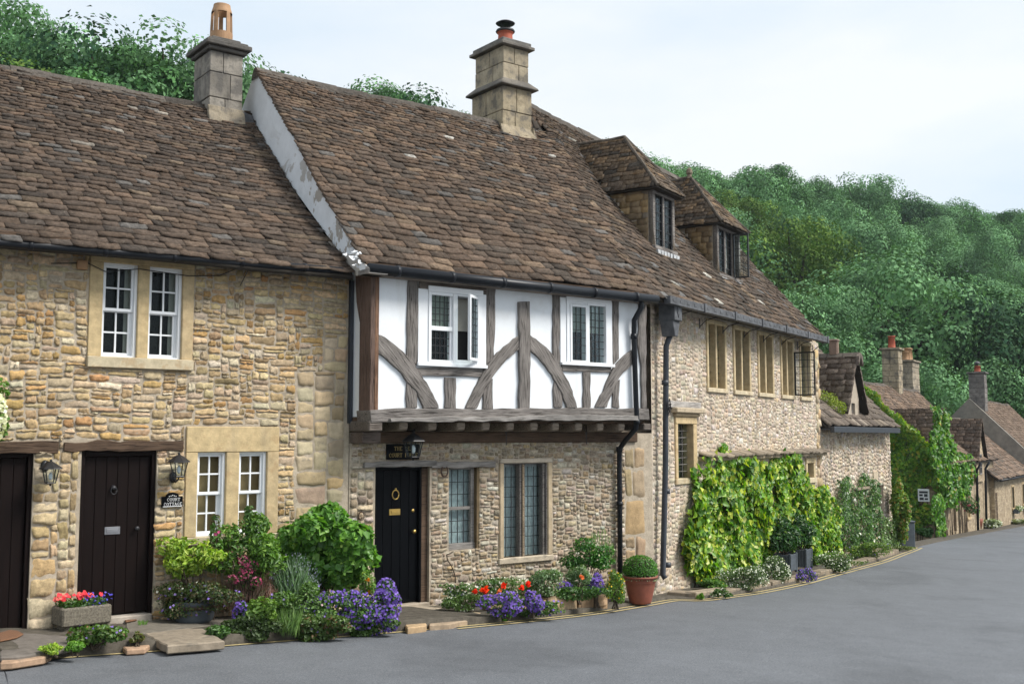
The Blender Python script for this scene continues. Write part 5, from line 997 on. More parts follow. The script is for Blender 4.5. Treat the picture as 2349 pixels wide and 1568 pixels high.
def glyphs(word, x0, z0, h, mat, parent, wd=.62, sp=.22):
    """serif capitals from strokes"""
    G_ = {'T': [((0, 1), (1, 1)), ((.5, 0), (.5, 1)), ((.3, 0), (.7, 0)), ((0, 1), (0, .84)), ((1, 1), (1, .84))], 'H': [((.1, 0), (.1, 1)), ((.9, 0), (.9, 1)), ((.1, .5), (.9, .5)), ((-.05, 0), (.25, 0)), ((.75, 0), (1.05, 0)), ((-.05, 1), (.25, 1)), ((.75, 1), (1.05, 1))], 'E': [((.15, 0), (.15, 1)), ((0, 0), (.9, 0)), ((0, 1), (.9, 1)), ((.15, .5), (.65, .5)), ((.9, 0), (.9, .2)), ((.9, 1), (.9, .82))],
          'L': [((.15, 0), (.15, 1)), ((0, 0), (.9, 0)), ((0, 1), (.3, 1)), ((.9, 0), (.9, .2))], 'U': [((.12, .3), (.12, 1)), ((.88, .3), (.88, 1)), ((.12, .3), (.3, .03)), ((.3, .03), (.7, .03)), ((.7, .03), (.88, .3)), ((0, 1), (.28, 1)), ((.74, 1), (1, 1))], 'R': [((.15, 0), (.15, 1)), ((0, 0), (.32, 0)), ((0, 1), (.7, 1)), ((.7, 1), (.85, .85)), ((.85, .85), (.85, .65)), ((.85, .65), (.7, .5)), ((.7, .5), (.15, .5)), ((.5, .5), (1, 0))]}
    G_['O'] = [((.5+.5*cos(a), .5+.5*sin(a)), (.5+.5*cos(a+pi/6), .5+.5*sin(a+pi/6))) for a in np.arange(0, 2*pi-.1, pi/6)]; G_['C'] = [((.5+.5*cos(a), .5+.5*sin(a)), (.5+.5*cos(a+pi/6), .5+.5*sin(a+pi/6))) for a in np.arange(pi/4, 7*pi/4-.3, pi/6)]+[((.85, .85), (.85, .65))]
    G_['D'] = [((.15, 0), (.15, 1)), ((0, 0), (.5, 0)), ((0, 1), (.5, 1)), ((.5, 1), (.85, .8)), ((.85, .8), (.95, .5)), ((.95, .5), (.85, .2)), ((.85, .2), (.5, 0))]; G_['S'] = [((.85, .85), (.6, 1)), ((.6, 1), (.3, 1)), ((.3, 1), (.12, .75)), ((.12, .75), (.3, .55)), ((.3, .55), (.7, .45)), ((.7, .45), (.88, .22)), ((.88, .22), (.7, 0)), ((.7, 0), (.35, 0)), ((.35, 0), (.12, .15))]
    G_['A'] = [((.05, 0), (.5, 1)), ((.5, 1), (.95, 0)), ((.22, .35), (.78, .35)), ((-.08, 0), (.2, 0)), ((.8, 0), (1.08, 0))]; G_['G'] = G_['C']+[((.85, .15), (.85, .42)), ((.6, .42), (1, .42))]
    m = MB(); x = x0; r = h*.04
    for ch in word:
        if ch != ' ':
            for (p, q) in G_[ch]:
                a = np.array([x+p[0]*h*wd, z0+p[1]*h]); b = np.array([x+q[0]*h*wd, z0+q[1]*h]); u = (b-a)/max(np.linalg.norm(b-a), 1e-6); nn = np.array([-u[1], u[0]]); rr_ = r*(1.35 if abs(u[0]) < .3 else .8); a = a-u*r*.5; b = b+u*r*.5
                m.prism([tuple(a-nn*rr_), tuple(b-nn*rr_), tuple(b+nn*rr_), tuple(a+nn*rr_)], -.004, .0)
        x += h*(wd+sp)
    return m.build('lettering', mat, parent)
glyphs('COURT', -SIGN[1]*.50, -SIGN[2]*.18, SIGN[2]*.42, M['letter'], SIGN[0], .62, .26); glyphs('COTTAGE', -SIGN[1]*.80, -SIGN[2]*.80, SIGN[2]*.42, M['letter'], SIGN[0], .62, .26); h1 = hh*.5; glyphs('THE OLD', -hw*.56, hh*.18, h1, M['gold'], t, .6, .26); glyphs('COURT HOUSE', -hw*.86, -hh*.68, h1, M['gold'], t, .6, .2)
# horseshoe, wall ring, hooks
s, z = FA.px(*v4(676, 292)); m = MB(); m.tube([(.055*sin(a)*1.0, 0, -.075*cos(a)) for a in np.linspace(-2.5, 2.5, 16)], .012, 6); o = m.build('horseshoe', M['rust'], None, True, loc=tuple(FA.w(s, -.055, z)), rot=(0, 0, FA.al)); tag(o, 'rusty horseshoe nailed to the wall beside the small leaded window', 'horseshoe')
s, z = FA.px(*v4(82, 612)); m = MB(); m.tube([(.042*cos(a), 0, .055*sin(a)) for a in np.linspace(0, 2*pi, 16)], .007, 6); m.tube([(0, .03, .055), (0, -.01, .07), (0, 0, .05)], .007, 6); o = m.build('wall_ring', M['rust'], None, True, loc=tuple(FA.w(s, -.05, z)), rot=(0, 0, FA.al)); tag(o, 'small rusty iron ring on the stone wall left of the black door', 'iron ring')
for X, Y, lb in ((1205, 1160, 'thin iron hook under the jetty above the mullioned window'), (1745, 1160, 'thin iron hook under the right end of the jetty')):
    s, z = FA.px(*v3(X, Y), .25); m = MB(); m.tube([(-.07, 0, .14), (0, 0, .0), (.04, 0, .06)], .006, 5); m.tube([(0, 0, .14), (0, 0, -.16)], .006, 5); tag(m.build('iron_hook', M['iron'], None, loc=tuple(FA.w(s, -.25, z)), rot=(0, 0, FA.al)), lb, 'hook')
m = MB(); P = [FA.w(*q) for q in [(FA.px(*v4(x, y))[0], -.05, FA.px(*v4(x, y))[1]) for x, y in ((690, 890), (700, 930), (725, 965), (740, 1000), (752, 1040), (756, 1090))]]; m.tube([tuple(p-P[-1]) for p in P], .009, 5); m.tube([tuple(P[0]-P[-1]), tuple(P[0]-P[-1]+np.array([.1, 0, .05]))], .006, 5); tag(m.build('bare_stem', M['bark'], None, loc=tuple(P[-1])), 'bare brown climbing stem against the wall below the small leaded window', 'plant stem')
# stone trough
def at(px, py, dz=.1, mn=.33):
    p = ground_at(px, py, dz); F_ = FA if px < 1492 else FW; s, v = F_.inv(p)
    if px < 1900 and v > -mn: s = F_.px(px, 1000, mn)[0]; p = F_.w(s, -mn, 0); p[2] = road_z(p[0], p[1])+dz
    return p, p[1]/FPX
def foot_py(p): q = p-CAM; zc = q[1]*cos(PITCH)+q[2]*sin(PITCH); return CY-FPX*(-q[1]*sin(PITCH)+q[2]*cos(PITCH))/zc
a, b, c, d = rc(FA, vg, 388, 1035, 775, 1175, .35); p0 = FA.w(a, -.35, 0); zt_ = d; t = thing('stone_trough', 'mossy rectangular stone trough with red and blue bedding flowers', 'planter', FA, (a+.05, -.36, c), rz=radians(6)); Wd, Dp, Hh = .55, .34, d-c-.02; m = MB()
m.box(0, Wd, 0, .05, 0, Hh); m.box(0, Wd, Dp-.05, Dp, 0, Hh); m.box(0, .05, .05, Dp-.05, 0, Hh); m.box(Wd-.05, Wd, .05, Dp-.05, 0, Hh); m.box(.05, Wd-.05, .05, Dp-.05, 0, Hh-.05); m.build('trough', M['grit'], t, bevel=.018)
m = MB(); m.box(.05, .15, .05, .3, -.16, 0); m.box(.45, .56, .05, .3, -.18, 0); m.build('foot', M['grit'], t, bevel=.01)
g = np.random.default_rng(2); n = 420; P = np.stack([g.uniform(.03, Wd-.03, n), g.uniform(.02, Dp-.02, n), Hh-.02+g.uniform(0, .08, n)], -1); Nn = g.normal(0, .5, (n, 3)); Nn[:, 2] += .7; leafmesh('foliage', P, Nn, g.uniform(.03, .06, n), pick(GREEN, n, g), M['leaf'], t, .6, rng=g)
n = 46; P = np.stack([g.uniform(.0, Wd*.8, n), g.uniform(.0, Dp-.04, n), Hh+.07+g.uniform(0, .06, n)], -1); flowers('blossoms', P, np.tile([.2, -.7, .6], (n, 1))+g.normal(0, .3, (n, 3)), .055, [((.75, .06, .08), 3), ((.85, .18, .16), 2)], t, g)
n = 60; P = np.stack([g.uniform(.25, Wd+.02, n), g.uniform(-.01, Dp-.04, n), Hh+g.uniform(-.02, .12, n)], -1); flowers('blossoms', P, np.tile([.2, -.7, .6], (n, 1))+g.normal(0, .3, (n, 3)), .028, [((.10, .09, .6), 3), ((.16, .12, .55), 2)], t, g)
# ================================================================== plants in front of the houses
def B(cx, cy, cz, rx, ry, rz): return (cx, cy, cz, rx, ry, rz)
def plant(name, label, cat, foot, box_, n, sz, pal, depth=.5, lumps=7, seed=1, dz=.1, fl=None, up=0., **k):
    """foot=(px,py); box_=(x0,y0,x1,y1) silhouette in the photo at the foot's distance"""
    p, mpp = at(foot[0], foot[1], dz, min(depth*.6, .4)); foot = (foot[0], foot_py(p)); x0, y0, x1, y1 = box_; g = np.random.default_rng(seed*7+1); Wx = (x1-x0)*mpp/2; Hz = (y1-y0)*mpp/2
    cx = ((x0+x1)/2-foot[0])*mpp; cz = (foot[1]-(y0+y1)/2)*mpp; bl = [B(cx, 0, cz, Wx*.8, depth*.35, Hz*.82)]
    for q in range(lumps):
        a = g.uniform(0, 2*pi); r = g.uniform(.4, .78); sx_, sz_ = g.uniform(.3, .5), g.uniform(.3, .5); bl.append(B(cx+Wx*r*cos(a), g.uniform(-.32, .15)*depth, cz+Hz*r*sin(a), Wx*sx_, depth*.28, Hz*sz_))
    return bush(name, label, cat, p, bl, n, sz, pal, fl=fl, seed=seed, **k)
PURP = [((.20, .11, .52), 4), ((.28, .18, .62), 3), ((.14, .08, .40), 2)]; MAUVE = [((.30, .2, .62), 3), ((.38, .28, .66), 1)]; WHITE = [((.8, .8, .74), 1)]
# pot with the lime green shrub
p, mpp = at(455, 1385, .1, .27); t = thing('barrel_planter', 'dark weathered barrel planter under the yellow green shrub', 'planter', loc=tuple(p)); m = MB(); m.lathe([(.19, 0), (.23, .06), (.25, .24), (.255, .26), (.235, .27), (.22, .24)], n=18); m.build('tub', M['planter'], t, True); m = MB(); m.lathe([(.255, .18), (.262, .19), (.262, .21), (.255, .22)], n=18); m.build('hoop', M['rust'], t, True)
plant('yellow_green_shrub', 'bright yellow green shrub with whorled leaves by the court cottage door', 'shrub', (455, 1385), (366, 1226, 520, 1326), 1500, .075, LIME, .5, 12, 3, droop=.2, shell=.6, wid=.4)
plant('leafy_shrub', 'tall mid green leafy shrub in front of the lower cottage window', 'shrub', (570, 1385), (480, 1180, 650, 1360), 3000, .075, [((.13, .26, .045), 4), ((.085, .18, .035), 3), ((.21, .36, .06), 2.5)], .6, 12, 4, wid=.38)
for k, (f, top, lb) in enumerate((((500, 1330), 1150, 'reddish leafy shoot rising before the left lower sash window'), ((575, 1330), 1135, 'green leafy shoot rising before the right lower sash window'))):
    p, mpp = at(f[0], 1390); g = np.random.default_rng(k+40); t = thing('flowering_shoot', lb, 'plant', loc=tuple(p)); H_ = (1390-top)*mpp; n = 170; z = g.uniform(.45, 1, n)**.7*H_; r = .13*(1.1-z/H_)+.02; a = g.uniform(0, 2*pi, n); P = np.stack([r*np.cos(a)*g.uniform(.5, 1.4, n), r*np.sin(a), z], -1); leafmesh('foliage', P, np.stack([np.cos(a), np.sin(a)-.3, g.uniform(.3, 1, n)], -1), g.uniform(.05, .09, n), pick([((.1, .22, .04), 3), ((.07, .13, .04) if k else (.12, .1, .04), 2)], n, g), M['leaf'], t, .35, rng=g); m = MB(); m.tube([(0, 0, 0), (.02, 0, H_*.6), (0, 0, H_)], [.01, .007, .003], 5); m.build('stem', M['bark'], t)
    if not k: flowers('blossoms', np.array([[.05, -.05, H_*.84], [.01, -.05, H_*.82]]), np.array([[0, -1, .2]]*2), .05, [((.7, .12, .3), 1)], t, g)
p, mpp = at(583, 1385); g = np.random.default_rng(5); bl = [(((x-583)*mpp), -.32, (1385-y)*mpp, .07, .05, .06) for x, y in ((585, 1262), (600, 1258), (590, 1275), (573, 1282), (608, 1292), (556, 1287), (580, 1245))]; bush('pink_valerian', 'clusters of crimson pink flowers among the leafy shrub', 'flowers', p, bl, 160, .03, [((.08, .15, .04), 1)], fl=(210, .026, [((.45, .07, .16), 3), ((.52, .16, .26), 2), ((.33, .07, .13), 2)]), seed=5)
plant('hydrangea_bush', 'big rounded hydrangea bush with broad fresh green leaves left of the black door', 'shrub', (745, 1395), (640, 1165, 866, 1365), 4600, .115, [((.12, .28, .045), 5), ((.08, .20, .035), 3), ((.19, .37, .06), 3)], .8, 14, 6, fl=(60, .05, [((.30, .42, .10), 1)]), wid=.75, shell=.75)
plant('dark_shrub', 'small dark green fine leaved shrub under the hydrangea', 'shrub', (742, 1405), (690, 1275, 785, 1372), 2600, .032, [((.02, .08, .03), 3), ((.03, .11, .04), 1)], .35, 6, 7)
def tuft(name, label, cat, foot, x0, x1, y0, y1, n, pal, depth=.2, wid=.07, ln=.22, seed=1, tips=None, dz=.1, lean=.3, head=.03):
    p, mpp = at(foot[0], foot[1], dz); foot = (foot[0], foot_py(p)); g = np.random.default_rng(seed); t = thing(name, label, cat, loc=tuple(p)); Wx = (x1-x0)*mpp; X = ((x0+x1)/2-foot[0])*mpp+g.uniform(-.5, .5, n)*Wx; H_ = (y1-y0)*mpp; zb0 = (foot[1]-y1)*mpp
    e = 1-(2*(X-((x0+x1)/2-foot[0])*mpp)/Wx)**2*.6; z = zb0+H_*g.uniform(.15, 1, n)*e; P = np.stack([X, g.uniform(-.5, .5, n)*depth, np.maximum(z-ln*.4, ln*.42)], -1); ax = np.stack([(X-X.mean())/Wx*lean*2+g.normal(0, .12, n), g.normal(0, .15, n), np.ones(n)], -1); Nn = np.stack([g.normal(0, .5, n), -np.ones(n), g.uniform(0, .6, n)], -1)
    leafmesh('foliage', P, Nn, g.uniform(.6, 1.2, n)*ln, pick(pal, n, g), M['leaf'], t, wid, fold=.02, rng=g, axis=ax*2.2)
    if tips: k = int(n*tips[0]); leafmesh('flower_head', P[:k]+ax[:k]*ln*.5, Nn[:k], np.full(k, head), pick(tips[1], k, g), M['petal'], t, .4, rng=g, axis=ax[:k]*3, fold=.1)
    return t
tuft('lavender', 'silvery green lavender clump leaning to the right', 'lavender', (672, 1420), 632, 718, 1275, 1360, 900, [((.13, .24, .10), 3), ((.17, .30, .12), 2), ((.22, .32, .2), 1.5)], .3, .05, .25, 1, (.4, [((.30, .34, .34), 2), ((.25, .25, .36), 1)]), lean=.6)
tuft('reddish_perennial', 'wispy reddish brown perennial before the leafy shrub', 'plant', (560, 1415), 508, 640, 1305, 1390, 1500, [((.19, .10, .07), 4), ((.12, .11, .05), 3), ((.26, .14, .11), 2)], .35, .06, .16, 2, (.5, [((.22, .10, .08), 2), ((.28, .15, .13), 1)]), head=.02)
plant('ground_cover', 'dark low ground cover with scattered mauve stars beside the brown door', 'flowers', (440, 1428), (350, 1335, 560, 1420), 4600, .036, [((.07, .12, .03), 3), ((.045, .075, .025), 3), ((.12, .10, .045), 2)], .55, 9, 8, fl=(90, .035, MAUVE+[((.75, .75, .7), .5)]))
plant('lime_mound', 'lime green leafy mound spilling onto the road edge below the reddish plant', 'plant', (597, 1452), (562, 1360, 636, 1448), 1400, .05, [((.18, .3, .05), 3), ((.11, .21, .035), 2)], .35, 7, 9)
plant('bellflower_clump', 'small clump of violet bellflowers at the road edge, left of the lime green mound', 'flowers', (548, 1440), (526, 1378, 582, 1440), 520, .035, GREEN, .25, 5, 10, fl=(260, .034, PURP))
plant('mixed_foliage', 'low mixed green foliage with pale pink stars between the lime mound and the violet bellflowers', 'plant', (690, 1440), (625, 1345, 775, 1442), 4200, .042, [((.10, .2, .04), 4), ((.15, .26, .05), 2), ((.06, .12, .03), 2)], .45, 9, 11, fl=(60, .03, MAUVE+[((.6, .4, .45), 1)]))
tuft('grass_tuft', 'upright grass stems by the road in front of the flower bed', 'grass tuft', (660, 1452), 640, 690, 1385, 1450, 130, [((.16, .28, .06), 2), ((.10, .2, .04), 1)], .2, .035, .3, 12)
plant('bellflower_clump', 'large cascading mass of violet bellflowers spreading across the cottage bed', 'flowers', (785, 1438), (682, 1356, 880, 1444), 4200, .04, GREEN, .5, 14, 12, fl=(1400, .033, PURP))
plant('bellflower_clump', 'round dome of violet bellflowers beside the step of the black door', 'flowers', (885, 1438), (838, 1340, 930, 1438), 1300, .036, GREEN, .4, 6, 13, fl=(850, .034, PURP))
plant('edging_foliage', 'low leafy foliage spilling over the road edge between the grass stems and the bellflowers', 'plant', (705, 1461), (632, 1405, 806, 1468), 3600, .045, [((.10, .17, .04), 3), ((.07, .12, .03), 3), ((.2, .12, .05), .8)], .3, 10, 112, dz=.04, fl=(30, .03, MAUVE), stems=False)
plant('edging_foliage', 'leafy foliage at the road edge under the violet bellflowers', 'plant', (855, 1450), (785, 1395, 930, 1460), 2800, .045, [((.10, .19, .04), 3), ((.07, .13, .03), 3)], .3, 9, 113, dz=.04, fl=(50, .034, PURP), stems=False)
plant('edging_foliage', 'dark foliage in front of the small violet clump left of the lime green mound', 'plant', (580, 1466), (510, 1405, 645, 1474), 2800, .045, [((.08, .13, .04), 3), ((.06, .1, .03), 3)], .25, 8, 114, dz=.04, stems=False)
plant('daisy_clump', 'low daisies and greenery along the front of the bed below the small leaded window', 'flowers', (1060, 1396), (1005, 1358, 1125, 1402), 1300, .035, [((.12, .2, .05), 3), ((.08, .15, .04), 2)], .25, 8, 115, dz=.12, fl=(40, .026, WHITE), stems=False)
plant('edging_foliage', 'green foliage filling the bed behind the large edging stones', 'plant', (1320, 1385), (1235, 1345, 1400, 1378), 1800, .038, GREEN, .3, 10, 116, dz=.15, stems=False)
plant('edging_foliage', 'low greenery trailing over the edging stones of the bed below the mullioned window', 'plant', (1180, 1414), (1098, 1370, 1300, 1416), 2000, .038, [((.10, .2, .04), 3), ((.07, .14, .03), 3)], .28, 12, 117, dz=.04, fl=(110, .032, PURP), stems=False)
plant('feathery_marigold', 'feathery green plant with an orange bloom right of the hydrangea', 'plant', (848, 1425), (822, 1312, 868, 1375), 900, .032, [((.13, .26, .04), 3), ((.2, .33, .06), 1)], .25, 5, 14, fl=(6, .06, [((.9, .28, .02), 1)]))
plant('creeping_ivy', 'small leafy creeper growing under the stone trough', 'plant', (vg(640, 1312)), (vg(400, 1150)+vg(855, 1325)), 1700, .045, [((.08, .17, .03), 3), ((.13, .22, .04), 2), ((.2, .12, .05), .4)], .25, 6, 15, fl=(24, .03, MAUVE))
plant('low_sedum', 'small yellowish green cushion on the pavement, the left of the pair', 'plant', (vg(345, 1365)), (vg(270, 1285)+vg(425, 1368)), 520, .035, LIME, .22, 5, 16, dz=.1)
plant('low_sedum', 'small rounded green cushion on the pavement, the right of the pair', 'plant', (vg(505, 1352)), (vg(432, 1275)+vg(578, 1355)), 520, .035, [((.12, .28, .03), 3), ((.17, .34, .04), 1)], .22, 5, 17, dz=.1)
plant('weed_patch', 'little weeds growing in the joint left of the raised flagstone', 'weeds', (vg(930, 1290)), (vg(885, 1215)+vg(975, 1290)), 260, .04, [((.12, .16, .04), 2), ((.17, .15, .06), 1)], .15, 4, 18)
plant('weed_patch', 'leafy weeds in the gap right of the raised flagstone', 'weeds', (vg(1480, 1245)), (vg(1360, 1165)+vg(1560, 1250)), 500, .05, GREEN, .25, 5, 19)
# bed under the leaded windows
plant('daisy_clump', 'airy clump of small white daisies right of the black door step', 'flowers', (1060, 1385), (1003, 1335, 1110, 1372), 900, .035, [((.12, .22, .06), 3), ((.09, .17, .05), 2)], .3, 7, 20, dz=.15, fl=(110, .028, WHITE+[((.4, .3, .6), .25)]))
plant('poppy_patch', 'poppies and white daisies in the middle of the bed below the windows', 'flowers', (1165, 1378), (1095, 1318, 1240, 1365), 1500, .038, [((.13, .24, .06), 3), ((.09, .18, .05), 2)], .35, 8, 21, dz=.15, fl=(120, .028, WHITE))
for k, (X, Y) in enumerate(((910, 1145), (968, 1137), (990, 1130), (1112, 1105), (1243, 1115), (1290, 1092), (1085, 1140), (1667, 1042))):
    c = v4(X, Y); p, mpp = at(c[0], 1388, .15); g = np.random.default_rng(60+k); z = (1388-c[1])*mpp; t = thing('poppy', 'single scarlet poppy among the bed daisies' if k != 7 else 'pale orange poppy at the right end of the bed', 'poppy', loc=tuple(p+np.array([0, -.2, 0])), group='scarlet poppies in the bed' if k != 7 else None)
    m = MB(); m.tube([(0, 0, 0), (.01, 0, z*.6), (0, 0, z)], .004, 4, (1, 2, .6)); m.build('stem', M['bark'], t); n = 7; flowers('blossoms', np.array([[0, 0, z]]*n)+g.normal(0, .012, (n, 3)), np.tile([0, -.6, .5], (n, 1))+g.normal(0, .5, (n, 3)), .07 if k != 7 else .05, [((.85, .035, .01), 3), ((.9, .09, .01), 1)] if k not in (6, 7) else [((.8, .2, .06), 1)], t, g)
plant('silvery_shrub', 'pale silvery green shrub in the bed right of the poppies', 'shrub', (1255, 1385), (1208, 1308, 1300, 1372), 1700, .035, [((.17, .27, .12), 3), ((.11, .2, .07), 2), ((.26, .34, .2), 1)], .35, 7, 22, dz=.15, fl=(60, .02, WHITE))
plant('silvery_shrub', 'pale silvery green shrub below the evergreen near the downpipe', 'shrub', (1325, 1380), (1290, 1298, 1362, 1365), 1500, .035, [((.17, .26, .12), 3), ((.10, .19, .06), 2)], .35, 7, 23, dz=.15, fl=(40, .02, WHITE))
plant('bellflower_clump', 'trailing violet bellflowers hanging over the middle edging stones', 'flowers', (1160, 1412), (1096, 1358, 1210, 1412), 900, .034, GREEN, .3, 7, 24, dz=.1, fl=(480, .034, PURP))
plant('bellflower_clump', 'violet bellflowers above the upright orange edging stone', 'flowers', (1225, 1410), (1200, 1352, 1248, 1410), 450, .034, GREEN, .25, 5, 25, dz=.1, fl=(380, .034, PURP))
plant('bellflower_clump', 'small violet bellflower cluster between the two silvery shrubs', 'flowers', (1295, 1390), (1272, 1330, 1315, 1368), 260, .034, GREEN, .2, 5, 26, dz=.1, fl=(300, .032, PURP))
plant('bellflower_clump', 'violet bellflowers nearest the terracotta pot', 'flowers', (1367, 1388), (1342, 1320, 1392, 1366), 300, .034, GREEN, .2, 5, 27, dz=.1, fl=(420, .032, PURP))
plant('evergreen_shrub', 'dark glossy evergreen shrub against the wall beside the downpipe', 'shrub', (1345, 1372), (1290, 1240, 1405, 1315), 2600, .045, [((.05, .17, .02), 4), ((.08, .24, .03), 2), ((.03, .1, .02), 2)], .45, 9, 28, dz=.15, fl=(16, .03, [((.6, .6, .4), 1)]))
tuft('wispy_stems', 'thin wispy stems rising above the evergreen shrub', 'plant', (1375, 1372), 1345, 1412, 1205, 1290, 190, [((.15, .26, .06), 2), ((.10, .18, .04), 1)], .2, .09, .12, 33)
plant('yellow_shrub', 'feathery yellow flowered shrub between the bed and the terracotta pot', 'shrub', (1412, 1392), (1386, 1312, 1444, 1390), 1500, .035, [((.14, .26, .03), 3), ((.09, .19, .025), 2)], .35, 7, 29, dz=.08, fl=(60, .028, [((.75, .5, .03), 1)]))
plant('dock_weed', 'broad leaved weed sprouting at the foot of the edging stones', 'weeds', (v4(1118, 1360)), (v4(1078, 1295)+v4(1160, 1362)), 120, .08, [((.13, .33, .03), 1)], .12, 3, 30, dz=.02)
# terracotta pot and box ball
p, mpp = at(1469, 1382, .04); t = thing('terracotta_pot', 'large terracotta pot with a clipped box ball by the grey downpipe', 'pot', loc=tuple(p)); k_ = mpp*38/.27
m = MB(); m.lathe([(r*k_, z*k_) for r, z in ((.165, 0), (.175, .02), (.20, .12), (.235, .27), (.245, .33), (.25, .335), (.25, .345), (.258, .36), (.262, .40), (.285, .405), (.288, .43), (.262, .435), (.24, .42), (.22, .40))], n=32); m.build('pot', M['terracotta'], t, True)
bl = [B(0, 0, .56*k_, .285*k_, .285*k_, .20*k_), B(0, 0, .5*k_, .29*k_, .29*k_, .14*k_)]; g = np.random.default_rng(3); P, Nn = blobpts(bl, 5200, g, .85); leafmesh('box_ball', P, Nn, g.uniform(.7, 1.3, len(P))*.026, pick([((.06, .2, .015), 4), ((.10, .29, .025), 3), ((.04, .13, .012), 2)], len(P), g), M['leaf'], t, rng=g)
m = MB(); m.lathe([(.01, .40*k_), (.24*k_, .42*k_), (.25*k_, .52*k_), (.18*k_, .66*k_), (.02, .70*k_)], n=14, col=(.5, 1, .4)); m.build('inner_twigs', M['soil'], t, True)
n = 160; a = g.uniform(0, 2*pi, n); P = np.stack([.27*k_*np.cos(a), .27*k_*np.sin(a), .41*k_+g.uniform(-.04, .04, n)], -1); leafmesh('trailing_leaves', P, np.stack([np.cos(a), np.sin(a), .3+0*a], -1), g.uniform(.02, .04, n), pick([((.2, .26, .12), 2), ((.3, .33, .2), 1)], n, g), M['leaf'], t, rng=g)
# climbers -----------------------------------------------------------------------------
def inpoly(P, poly):
    x, y = P[:, 0], P[:, 1]; r = np.zeros(len(P), bool); n = len(poly)
    for i in range(n):
        x0, y0 = poly[i]; x1, y1 = poly[(i+1) % n]; c = ((y0 > y) != (y1 > y)) & (x < (x1-x0)*(y-y0)/((y1-y0)+1e-12)+x0); r ^= c
    return r
def climber(name, label, F, poly, n, sz, pal, bulge=.3, d=.15, wid=.62, droop=.9, seed=1, group=None, thin=.25, cat='climber', axis='s', s_plane=0., yell=None, fl=None, base=None, rough_edge=.0):
    """poly in frame coordinates (s,z); leaves fill a hanging mat in front of the wall"""
    g = np.random.default_rng(seed); poly = np.array(poly); lo_, hi = poly.min(0), poly.max(0); Q = np.zeros((0, 2))
    while len(Q) < n: R_ = g.uniform(lo_-.06, hi+.06, (n*2, 2)); R2_ = R_+.06*np.stack([np.sin(R_[:, 1]*9+seed), np.sin(R_[:, 0]*8)], -1)+g.normal(0, .03, R_.shape); nz = np.sin(R_[:, 0]*4.3+seed)*np.sin(R_[:, 1]*5.1+seed*2)+.5*np.sin(R_[:, 0]*9+R_[:, 1]*7); Q = np.concatenate([Q, R_[inpoly(R2_, poly) & (g.uniform(0, 1, len(R_)) > thin*(nz > .5))]])
    Q = Q[:n]; bl_ = bulge*(.55+.45*np.sin(Q[:, 0]*3.7+seed)*np.sin(Q[:, 1]*2.9+1)); v = -g.uniform(.15, 1, n)*bl_-.03
    c = ((poly[:, 0].min()+poly[:, 0].max())/2, float(poly[:, 1].min()) if base is None else base); Nn = np.stack([g.normal(0, .5, n)-.15, -np.ones(n), .25+g.normal(0, .45, n)], -1)
    if axis == 's': t = thing(name, label, cat, F, (c[0], 0, c[1]), group=group); P = np.stack([Q[:, 0]-c[0], v, Q[:, 1]-c[1]], -1)
    else: t = thing(name, label, cat, F, (s_plane, c[0], c[1]), group=group); P = np.stack([v, Q[:, 0]-c[0], Q[:, 1]-c[1]], -1); Nn = Nn[:, [1, 0, 2]]
    leafmesh('foliage', P, Nn, g.uniform(.6, 1.3, n)*sz, pick(pal, n, g, .3), M['leaf'], t, wid, droop, .2, rng=g)
    m = MB()
    for k in range(max(3, int((hi[0]-lo_[0])*3))):
        x = g.uniform(lo_[0]*.9+hi[0]*.1, hi[0]*.9+lo_[0]*.1)-c[0]; pts = [(x+g.normal(0, .06), z) for z in np.linspace(0, (hi[1]-lo_[1])*.5, 6)]
        m.tube([((a, -.03, z) if axis == 's' else (-.03, a, z)) for a, z in pts], [.016, .014, .012, .009, .007, .004], 5)
    m.build('stem', M['bark'], t)
    if fl: k = fl[0]; flowers('blossoms', P[:k]+np.array([0, -.05, 0]), Nn[:k], fl[1], fl[2], t, g)
    return t
VINE = [((.13, .29, .02), 5), ((.07, .18, .018), 4), ((.24, .40, .03), 3.5), ((.44, .50, .05), 2.6), ((.52, .54, .18), .7)]
P5 = lambda pts: pp(FW, v5, pts, .25)
climber('variegated_ivy', 'huge bright yellow green ivy covering the ground floor of the long stone house', FW, P5([(200, 1130), (240, 1110), (235, 960), (300, 870), (310, 1000), (345, 1060), (380, 830), (400, 820), (430, 850), (470, 900), (560, 860), (605, 930), (598, 1060), (590, 1100), (600, 1170), (640, 1190), (600, 1260), (625, 1330), (590, 1400), (450, 1440), (330, 1490), (230, 1490), (195, 1420), (185, 1280)]), 8200, .14, VINE, .40, seed=3, wid=.75, thin=.7, cat='ivy', base=-1.05)
climber('variegated_ivy', 'bright yellow green ivy column behind the two grey wooden planters', FW, P5([(640, 890), (665, 845), (720, 870), (780, 880), (800, 960), (815, 1060), (820, 1150), (800, 1330), (640, 1330), (625, 1180), (650, 1060)]), 3900, .13, VINE, .34, seed=5, wid=.75, thin=.7, cat='ivy', base=-1.15)
climber('variegated_ivy', 'bright yellow green ivy clump spreading right of the grey planters', FW, P5([(810, 1150), (830, 1050), (880, 1020), (905, 1050), (940, 1100), (960, 1200), (965, 1260), (940, 1340), (870, 1420), (800, 1400), (790, 1250)]), 3600, .125, VINE, .38, seed=7, wid=.75, thin=.7, cat='ivy', base=-1.2)
ROSE = [((.05, .12, .03), 4), ((.09, .19, .04), 3), ((.13, .24, .06), 1)]
FS = Fr(FW.w(WL, .06), 57.6)
def P5s(pts): return pp(FS, v5, pts, .2)
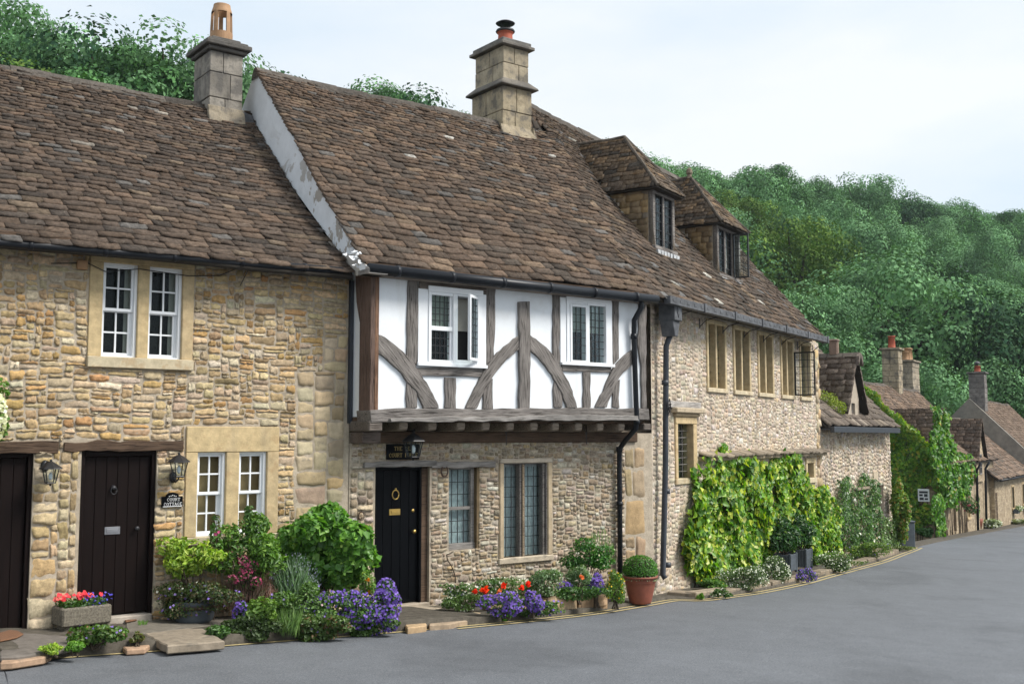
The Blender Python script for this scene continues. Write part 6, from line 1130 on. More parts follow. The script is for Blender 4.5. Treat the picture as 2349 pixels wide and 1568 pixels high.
climber('climbing_rose', 'dark green climbing rose on the low stone cottage, the left of the two columns', FS, P5s([(945, 1330), (938, 1100), (955, 1000), (1000, 975), (1040, 1020), (1050, 1150), (1060, 1300), (1010, 1340)]), 2200, .09, ROSE, .3, seed=9, cat='rose', fl=(14, .08, WHITE))
climber('climbing_rose', 'right of two dark green climbing roses, beside the low cottage doorway', FS, P5s([(1070, 1330), (1055, 1050), (1065, 960), (1110, 965), (1150, 1020), (1165, 1150), (1160, 1320), (1110, 1340)]), 2400, .09, ROSE, .3, seed=10, cat='rose', fl=(16, .08, WHITE))
climber('white_flowering_climber', 'pale green climber at the far corner of the low stone cottage', FS, P5s([(1190, 1180), (1225, 1190), (1262, 1330), (1200, 1370), (1185, 1280)]), 900, .08, [((.2, .3, .13), 3), ((.12, .22, .06), 2)], .3, seed=12, fl=(20, .06, WHITE))
# hanging basket flowers at the left edge
p = FA.w(FA.px(2, 930, .35)[0], -.35, FA.px(2, 990, .35)[1]); bush('climbing_hydrangea', 'cream flowered climbing plant at the left edge of the picture', 'climber', p, [B(-.12, 0, .1, .22, .15, .25), B(-.1, 0, .42, .2, .15, .2), B(-.15, 0, -.1, .15, .12, .2)], 700, .07, [((.09, .2, .03), 3), ((.14, .27, .05), 2)], fl=(260, .05, [((.72, .72, .5), 3), ((.8, .8, .72), 1)], 0, [B(0, -.1, .16, .1, .1, .26)]), seed=44)
# grey planters
def planter_box(label, X0, X1, Y0, Y1, dd, seed):
    a, b, c, d = rc(FW, v5, X0, Y0, X1, Y1, dd); w_ = .46; w_ = .40; t = thing('wooden_planter', label, 'planter', FW, (a, -dd, c), group=None); m = MB(); h_ = d-c
    for (x0, x1, y0, y1) in ((0, w_, 0, .02), (0, w_, w_-.02, w_), (0, .02, .02, w_-.02), (w_-.02, w_, .02, w_-.02)): m.box(x0+.01, x1-.01, y0+.004, y1-.004, .05, h_-.01)
    for k in range(5): x = .05+k*(w_-.1)/5; m.box(x+.004, x+(w_-.1)/5-.004, -.008, .006, .05, h_-.01); m.box(-.008, .006, x+.004, x+(w_-.1)/5-.004, .05, h_-.01)
    for x in (-.012, w_-.038):
        for y in (-.012, w_-.038): m.box(x, x+.05, y, y+.05, 0, h_+.01)
    m.build('box', M['planter'], t, bevel=.004); m = MB(); m.box(.02, w_-.02, .02, w_-.02, h_-.06, h_-.03); m.build('soil', M['soil'], t)
    p = FW.w(a+w_/2, -dd+w_/2, d); return p
LAU = [((.035, .10, .03), 4), ((.06, .16, .04), 2), ((.17, .24, .13), .8)]
for k, (q, lb, l2) in enumerate((((690, 740, 1358, 1456), 'grey slatted wooden planter box, the nearer of the pair before the ivy', 'glossy dark green bay shrub in the nearer grey planter'), ((770, 820, 1332, 1436), 'grey slatted wooden planter box, the farther of the pair before the ivy', 'glossy dark green bay shrub in the farther grey planter'))):
    p = planter_box(lb, q[0], q[1], q[2], q[3], .62-.1*k, k); bush('bay_shrub', l2, 'shrub', p-np.array([0, 0, .08]), [B(0, 0, .38, .30, .28, .26), B(-.15, -.1, .3, .2, .2, .2), B(.18, 0, .45, .2, .2, .2), B(0, 0, .65, .15, .15, .2)], 1100, .095, LAU, seed=50+k, wid=.5)
# verge plants along the kerb
def verge(name, label, cat, x0, x1, y, h, n, sz, pal, fl, seed, dz=.08, depth=.4):
    return plant(name, label, cat, ((x0+x1)/2, y), (x0, y-h, x1, y), n, sz, pal, depth, 9, seed, dz=dz, fl=fl, stems=False)
verge('daisy_clump', 'white flowered ground cover at the kerb below the huge ivy, its near part', 'flowers', 1640, 1765, 1350, 52, 3000, .035, [((.13, .2, .08), 3), ((.09, .15, .05), 2)], (330, .03, WHITE), 70, .06)
verge('daisy_clump', 'white flowered ground cover between the huge ivy and the grey planters', 'flowers', 1735, 1822, 1334, 54, 2600, .035, [((.13, .2, .08), 3), ((.09, .15, .05), 2)], (300, .03, WHITE), 71, .06)
verge('daisy_clump', 'white flowered ground cover right of the grey planters', 'flowers', 1862, 1965, 1308, 48, 2600, .04, [((.14, .22, .08), 3), ((.1, .17, .05), 2)], (280, .032, WHITE), 72, .06)
verge('ground_cover', 'low green plants on the verge before the two climbing roses', 'plant', 1940, 2062, 1282, 38, 2400, .05, [((.13, .23, .05), 3), ((.2, .3, .05), 2)], (40, .04, [((.5, .5, .1), 1), ((.3, .25, .5), 1)]), 73, .06)
verge('ground_cover', 'green weeds at the near end of the kerb beside the rubble wall', 'plant', 1595, 1672, 1350, 24, 1100, .05, [((.10, .22, .04), 3), ((.16, .28, .04), 1)], (18, .035, [((.8, .5, .03), 1)]), 74, .06)
verge('fern_clump', 'yellowish fern clump at the foot of the huge ivy', 'plant', 1625, 1665, 1338, 50, 700, .07, [((.13, .25, .03), 3), ((.3, .33, .05), 1)], None, 78, .06, .3)
verge('weed_patch', 'tuft of weeds growing out of the kerb below the huge ivy', 'weeds', 1626, 1678, 1372, 22, 420, .04, GREEN, (26, .025, WHITE), 75, .01, .15)
verge('weed_patch', 'small grassy tuft in front of the first kerb stone', 'weeds', 1596, 1616, 1374, 14, 160, .05, [((.14, .28, .04), 1)], None, 79, .01, .1)
verge('bellflower_clump', 'violet bellflowers growing out of the kerb below the grey planters', 'flowers', 1826, 1874, 1336, 34, 500, .035, GREEN, (240, .035, PURP), 76, .02, .2)
verge('creeping_weeds', 'low creeping green weeds at the kerb bend beyond the planters', 'weeds', 1890, 1990, 1300, 16, 500, .04, [((.12, .2, .05), 1)], (20, .03, [((.6, .5, .1), 1)]), 77, .06, .2)
verge('grass_verge', 'short grass and weeds at the corner of the side turning', 'grass', 2030, 2100, 1262, 10, 500, .05, [((.14, .2, .05), 2), ((.2, .22, .08), 1)], None, 80, .03, .4)
tuft('grass_tuft', 'small grass tuft on the pavement below the court cottage door', 'grass tuft', (vg(995, 1165)), *[q for q in (vg(965, 0)[0], vg(1025, 0)[0])], vg(0, 1130)[1], vg(0, 1170)[1], 60, [((.13, .27, .04), 1)], .08, .08, .07, 90, dz=.12)
# ================================================================== the farther cottages
rng = np.random.default_rng(55)
def gable_roof(parent, F_unused, s0, s1, ov, ze, pitch, T, seed, rows=(.24, .16), wid=(.36, .24), pal=TILE_PAL, sag=.05, back=3., keep=None, th=.03):
    sf = roof_surf(ov, ze, pitch, sag, .015, T, ph=seed*.7); g = np.random.default_rng(seed); r = underlay(parent, sf, s0, s1, T, back, 'roof')
    tiles('roof_tiles', sf, s0, s1, T, rows, wid, g, M['tile'], r, pal=pal, th=th, keep=keep); ridge(r, sf, s0, s1, T, .09, .5); return r
def body(parent, s0, s1, zb, ze, pitch, ov, T, depth, holes=(), mat='farwall'):
    zr = ze+T*sin(radians(pitch))-.12; vr = -ov+T*cos(radians(pitch)); m = MB(); wall_plane(m, s0, s1, zb, ze+.05, list(holes), .22); m.box(s0+.01, s1-.01, .25, .35, zb, ze); m.box(s0+.01, s1-.01, 2*vr-.3, 2*vr, zb, ze-.1)
    for x in (s0, s1-.25): m.prism_x([(.0, zb), (0, ze+.02), (vr, zr), (2*vr, ze), (2*vr, zb)], x, x+.25)
    return m.build('wall', M[mat], parent)
def smallwin(parent, a, b, c, d, nx=2, mat='timber_grey', glass='dark', sur=True, label=None):
    t = MB()
    if sur: e = .09; t.box(a-e, a, -.025, .12, c, d, OCH2); t.box(b, b+e, -.025, .12, c, d, OCH2); t.box(a-e, b+e, -.03, .12, d, d+.1, OCH2); t.box(a-e, b+e, -.05, .12, c-.09, c, OCH2)
    m = MB(); window_bars(m, a, b, c, d, .06, nx, 3, .02, .04); w_ = m.build('window', M[mat], parent)
    if sur: t.build('surround', M['ashlar'], w_, bevel=.008)
    pane(w_, a+.02, b-.02, c+.02, d-.02, .08); dark_panel(w_, a, b, c, d, .2, glass); return w_
def stack(parent, a, b, c, d, z0, z1, col=(.40, .33, .22), cap=True, seed=1, course=.28):
    m = MB(); g = np.random.default_rng(seed); blockstack(m, a, b, c, d, z0, z1, course, col, g, .02, .012); ch = m.build('chimney', M['chimney'], parent, bevel=.006)
    if cap: m = MB(); m.box(a-.08, b+.08, c-.08, d+.08, z1, z1+.09, tuple(q*.8 for q in col)); m.build('chimney_cap', M['chimney'], ch, bevel=.01)
    return ch
def pot(parent, c, h, r, mat='red_clay', cowl=False):
    m = MB(); m.lathe([(r*1.1, 0), (r, .05), (r*.85, h*.9), (r*1.05, h*.92), (r*1.05, h), (r*.8, h)], c, 16); o = m.build('chimney_pot', M[mat], parent, True)
    if cowl: m = MB(); m.lathe([(r*.3, h), (r*.3, h+.08), (r*1.1, h+.1), (r*.8, h+.2), (.02, h+.26)], c, 14); m.build('cowl', M['lead'], o, True)
    return o
# --- the low cottage joined to the long house
low = thing('low_stone_cottage', 'low stone cottage with a steep gabled dormer beyond the long stone house', 'cottage', FS)
SL = FS.px(2044, 1100)[0]; ze = 1.95; gd = rc(FS, v5, 1138, 1010, 1168, 1320); gw1 = rc(FS, v5, 1035, 1045, 1062, 1200); dn = rc(FS, v9, 1160, 740, 1235, 1340)
dn = (dn[0], dn[0]+.42, 1.2, ze-.05)
m = MB(); wall_plane(m, .02, SL, -2.1, ze+.05, [gd, gw1], .22); m.box(.02, SL, .25, .33, -2.1, ze); m.box(SL-.3, SL, .33, 6, -2.1, ze); m.box(.02, SL-.3, 5.7, 6, -2.1, ze); m.prism_x([(0, ze), (2.9, 4.9), (6, ze)], SL-.3, SL-.02); sw2 = m.build('wall', M['mortar_wing'], low)
R = pack(.03, SL-.0, -2., ze-.0, [gd, gw1], .045, .042, [2, 3, 3, 4, 5], [2, 2, 3, 3], rng); stones('rubble_masonry', R, M['rubble_wing'], sw2, PAL_WING, rng, depth=.026, gap=.016, nu=4, nv=4, rnd=.4, jit=.004)
TS = 4.25; slo = gable_roof(low, None, -.0, SL+.12, .28, ze, 46, TS, 61, rows=(.27, .17), wid=(.42, .28), pal=[((.155, .125, .10), 4), ((.13, .105, .085), 3), ((.19, .155, .12), 2), ((.25, .21, .17), 1)], th=.035)
a = FS.px(*v9(745, 1060), .34); b = FS.px(*v9(1800, 1100), .34); m = MB(); m.box(-.0, b[0]+.15, -.40, -.30, ze-.16, ze-.02); m.box(.0, b[0], -.3, -.02, ze-.10, ze-.06); g_ = m.build('gutter', M['leadpipe'], low, bevel=.008)
# dormer gable
ds0 = FS.px(*v9(1105, 1030), .0)[0]; ds1 = FS.px(*v9(1270, 1040), .0)[0]; dc = (ds0+ds1)/2-.02; zap = FS.px(*v9(1150, 80), .1)[1]; zap = 3.85
m = MB(); hw = max((ds1-ds0)/2, .45)
wall_plane(m, dc-hw, dc+hw, ze-.0, ze+.75, [(dc-.17, dc+.17, ze-.1, ze+.62)], .15, -.0); m.prism([(dc-hw, ze+.75), (dc+hw, ze+.75), (dc, zap-.15)], .0, .15); m.box(dc-hw, dc-hw+.1, .0, 1.2, ze, ze+.7); m.box(dc+hw-.1, dc+hw, .0, 1.2, ze, ze+.7)
m.C = [(.42, .38, .32)]*len(m.C); dm = m.build('dormer', M['cut'], low); dark_panel(dm, dc-.17, dc+.17, ze-.05, ze+.62, .1); m = MB(); window_bars(m, dc-.16, dc+.16, ze, ze+.62, .05, 1, 3, .02, .04); m.build('window', M['timber'], dm)
dark_panel(low, dn[0], dn[1], 1.25, ze-.18, .015, 'timber_dark', 'shutter')
for sg in (-1, 1):
    Hh, hw2 = zap-ze-.35, 1.0; Lm = math.hypot(hw2, Hh); sf = affine((dc+sg*hw2, -.16, ze+.35), (0, 1, 0), (-sg*hw2/Lm, 0, Hh/Lm), (sg*Hh/Lm, 0, hw2/Lm)); g = np.random.default_rng(70+sg)
    tiles('roof_slates', sf, 0, 3.3, Lm, (.22, .15), (.38, .26), g, M['tile'], dm, [((.17, .135, .11), 4), ((.14, .11, .09), 3), ((.21, .17, .135), 2)], keep=lambda s, t: s-.16 < (ze+.35+t*Hh/Lm-ze)/tan(radians(46))+.1, th=.04)
m = MB(); m.add([(dc-hw2, -.14, ze+.32), (dc+hw2, -.14, ze+.32), (dc, -.14, zap-.03), (dc-hw2, 3.2, ze+.32), (dc+hw2, 3.2, ze+.32), (dc, 3.2, zap-.03)], [(3, 5, 4), (0, 2, 5, 3), (1, 4, 5, 2)]); m.build('dormer_roof', M['tilebase'], dm)
m = MB()
for k in range(7): y = -.2+k*.42; m.prism([(dc-.13, zap-.05), (dc-.05, zap+.06), (dc+.05, zap+.06), (dc+.13, zap-.05)], y, y+.40, (.14, .12, .1))
m.prism([(dc-.22, zap-.3), (dc, zap-.02), (dc+.22, zap-.3), (dc+.2, zap-.05), (dc, zap+.05), (dc-.2, zap-.05)], -.24, -.16, (.16, .13, .11)); m.build('ridge_tiles', M['ridge'], dm)
m = MB(); m.box(dc-.09, dc+.09, .35, .58, zap, zap+.42, (.24, .18, .15)); m.box(dc-.11, dc+.11, .33, .6, zap+.36, zap+.44, (.2, .15, .13)); m.build('stone_finial', M['cut'], low, bevel=.03)
# timber door, lintel stones
a, b, c, d = gd; m = MB(); m.box(a, b, .1, .14, c, d); o = m.build('door', M['timber_dark'], low); m = MB(); m.box(a-.5, a, -.03, .12, d-.1, d+.4, (.5, .44, .34)); m.build('lintel', M['cut'], low, bevel=.01)
smallwin(low, gw1[0]+.02, gw1[1]-.02, gw1[2]+.02, gw1[3]-.02, 2); m = MB(); m.box(gw1[0]-.6, gw1[1]+.1, -.16, 0, gw1[3]+.08, gw1[3]+.14, (.3, .26, .2)); m.build('window_hood', M['cut'], low)
for x in (1.9, 4.9): m = MB(); m.box(x-.1, x+.1, -.035, .0, -1.9, -.6, (.42, .3, .2)); m.build('pilaster', M['cut'], low)
g = np.random.default_rng(5); p = FS.w(dc-1.35, .45, ze+.62); bush('roof_moss', 'bright yellow green moss cushion in the valley beside the low cottage dormer', 'moss', p, [B(0, 0, .05, .45, .3, .26), B(.3, -.2, -.15, .3, .25, .22)], 1500, .05, [((.28, .34, .03), 3), ((.18, .25, .03), 2)], stems=False, seed=5)
# --- the creeper covered cottage
FI = Fr(FW.w(26, .35), 57.6)
ivyh = thing('creeper_cottage', 'steep roofed cottage whose gable end is smothered in green creeper', 'cottage', FI)
TI = 4.75; body(ivyh, 0, 11, -2.9, .68, 42, .25, TI, 6, [(1.3, 1.9, -1.9, -.3), (4.2, 4.8, -1.6, -.6)])
gable_roof(ivyh, None, -.12, 11.1, .25, .68, 42, TI, 62, rows=(.24, .15), pal=[((.20, .14, .10), 4), ((.16, .115, .085), 3), ((.24, .17, .12), 2), ((.13, .10, .08), 2)], sag=.12)
m = MB(); m.box(1.35, 1.85, .08, .12, -2.4, -.3); m.build('door', M['timber_dark'], ivyh); smallwin(ivyh, 4.25, 4.75, -1.55, -.65)
def gdormer(parent, sc0, hw, ze_, zap_, vf, back, seed, wall='farwall', win=True):
    m = MB(); m.prism([(sc0-hw, ze_-.9), (sc0+hw, ze_-.9), (sc0+hw, ze_+.1), (sc0, zap_-.12), (sc0-hw, ze_+.1)], vf, vf+.2); m.box(sc0-hw, sc0-hw+.12, vf+.2, vf+1.6, ze_-.9, ze_+.1); m.box(sc0+hw-.12, sc0+hw, vf+.2, vf+1.6, ze_-.9, ze_+.1); d = m.build('dormer', M[wall], parent)
    h2 = hw+.16; H_ = zap_-ze_; Lm = math.hypot(h2, H_)
    for sg in (-1, 1):
        sf = affine((sc0+sg*h2, vf-.15, ze_), (0, 1, 0), (-sg*h2/Lm, 0, H_/Lm), (sg*H_/Lm, 0, h2/Lm)); tiles('roof_slates', sf, 0, back, Lm, (.2, .15), (.34, .25), np.random.default_rng(seed+sg), M['tile'], d, [((.17, .125, .095), 4), ((.13, .10, .08), 3), ((.21, .155, .115), 2)], th=.035)
    m = MB(); m.add([(sc0-h2, vf-.13, ze_-.03), (sc0+h2, vf-.13, ze_-.03), (sc0, vf-.13, zap_-.04), (sc0-h2, vf+back, ze_-.03), (sc0+h2, vf+back, ze_-.03), (sc0, vf+back, zap_-.04)], [(3, 5, 4), (0, 2, 5, 3), (1, 4, 5, 2)]); m.build('dormer_roof', M['tilebase'], d)
    if win: m = MB(); window_bars(m, sc0-.3, sc0+.3, ze_-.6, ze_+.25, vf-.03, 2, 3, .02, .04); w_ = m.build('window', M['timber_grey'], d); dark_panel(w_, sc0-.3, sc0+.3, ze_-.6, ze_+.25, vf-.008)
    return d
gdormer(ivyh, 1.5, .9, 1.05, 2.75, .3, 3.3, 80, win=False); gdormer(ivyh, 7.0, .95, .7, 2.42, -.1, 3.2, 83)
c1 = stack(ivyh, 6.1, 6.85, 2.9, 3.6, 2.6, 5.45, (.42, .35, .24), seed=4); pot(c1, (6.47, 3.25, 5.53), .55, .16)
m = MB(); m.add([(6.0, 2.2, 3.0), (6.95, 2.0, 2.85), (6.95, 2.0, 2.9), (6.0, 2.2, 3.05)], [(0, 1, 2, 3)]); 
c2 = stack(ivyh, 12.1, 13.6, 3.6, 4.4, 2.5, 5.3, (.40, .34, .25), seed=6); pot(c2, (12.4, 4., 5.4), .42, .17, 'pot_clay'); pot(c2, (12.85, 4., 5.4), .62, .2, 'pot_clay'); pot(c2, (13.3, 4., 5.4), .62, .17, 'pot_clay')
for x in (6.0, 8.1): m = MB(); m.tube([(x, -.3, .6), (x, -.12, .3), (x, -.08, -2.3)], .05, 8); m.build('downpipe', M['black'], ivyh, True)
# the creeper itself
def splane(F, x, y, s):
    r = ray(x, y); t = (s-np.dot(CAM-F.P, F.u))/np.dot(r, F.u); q = CAM+r*t-F.P; return float(np.dot(q, F.v)), float(q[2])
CRE = [((.07, .19, .025), 5), ((.11, .27, .03), 4), ((.19, .34, .035), 2), ((.04, .11, .02), 2), ((.34, .30, .04), .6)]
P_ = [splane(FI, *vf(X, Y), -.1) for X, Y in ((95, 320), (200, 390), (260, 470), (340, 560), (480, 690), (600, 790), (720, 880), (800, 1000), (830, 1150), (800, 1230), (700, 1130), (600, 1130), (570, 1270), (740, 1290), (720, 1400), (560, 1430), (500, 1500), (330, 1560), (300, 1000), (200, 800), (100, 500))]
climber('green_creeper', 'thick green creeper covering the gable end below the steep tiled roof', FI, P_, 8500, .17, [((.13, .28, .03), 5), ((.2, .38, .035), 4), ((.30, .44, .04), 2), ((.08, .18, .025), 2), ((.42, .38, .05), .8)], .45, axis='v', s_plane=-.0, seed=21, cat='creeper', thin=.1, base=-2.2)
P_ = [splane(FI, *vf(X, Y), -.25) for X, Y in ((85, 300), (150, 350), (260, 430), (350, 540), (470, 630), (560, 700), (700, 850), (660, 890), (520, 760), (380, 650), (250, 520), (120, 400))]
climber('roof_creeper', 'bright yellow green band of creeper climbing along the sloping gable edge', FI, P_, 1900, .17, [((.2, .36, .03), 4), ((.32, .38, .04), 3), ((.12, .26, .03), 2)], .3, axis='v', s_plane=-.2, seed=22, cat='creeper', thin=.05, base=.8)
P_ = [FI.px(*vf(X, Y), .2) for X, Y in ((700, 545), (740, 530), (790, 580), (810, 680), (840, 780), (890, 900), (960, 890), (1005, 900), (1000, 960), (990, 1100), (960, 1200), (900, 1230), (870, 1290), (820, 1290), (800, 1150), (720, 1000), (690, 880), (700, 740), (740, 680))]
climber('green_creeper', 'tall green creeper draped over the gabled dormer and down the street front', FI, P_, 4200, .2, CRE, .4, seed=23, cat='creeper', thin=.15, base=-2.2)
P_ = [FI.px(*vf(X, Y), .3) for X, Y in ((740, 1200), (800, 1200), (800, 1320), (830, 1420), (820, 1490), (780, 1490), (760, 1380))]
climber('green_creeper', 'thin strand of creeper trailing down the corner of the creeper cottage to the street', FI, P_, 420, .17, CRE[:3], .3, seed=24, cat='creeper', base=-2.2)
v, z = splane(FI, *vf(625, 1195), -.75); t = thing('wall_notice', 'white framed notice with dark print half sunk in the creeper', 'sign', FI, (-.62, v, z), rz=radians(-90)); m = MB(); m.box(-.2, .2, -.02, .03, -.23, .23); m.build('board', M['white'], t, bevel=.01); m = MB(); m.box(-.15, .15, -.03, -.02, .08, .15); m.box(-.15, -.03, -.03, -.02, -.03, .04); m.box(.02, .14, -.03, -.02, -.05, .05); m.box(-.14, .0, -.03, -.02, -.17, -.08); m.box(.04, .15, -.03, -.02, -.16, -.10); m.build('printed_picture', M['leadpipe'], t)
# --- the low terrace and the tall house beyond
FT = Fr(FW.w(36.6, .15), 57.6); ter = thing('stone_terrace', 'low stone terrace cottage with small windows and flower boxes at the right edge', 'cottage', FT)
tw = [rc(FT, vf, 1290, 1105, 1322, 1222), rc(FT, vf, 1370, 1100, 1400, 1215)]; tw = [(a, a+.75, -1.75, -.75) for a, b, c, d in tw]
body(ter, -.9, 10, -3.4, -.2, 42, .3, 4.2, 6, tw); gable_roof(ter, None, -1.4, 10, .3, -.2, 42, 4.2, 64, rows=(.24, .15), pal=[((.19, .135, .10), 4), ((.16, .115, .085), 3), ((.23, .165, .12), 2), ((.13, .105, .085), 2)])
for k, q in enumerate(tw):
    smallwin(ter, *q)
    t = thing('window_box', ('pale flower box under the left small window of the terrace', 'pale flower box under the right small window of the terrace')[k], 'flower box', FT, (q[0], -.25, q[2]-.25)); m = MB(); m.box(0, .75, 0, .2, 0, .2); m.build('box', M['planter'], t); g = np.random.default_rng(k+90); P, Nn = blobpts([B(.37, .0, .22, .42, .18, .16)], 260, g); leafmesh('foliage', P, Nn, g.uniform(.05, .1, 260), pick([((.13, .22, .07), 2), ((.3, .34, .22), 1)], 260, g), M['leaf'], t, rng=g); P, Nn = blobpts([B(.37, -.05, .25, .42, .18, .14)], 60, g, .9); flowers('blossoms', P, Nn, .06, WHITE, t, g)
m = MB(); m.box(-.8, -.1, .0, .1, -3.2, -.8); m.build('door', M['timber_dark'], ter)
m = MB(); m.tube([(-1., -.28, -.25), (10, -.28, -.3)], .05, 8); m.build('gutter', M['black'], ter, True)
FH = Fr(FW.w(46.5, -.1), 57.6); tall = thing('tall_house', 'taller stone house with a grey rendered gable end rising behind the terrace', 'house', FH)
body(tall, 0, 14, -4, .45, 45, .3, 4.55, 6); gable_roof(tall, None, .32, 14, .3, .5, 45, 4.6, 65, rows=(.24, .16), pal=[((.19, .135, .10), 4), ((.165, .12, .09), 3), ((.225, .165, .12), 2)])
m = MB(); m.prism_x([(-.5, .2), (2.95, 3.75), (6.2, .4), (6.2, -.8), (-.1, -.8)], -.06, .3); m.build('gable_wall', M['render'], tall)
c3 = stack(tall, .3, 1.2, 2.2, 3.0, 3.0, 5.1, (.24, .22, .20), seed=8); pot(c3, (.75, 2.6, 5.2), .34, .17, 'red_clay', True)
FX = Fr(FW.w(66, 6), 57.6); dh = thing('distant_cottage', 'distant cottage roof with small chimneys, glimpsed between the creeper cottage and the tall house', 'cottage', FX)
body(dh, -8, 10, -4, 1.5, 42, .3, 4., 6); gable_roof(dh, None, -8, 10, .3, 1.5, 42, 4.0, 66, rows=(.3, .25), wid=(.5, .4))
for (X0, X1, Y0, Y1, l) in ((815, 845, 440, 530, 0), (958, 1000, 478, 535, 1), (1356, 1384, 335, 425, 2)):
    F2 = Fr(FX.w(0, 2.7), 57.6); a, b, c, d = rc(F2, vf, X0, Y0, X1, Y1); m2 = stack(dh, a, a+.8, 2.4, 3.1, c-.8, d, (.4, .33, .26), seed=l, course=.4); pot(m2, (a+.4, 2.75, d+.08), .5, .17, 'pot_clay' if l == 0 else 'lead')
# plants by the far cottages
def fplant(name, label, cat, box_, foot, n, sz, pal, seed, **k):
    return plant(name, label, cat, foot, box_, n, sz, pal, .8, 8, seed, dz=.05, stems=False, **k)
fplant('garden_shrub', 'autumn tinged green shrub at the corner of the side turning', 'shrub', (2046, 1092, 2084, 1255), (2062, 1258), 1900, .11, [((.13, .25, .04), 3), ((.2, .28, .05), 2), ((.34, .22, .06), .8)], 101)
fplant('potted_shrub', 'dark green potted shrub by the downpipe of the creeper cottage', 'shrub', vf(965, 1170)+vf(1060, 1400), vf(1010, 1445), 1500, .12, [((.04, .12, .03), 3), ((.08, .2, .04), 2)], 102)
fplant('potted_shrub', 'bright green conical potted shrub by the downpipe of the creeper cottage', 'shrub', vf(1000, 1290)+vf(1040, 1430), vf(1015, 1445), 500, .1, [((.12, .3, .04), 3)], 103)
fplant('border_flowers', 'pale flowering border along the front of the terrace', 'flowers', vf(1070, 1370)+vf(1240, 1440), vf(1150, 1440), 1500, .1, [((.3, .34, .2), 3), ((.18, .26, .1), 2)], 104, fl=(150, .08, WHITE))
fplant('border_flowers', 'pale bushy border at the right edge below the terrace windows', 'flowers', vf(1270, 1370)+vf(1420, 1405), vf(1340, 1410), 900, .1, [((.26, .28, .15), 3), ((.2, .24, .1), 2)], 105, fl=(60, .08, WHITE))
fplant('climbing_plant', 'dark narrow climber beside the terrace door', 'climber', vf(1205, 1160)+vf(1255, 1390), vf(1230, 1400), 900, .1, [((.04, .12, .03), 3), ((.07, .17, .04), 1)], 106)
fplant('garden_shrub', 'low dark plants at the foot of the creeper gable', 'shrub', vf(560, 1440)+vf(720, 1500), vf(640, 1500), 700, .12, [((.05, .13, .03), 3)], 107)
for k, (X, Y, lb) in enumerate(((985, 1440, 'grey pot under the dark potted shrub'), (1030, 1445, 'terracotta pot under the bright conical shrub'))):
    p = ground_at(*vf(X, Y), .03); m = MB(); m.lathe([(.18, 0), (.24, .3), (.26, .42), (.22, .42)], n=14); o = m.build('plant_pot', M['lead' if not k else 'terracotta'], None, True, loc=tuple(p)); tag(o, lb, 'pot')
p = FI.w(2.6, -.35, -.9); t = bush('hanging_basket', 'hanging basket of dark trailing flowers on the creeper cottage front', 'hanging basket', p, [B(0, 0, 0, .3, .25, .3), B(.1, 0, -.2, .2, .2, .2)], 500, .09, [((.06, .13, .04), 2), ((.2, .26, .12), 1)], seed=108, fl=(20, .07, [((.5, .1, .15), 1)]), stems=False)
p = ground_at(2079, 1256, .03); m = MB(); m.poly_z([(-.2, -.2), (.2, -.2), (.2, .2), (-.2, .2)], 0, .75); m.box(-.22, .22, -.22, .22, .75, .8); tag(m.build('tall_planter', M['planter'], None, bevel=.02, loc=tuple(p)), 'tall grey planter at the corner of the side turning', 'planter')
# ================================================================== the wooded hillside
def tree_proto(seed, H=11., R=4.6, n=6500, pal=None, lumps=34, sz=.42):
    g = np.random.default_rng(seed); bl = []
    for k in range(lumps):
        d = g.normal(0, 1, 3); d /= np.linalg.norm(d); d[2] = d[2]*.9+.1; f = g.uniform(.45, .92); rr_ = R*g.uniform(.26, .48); bl.append((d[0]*R*f, d[1]*R*f, H*.56+d[2]*H*.40*f, rr_, rr_, rr_*g.uniform(.65, .9)))
    P, Nn = blobpts(bl, n, g, .75); P += g.normal(0, R*.02, P.shape); c = pick(pal, n, g, .18); lump_t = g.uniform(.65, 1.3, lumps)
    B_ = np.array(bl); dd = ((P[:, None, :]-B_[None, :, :3])**2).sum(-1); Nn = P-B_[dd.argmin(1), :3]; Nn /= np.linalg.norm(Nn, axis=1, keepdims=True); Nn += g.normal(0, .28, Nn.shape); c = c*lump_t[dd.argmin(1)][:, None]*np.array([.95, 1.02, 1.06])*(1.12 if seed in (201, 205) else 1.)
    s = g.uniform(.6, 1.3, n)*sz; Nn[:, 2] += .12; Nn = Nn/np.linalg.norm(Nn, axis=1, keepdims=True); r = g.normal(0, 1, (n, 3)); a = r-Nn*(r*Nn).sum(1, keepdims=True); a /= np.linalg.norm(a, axis=1, keepdims=True); b = np.cross(Nn, a); s = s[:, None]
    V = np.stack([P-a*s*.5, P+b*s*.35+Nn*s*.1, P+a*s*.5, P-b*s*.35+Nn*s*.1], 1).reshape(-1, 3); i = np.arange(n)*4; F = np.concatenate([np.stack([i, i+2, i+1], 1), np.stack([i, i+3, i+2], 1)]); C = np.repeat(c, 4, 0)
    # trunk and limbs as triangles in the same mesh
    mb = MB(); mb.tube([(0, 0, -1), (.1, 0, H*.25), (0, .1, H*.6)], [.32, .26, .12], 7, (.05, .04, .03), False)
    for k in range(7): q = bl[k]; mb.tube([(0, 0, H*g.uniform(.2, .4)), (q[0]*.5, q[1]*.5, q[2]*.75), q[:3]], [.12, .09, .04], 5, (.05, .04, .03), False)
    T = [(f[0], f[1], f[2]) for f in mb.F]+[(f[0], f[2], f[3]) for f in mb.F]; m = len(V); V = np.concatenate([V, np.array(mb.V)]); C = np.concatenate([C, np.array(mb.C)]); F = np.concatenate([F, np.array(T)+m])
    o = npmesh('hillside_tree', V, F, C, M['farleaf']); COL.objects.unlink(o); me = o.data; bpy.data.objects.remove(o); return me
GA = [((.075, .16, .052), 4), ((.09, .19, .062), 3), ((.055, .12, .045), 3)]
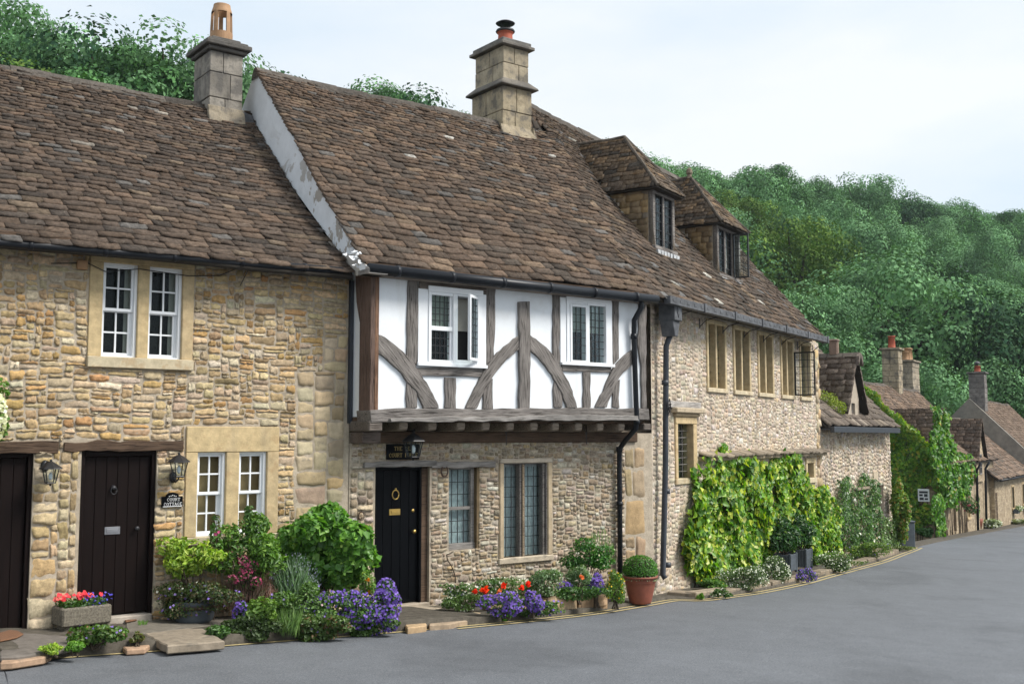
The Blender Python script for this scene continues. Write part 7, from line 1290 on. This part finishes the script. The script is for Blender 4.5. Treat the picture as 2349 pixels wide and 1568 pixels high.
GB = [((.12, .22, .095), 4), ((.15, .26, .115), 3), ((.08, .16, .07), 2)]
GC = [((.11, .18, .035), 4), ((.14, .20, .04), 2), ((.07, .13, .03), 2)]
GD = [((.03, .07, .03), 4), ((.042, .085, .034), 3), ((.022, .058, .028), 2)]
PR = [tree_proto(200+k, pal=p, n=nn, R=r, H=h, sz=z, lumps=l_) for k, (p, nn, r, h, z, l_) in enumerate(((GA, 15000, 4.6, 11, .27, 40), (GB, 16000, 4.9, 12, .25, 50), (GA, 15000, 5.0, 10.5, .28, 36), (GC, 15000, 4.3, 10, .25, 40), (GD, 14000, 5.2, 13, .28, 38), (GB, 16000, 4.4, 13, .25, 52), (GA, 14000, 4.0, 11, .27, 32), (GD, 13000, 4.4, 11, .27, 34)))]
LBL = ['deep green rounded tree in the hillside wood', 'fresh pale green full crowned tree in the hillside wood', 'broad mid green tree in the hillside wood', 'yellowish green tree in the hillside wood', 'dark green tree in the hillside wood', 'tall pale green tree in the hillside wood', 'small mid green tree in the hillside wood', 'small dark green tree in the hillside wood']
g = np.random.default_rng(77); pts = []
def put(x, y, k, sc, label=None, dz=0.):
    o = bpy.data.objects.new('hillside_tree', PR[k]); COL.objects.link(o); o.location = (x, y, float(hill(np.array(x), np.array(y)))-.3+dz); o.rotation_euler = (0, 0, g.uniform(0, 6.28)); o.scale = (sc*g.uniform(.9, 1.1), sc*g.uniform(.9, 1.1), sc*g.uniform(.92, 1.1))
    tag(o, label or LBL[k], 'tree', None if label else LBL[k].replace(' tree in', ' trees in').replace('crowned trees', 'crowned trees'))
cnt = 0; tries = 0
while cnt < 245 and tries < 30000:
    tries += 1; az = g.uniform(-.56, .60); D = np.interp(az, AZ, DC); r0 = np.interp(az, [-.47, -.2, .1, .3, .5], [27, 30, 52, 68, 74]); r = math.sqrt(g.uniform((r0*.98)**2, (D*1.10)**2)); x = az*r
    sp = 5.4 if r > 60 else 4.6
    if az < .02 and r < 38: continue
    if -.12 < az < .1 and r < D*.75: continue
    if any((x-p)**2+(r-q)**2 < (sp*(1+.5*(r > 110)))**2 for p, q in pts): continue
    pts.append((x, r)); k = int(g.choice(8, p=[.2, .17, .17, .08, .1, .14, .08, .06])); sc = g.uniform(.8, 1.12)*(.92 if r < 60 else 1.)
    put(x, r, k, sc); cnt += 1
def putpx(px, py_top, D, k, sc, label):
    az = (px-CX)/FPX; x = az*D; h = (EYE+(HOR-py_top)/FPX*D); o_h = [11, 12, 10.5, 10, 13, 13, 11, 11][k]*sc*.96; put(x, D, k, sc, label); o = bpy.context.scene.collection.objects[-1]; 
    for o in (COL.objects[-1],): o.location.z = h-o_h
putpx(2035, 520, 78, 5, 1.35, 'tall pale green tree standing out in front of the wood, above the creeper cottage chimneys')
putpx(1830, 510, 88, 3, 1.25, 'yellowish broad tree in the wood just right of the second roof dormer')
putpx(2270, 640, 80, 4, 1.15, 'very dark tree at the foot of the wood above the tall house roof')
putpx(1775, 385, 128, 6, 1.0, 'tree poking above the skyline of the wood right of the dormers')
putpx(1860, 660, 70, 1, .8, 'light green tree rising just behind the far end of the long stone house')
putpx(372, 84, 46, 1, .8, 'round topped tree behind the left chimney')
putpx(640, 150, 60, 6, .7, 'small tree top showing between the left chimney and the court house roof')
for i_, x_ in enumerate(range(1470, 2480, 46)):
    y_ = float(np.interp(x_, [a for a, b in SKY], [b for a, b in SKY]))+float(g.normal(0, 6)); D_ = float(np.interp((x_-CX)/FPX, AZ, DC)); putpx(x_, y_, D_*g.uniform(.97, 1.05), [0, 1, 2, 6, 5, 0, 4][i_ % 7], g.uniform(.85, 1.0), None)
for q_ in ((1500, 362, 104, 0, 1.), (1545, 372, 112, 1, .95), (1590, 386, 118, 2, .95), (1640, 388, 122, 5, .9), (1690, 394, 124, 6, 1.), (1480, 400, 96, 2, .9), (1560, 430, 100, 0, .9), (1620, 450, 100, 1, .95), (1700, 440, 110, 3, .9)): putpx(*q_, None)
for q_ in ((20, 45, 56, 0, .9), (100, 80, 54, 1, .85), (190, 112, 54, 2, .85), (440, 140, 52, 7, .8), (60, 120, 44, 3, .7), (180, 150, 44, 6, .7), (310, 150, 46, 2, .7)): putpx(*q_, None)
putpx(905, 205, 70, 2, .5, 'tree top peeping over the court house ridge'); putpx(1025, 232, 74, 5, .4, 'tiny tree top peeping over the court house ridge left of its chimney')

# ================================================================== the slightly hazy air
hz = MB(); hz.box(-330, 330, -60, 330, -20, 95); ho = hz.build('haze', M['dark']); hm = bpy.data.materials.new('haze_air'); hm.use_nodes = True; ht = hm.node_tree; ht.nodes.clear()
pv = ht.nodes.new('ShaderNodeVolumePrincipled'); pv.inputs['Color'].default_value = (.80, .90, 1, 1); pv.inputs['Density'].default_value = .00024; pv.inputs['Anisotropy'].default_value = .2
ho_ = ht.nodes.new('ShaderNodeOutputMaterial'); ht.links.new(pv.outputs[0], ho_.inputs['Volume']); ho.data.materials[0] = hm; ho['kind'] = 'stuff'; ho['label'] = 'thin pale haze over the valley'
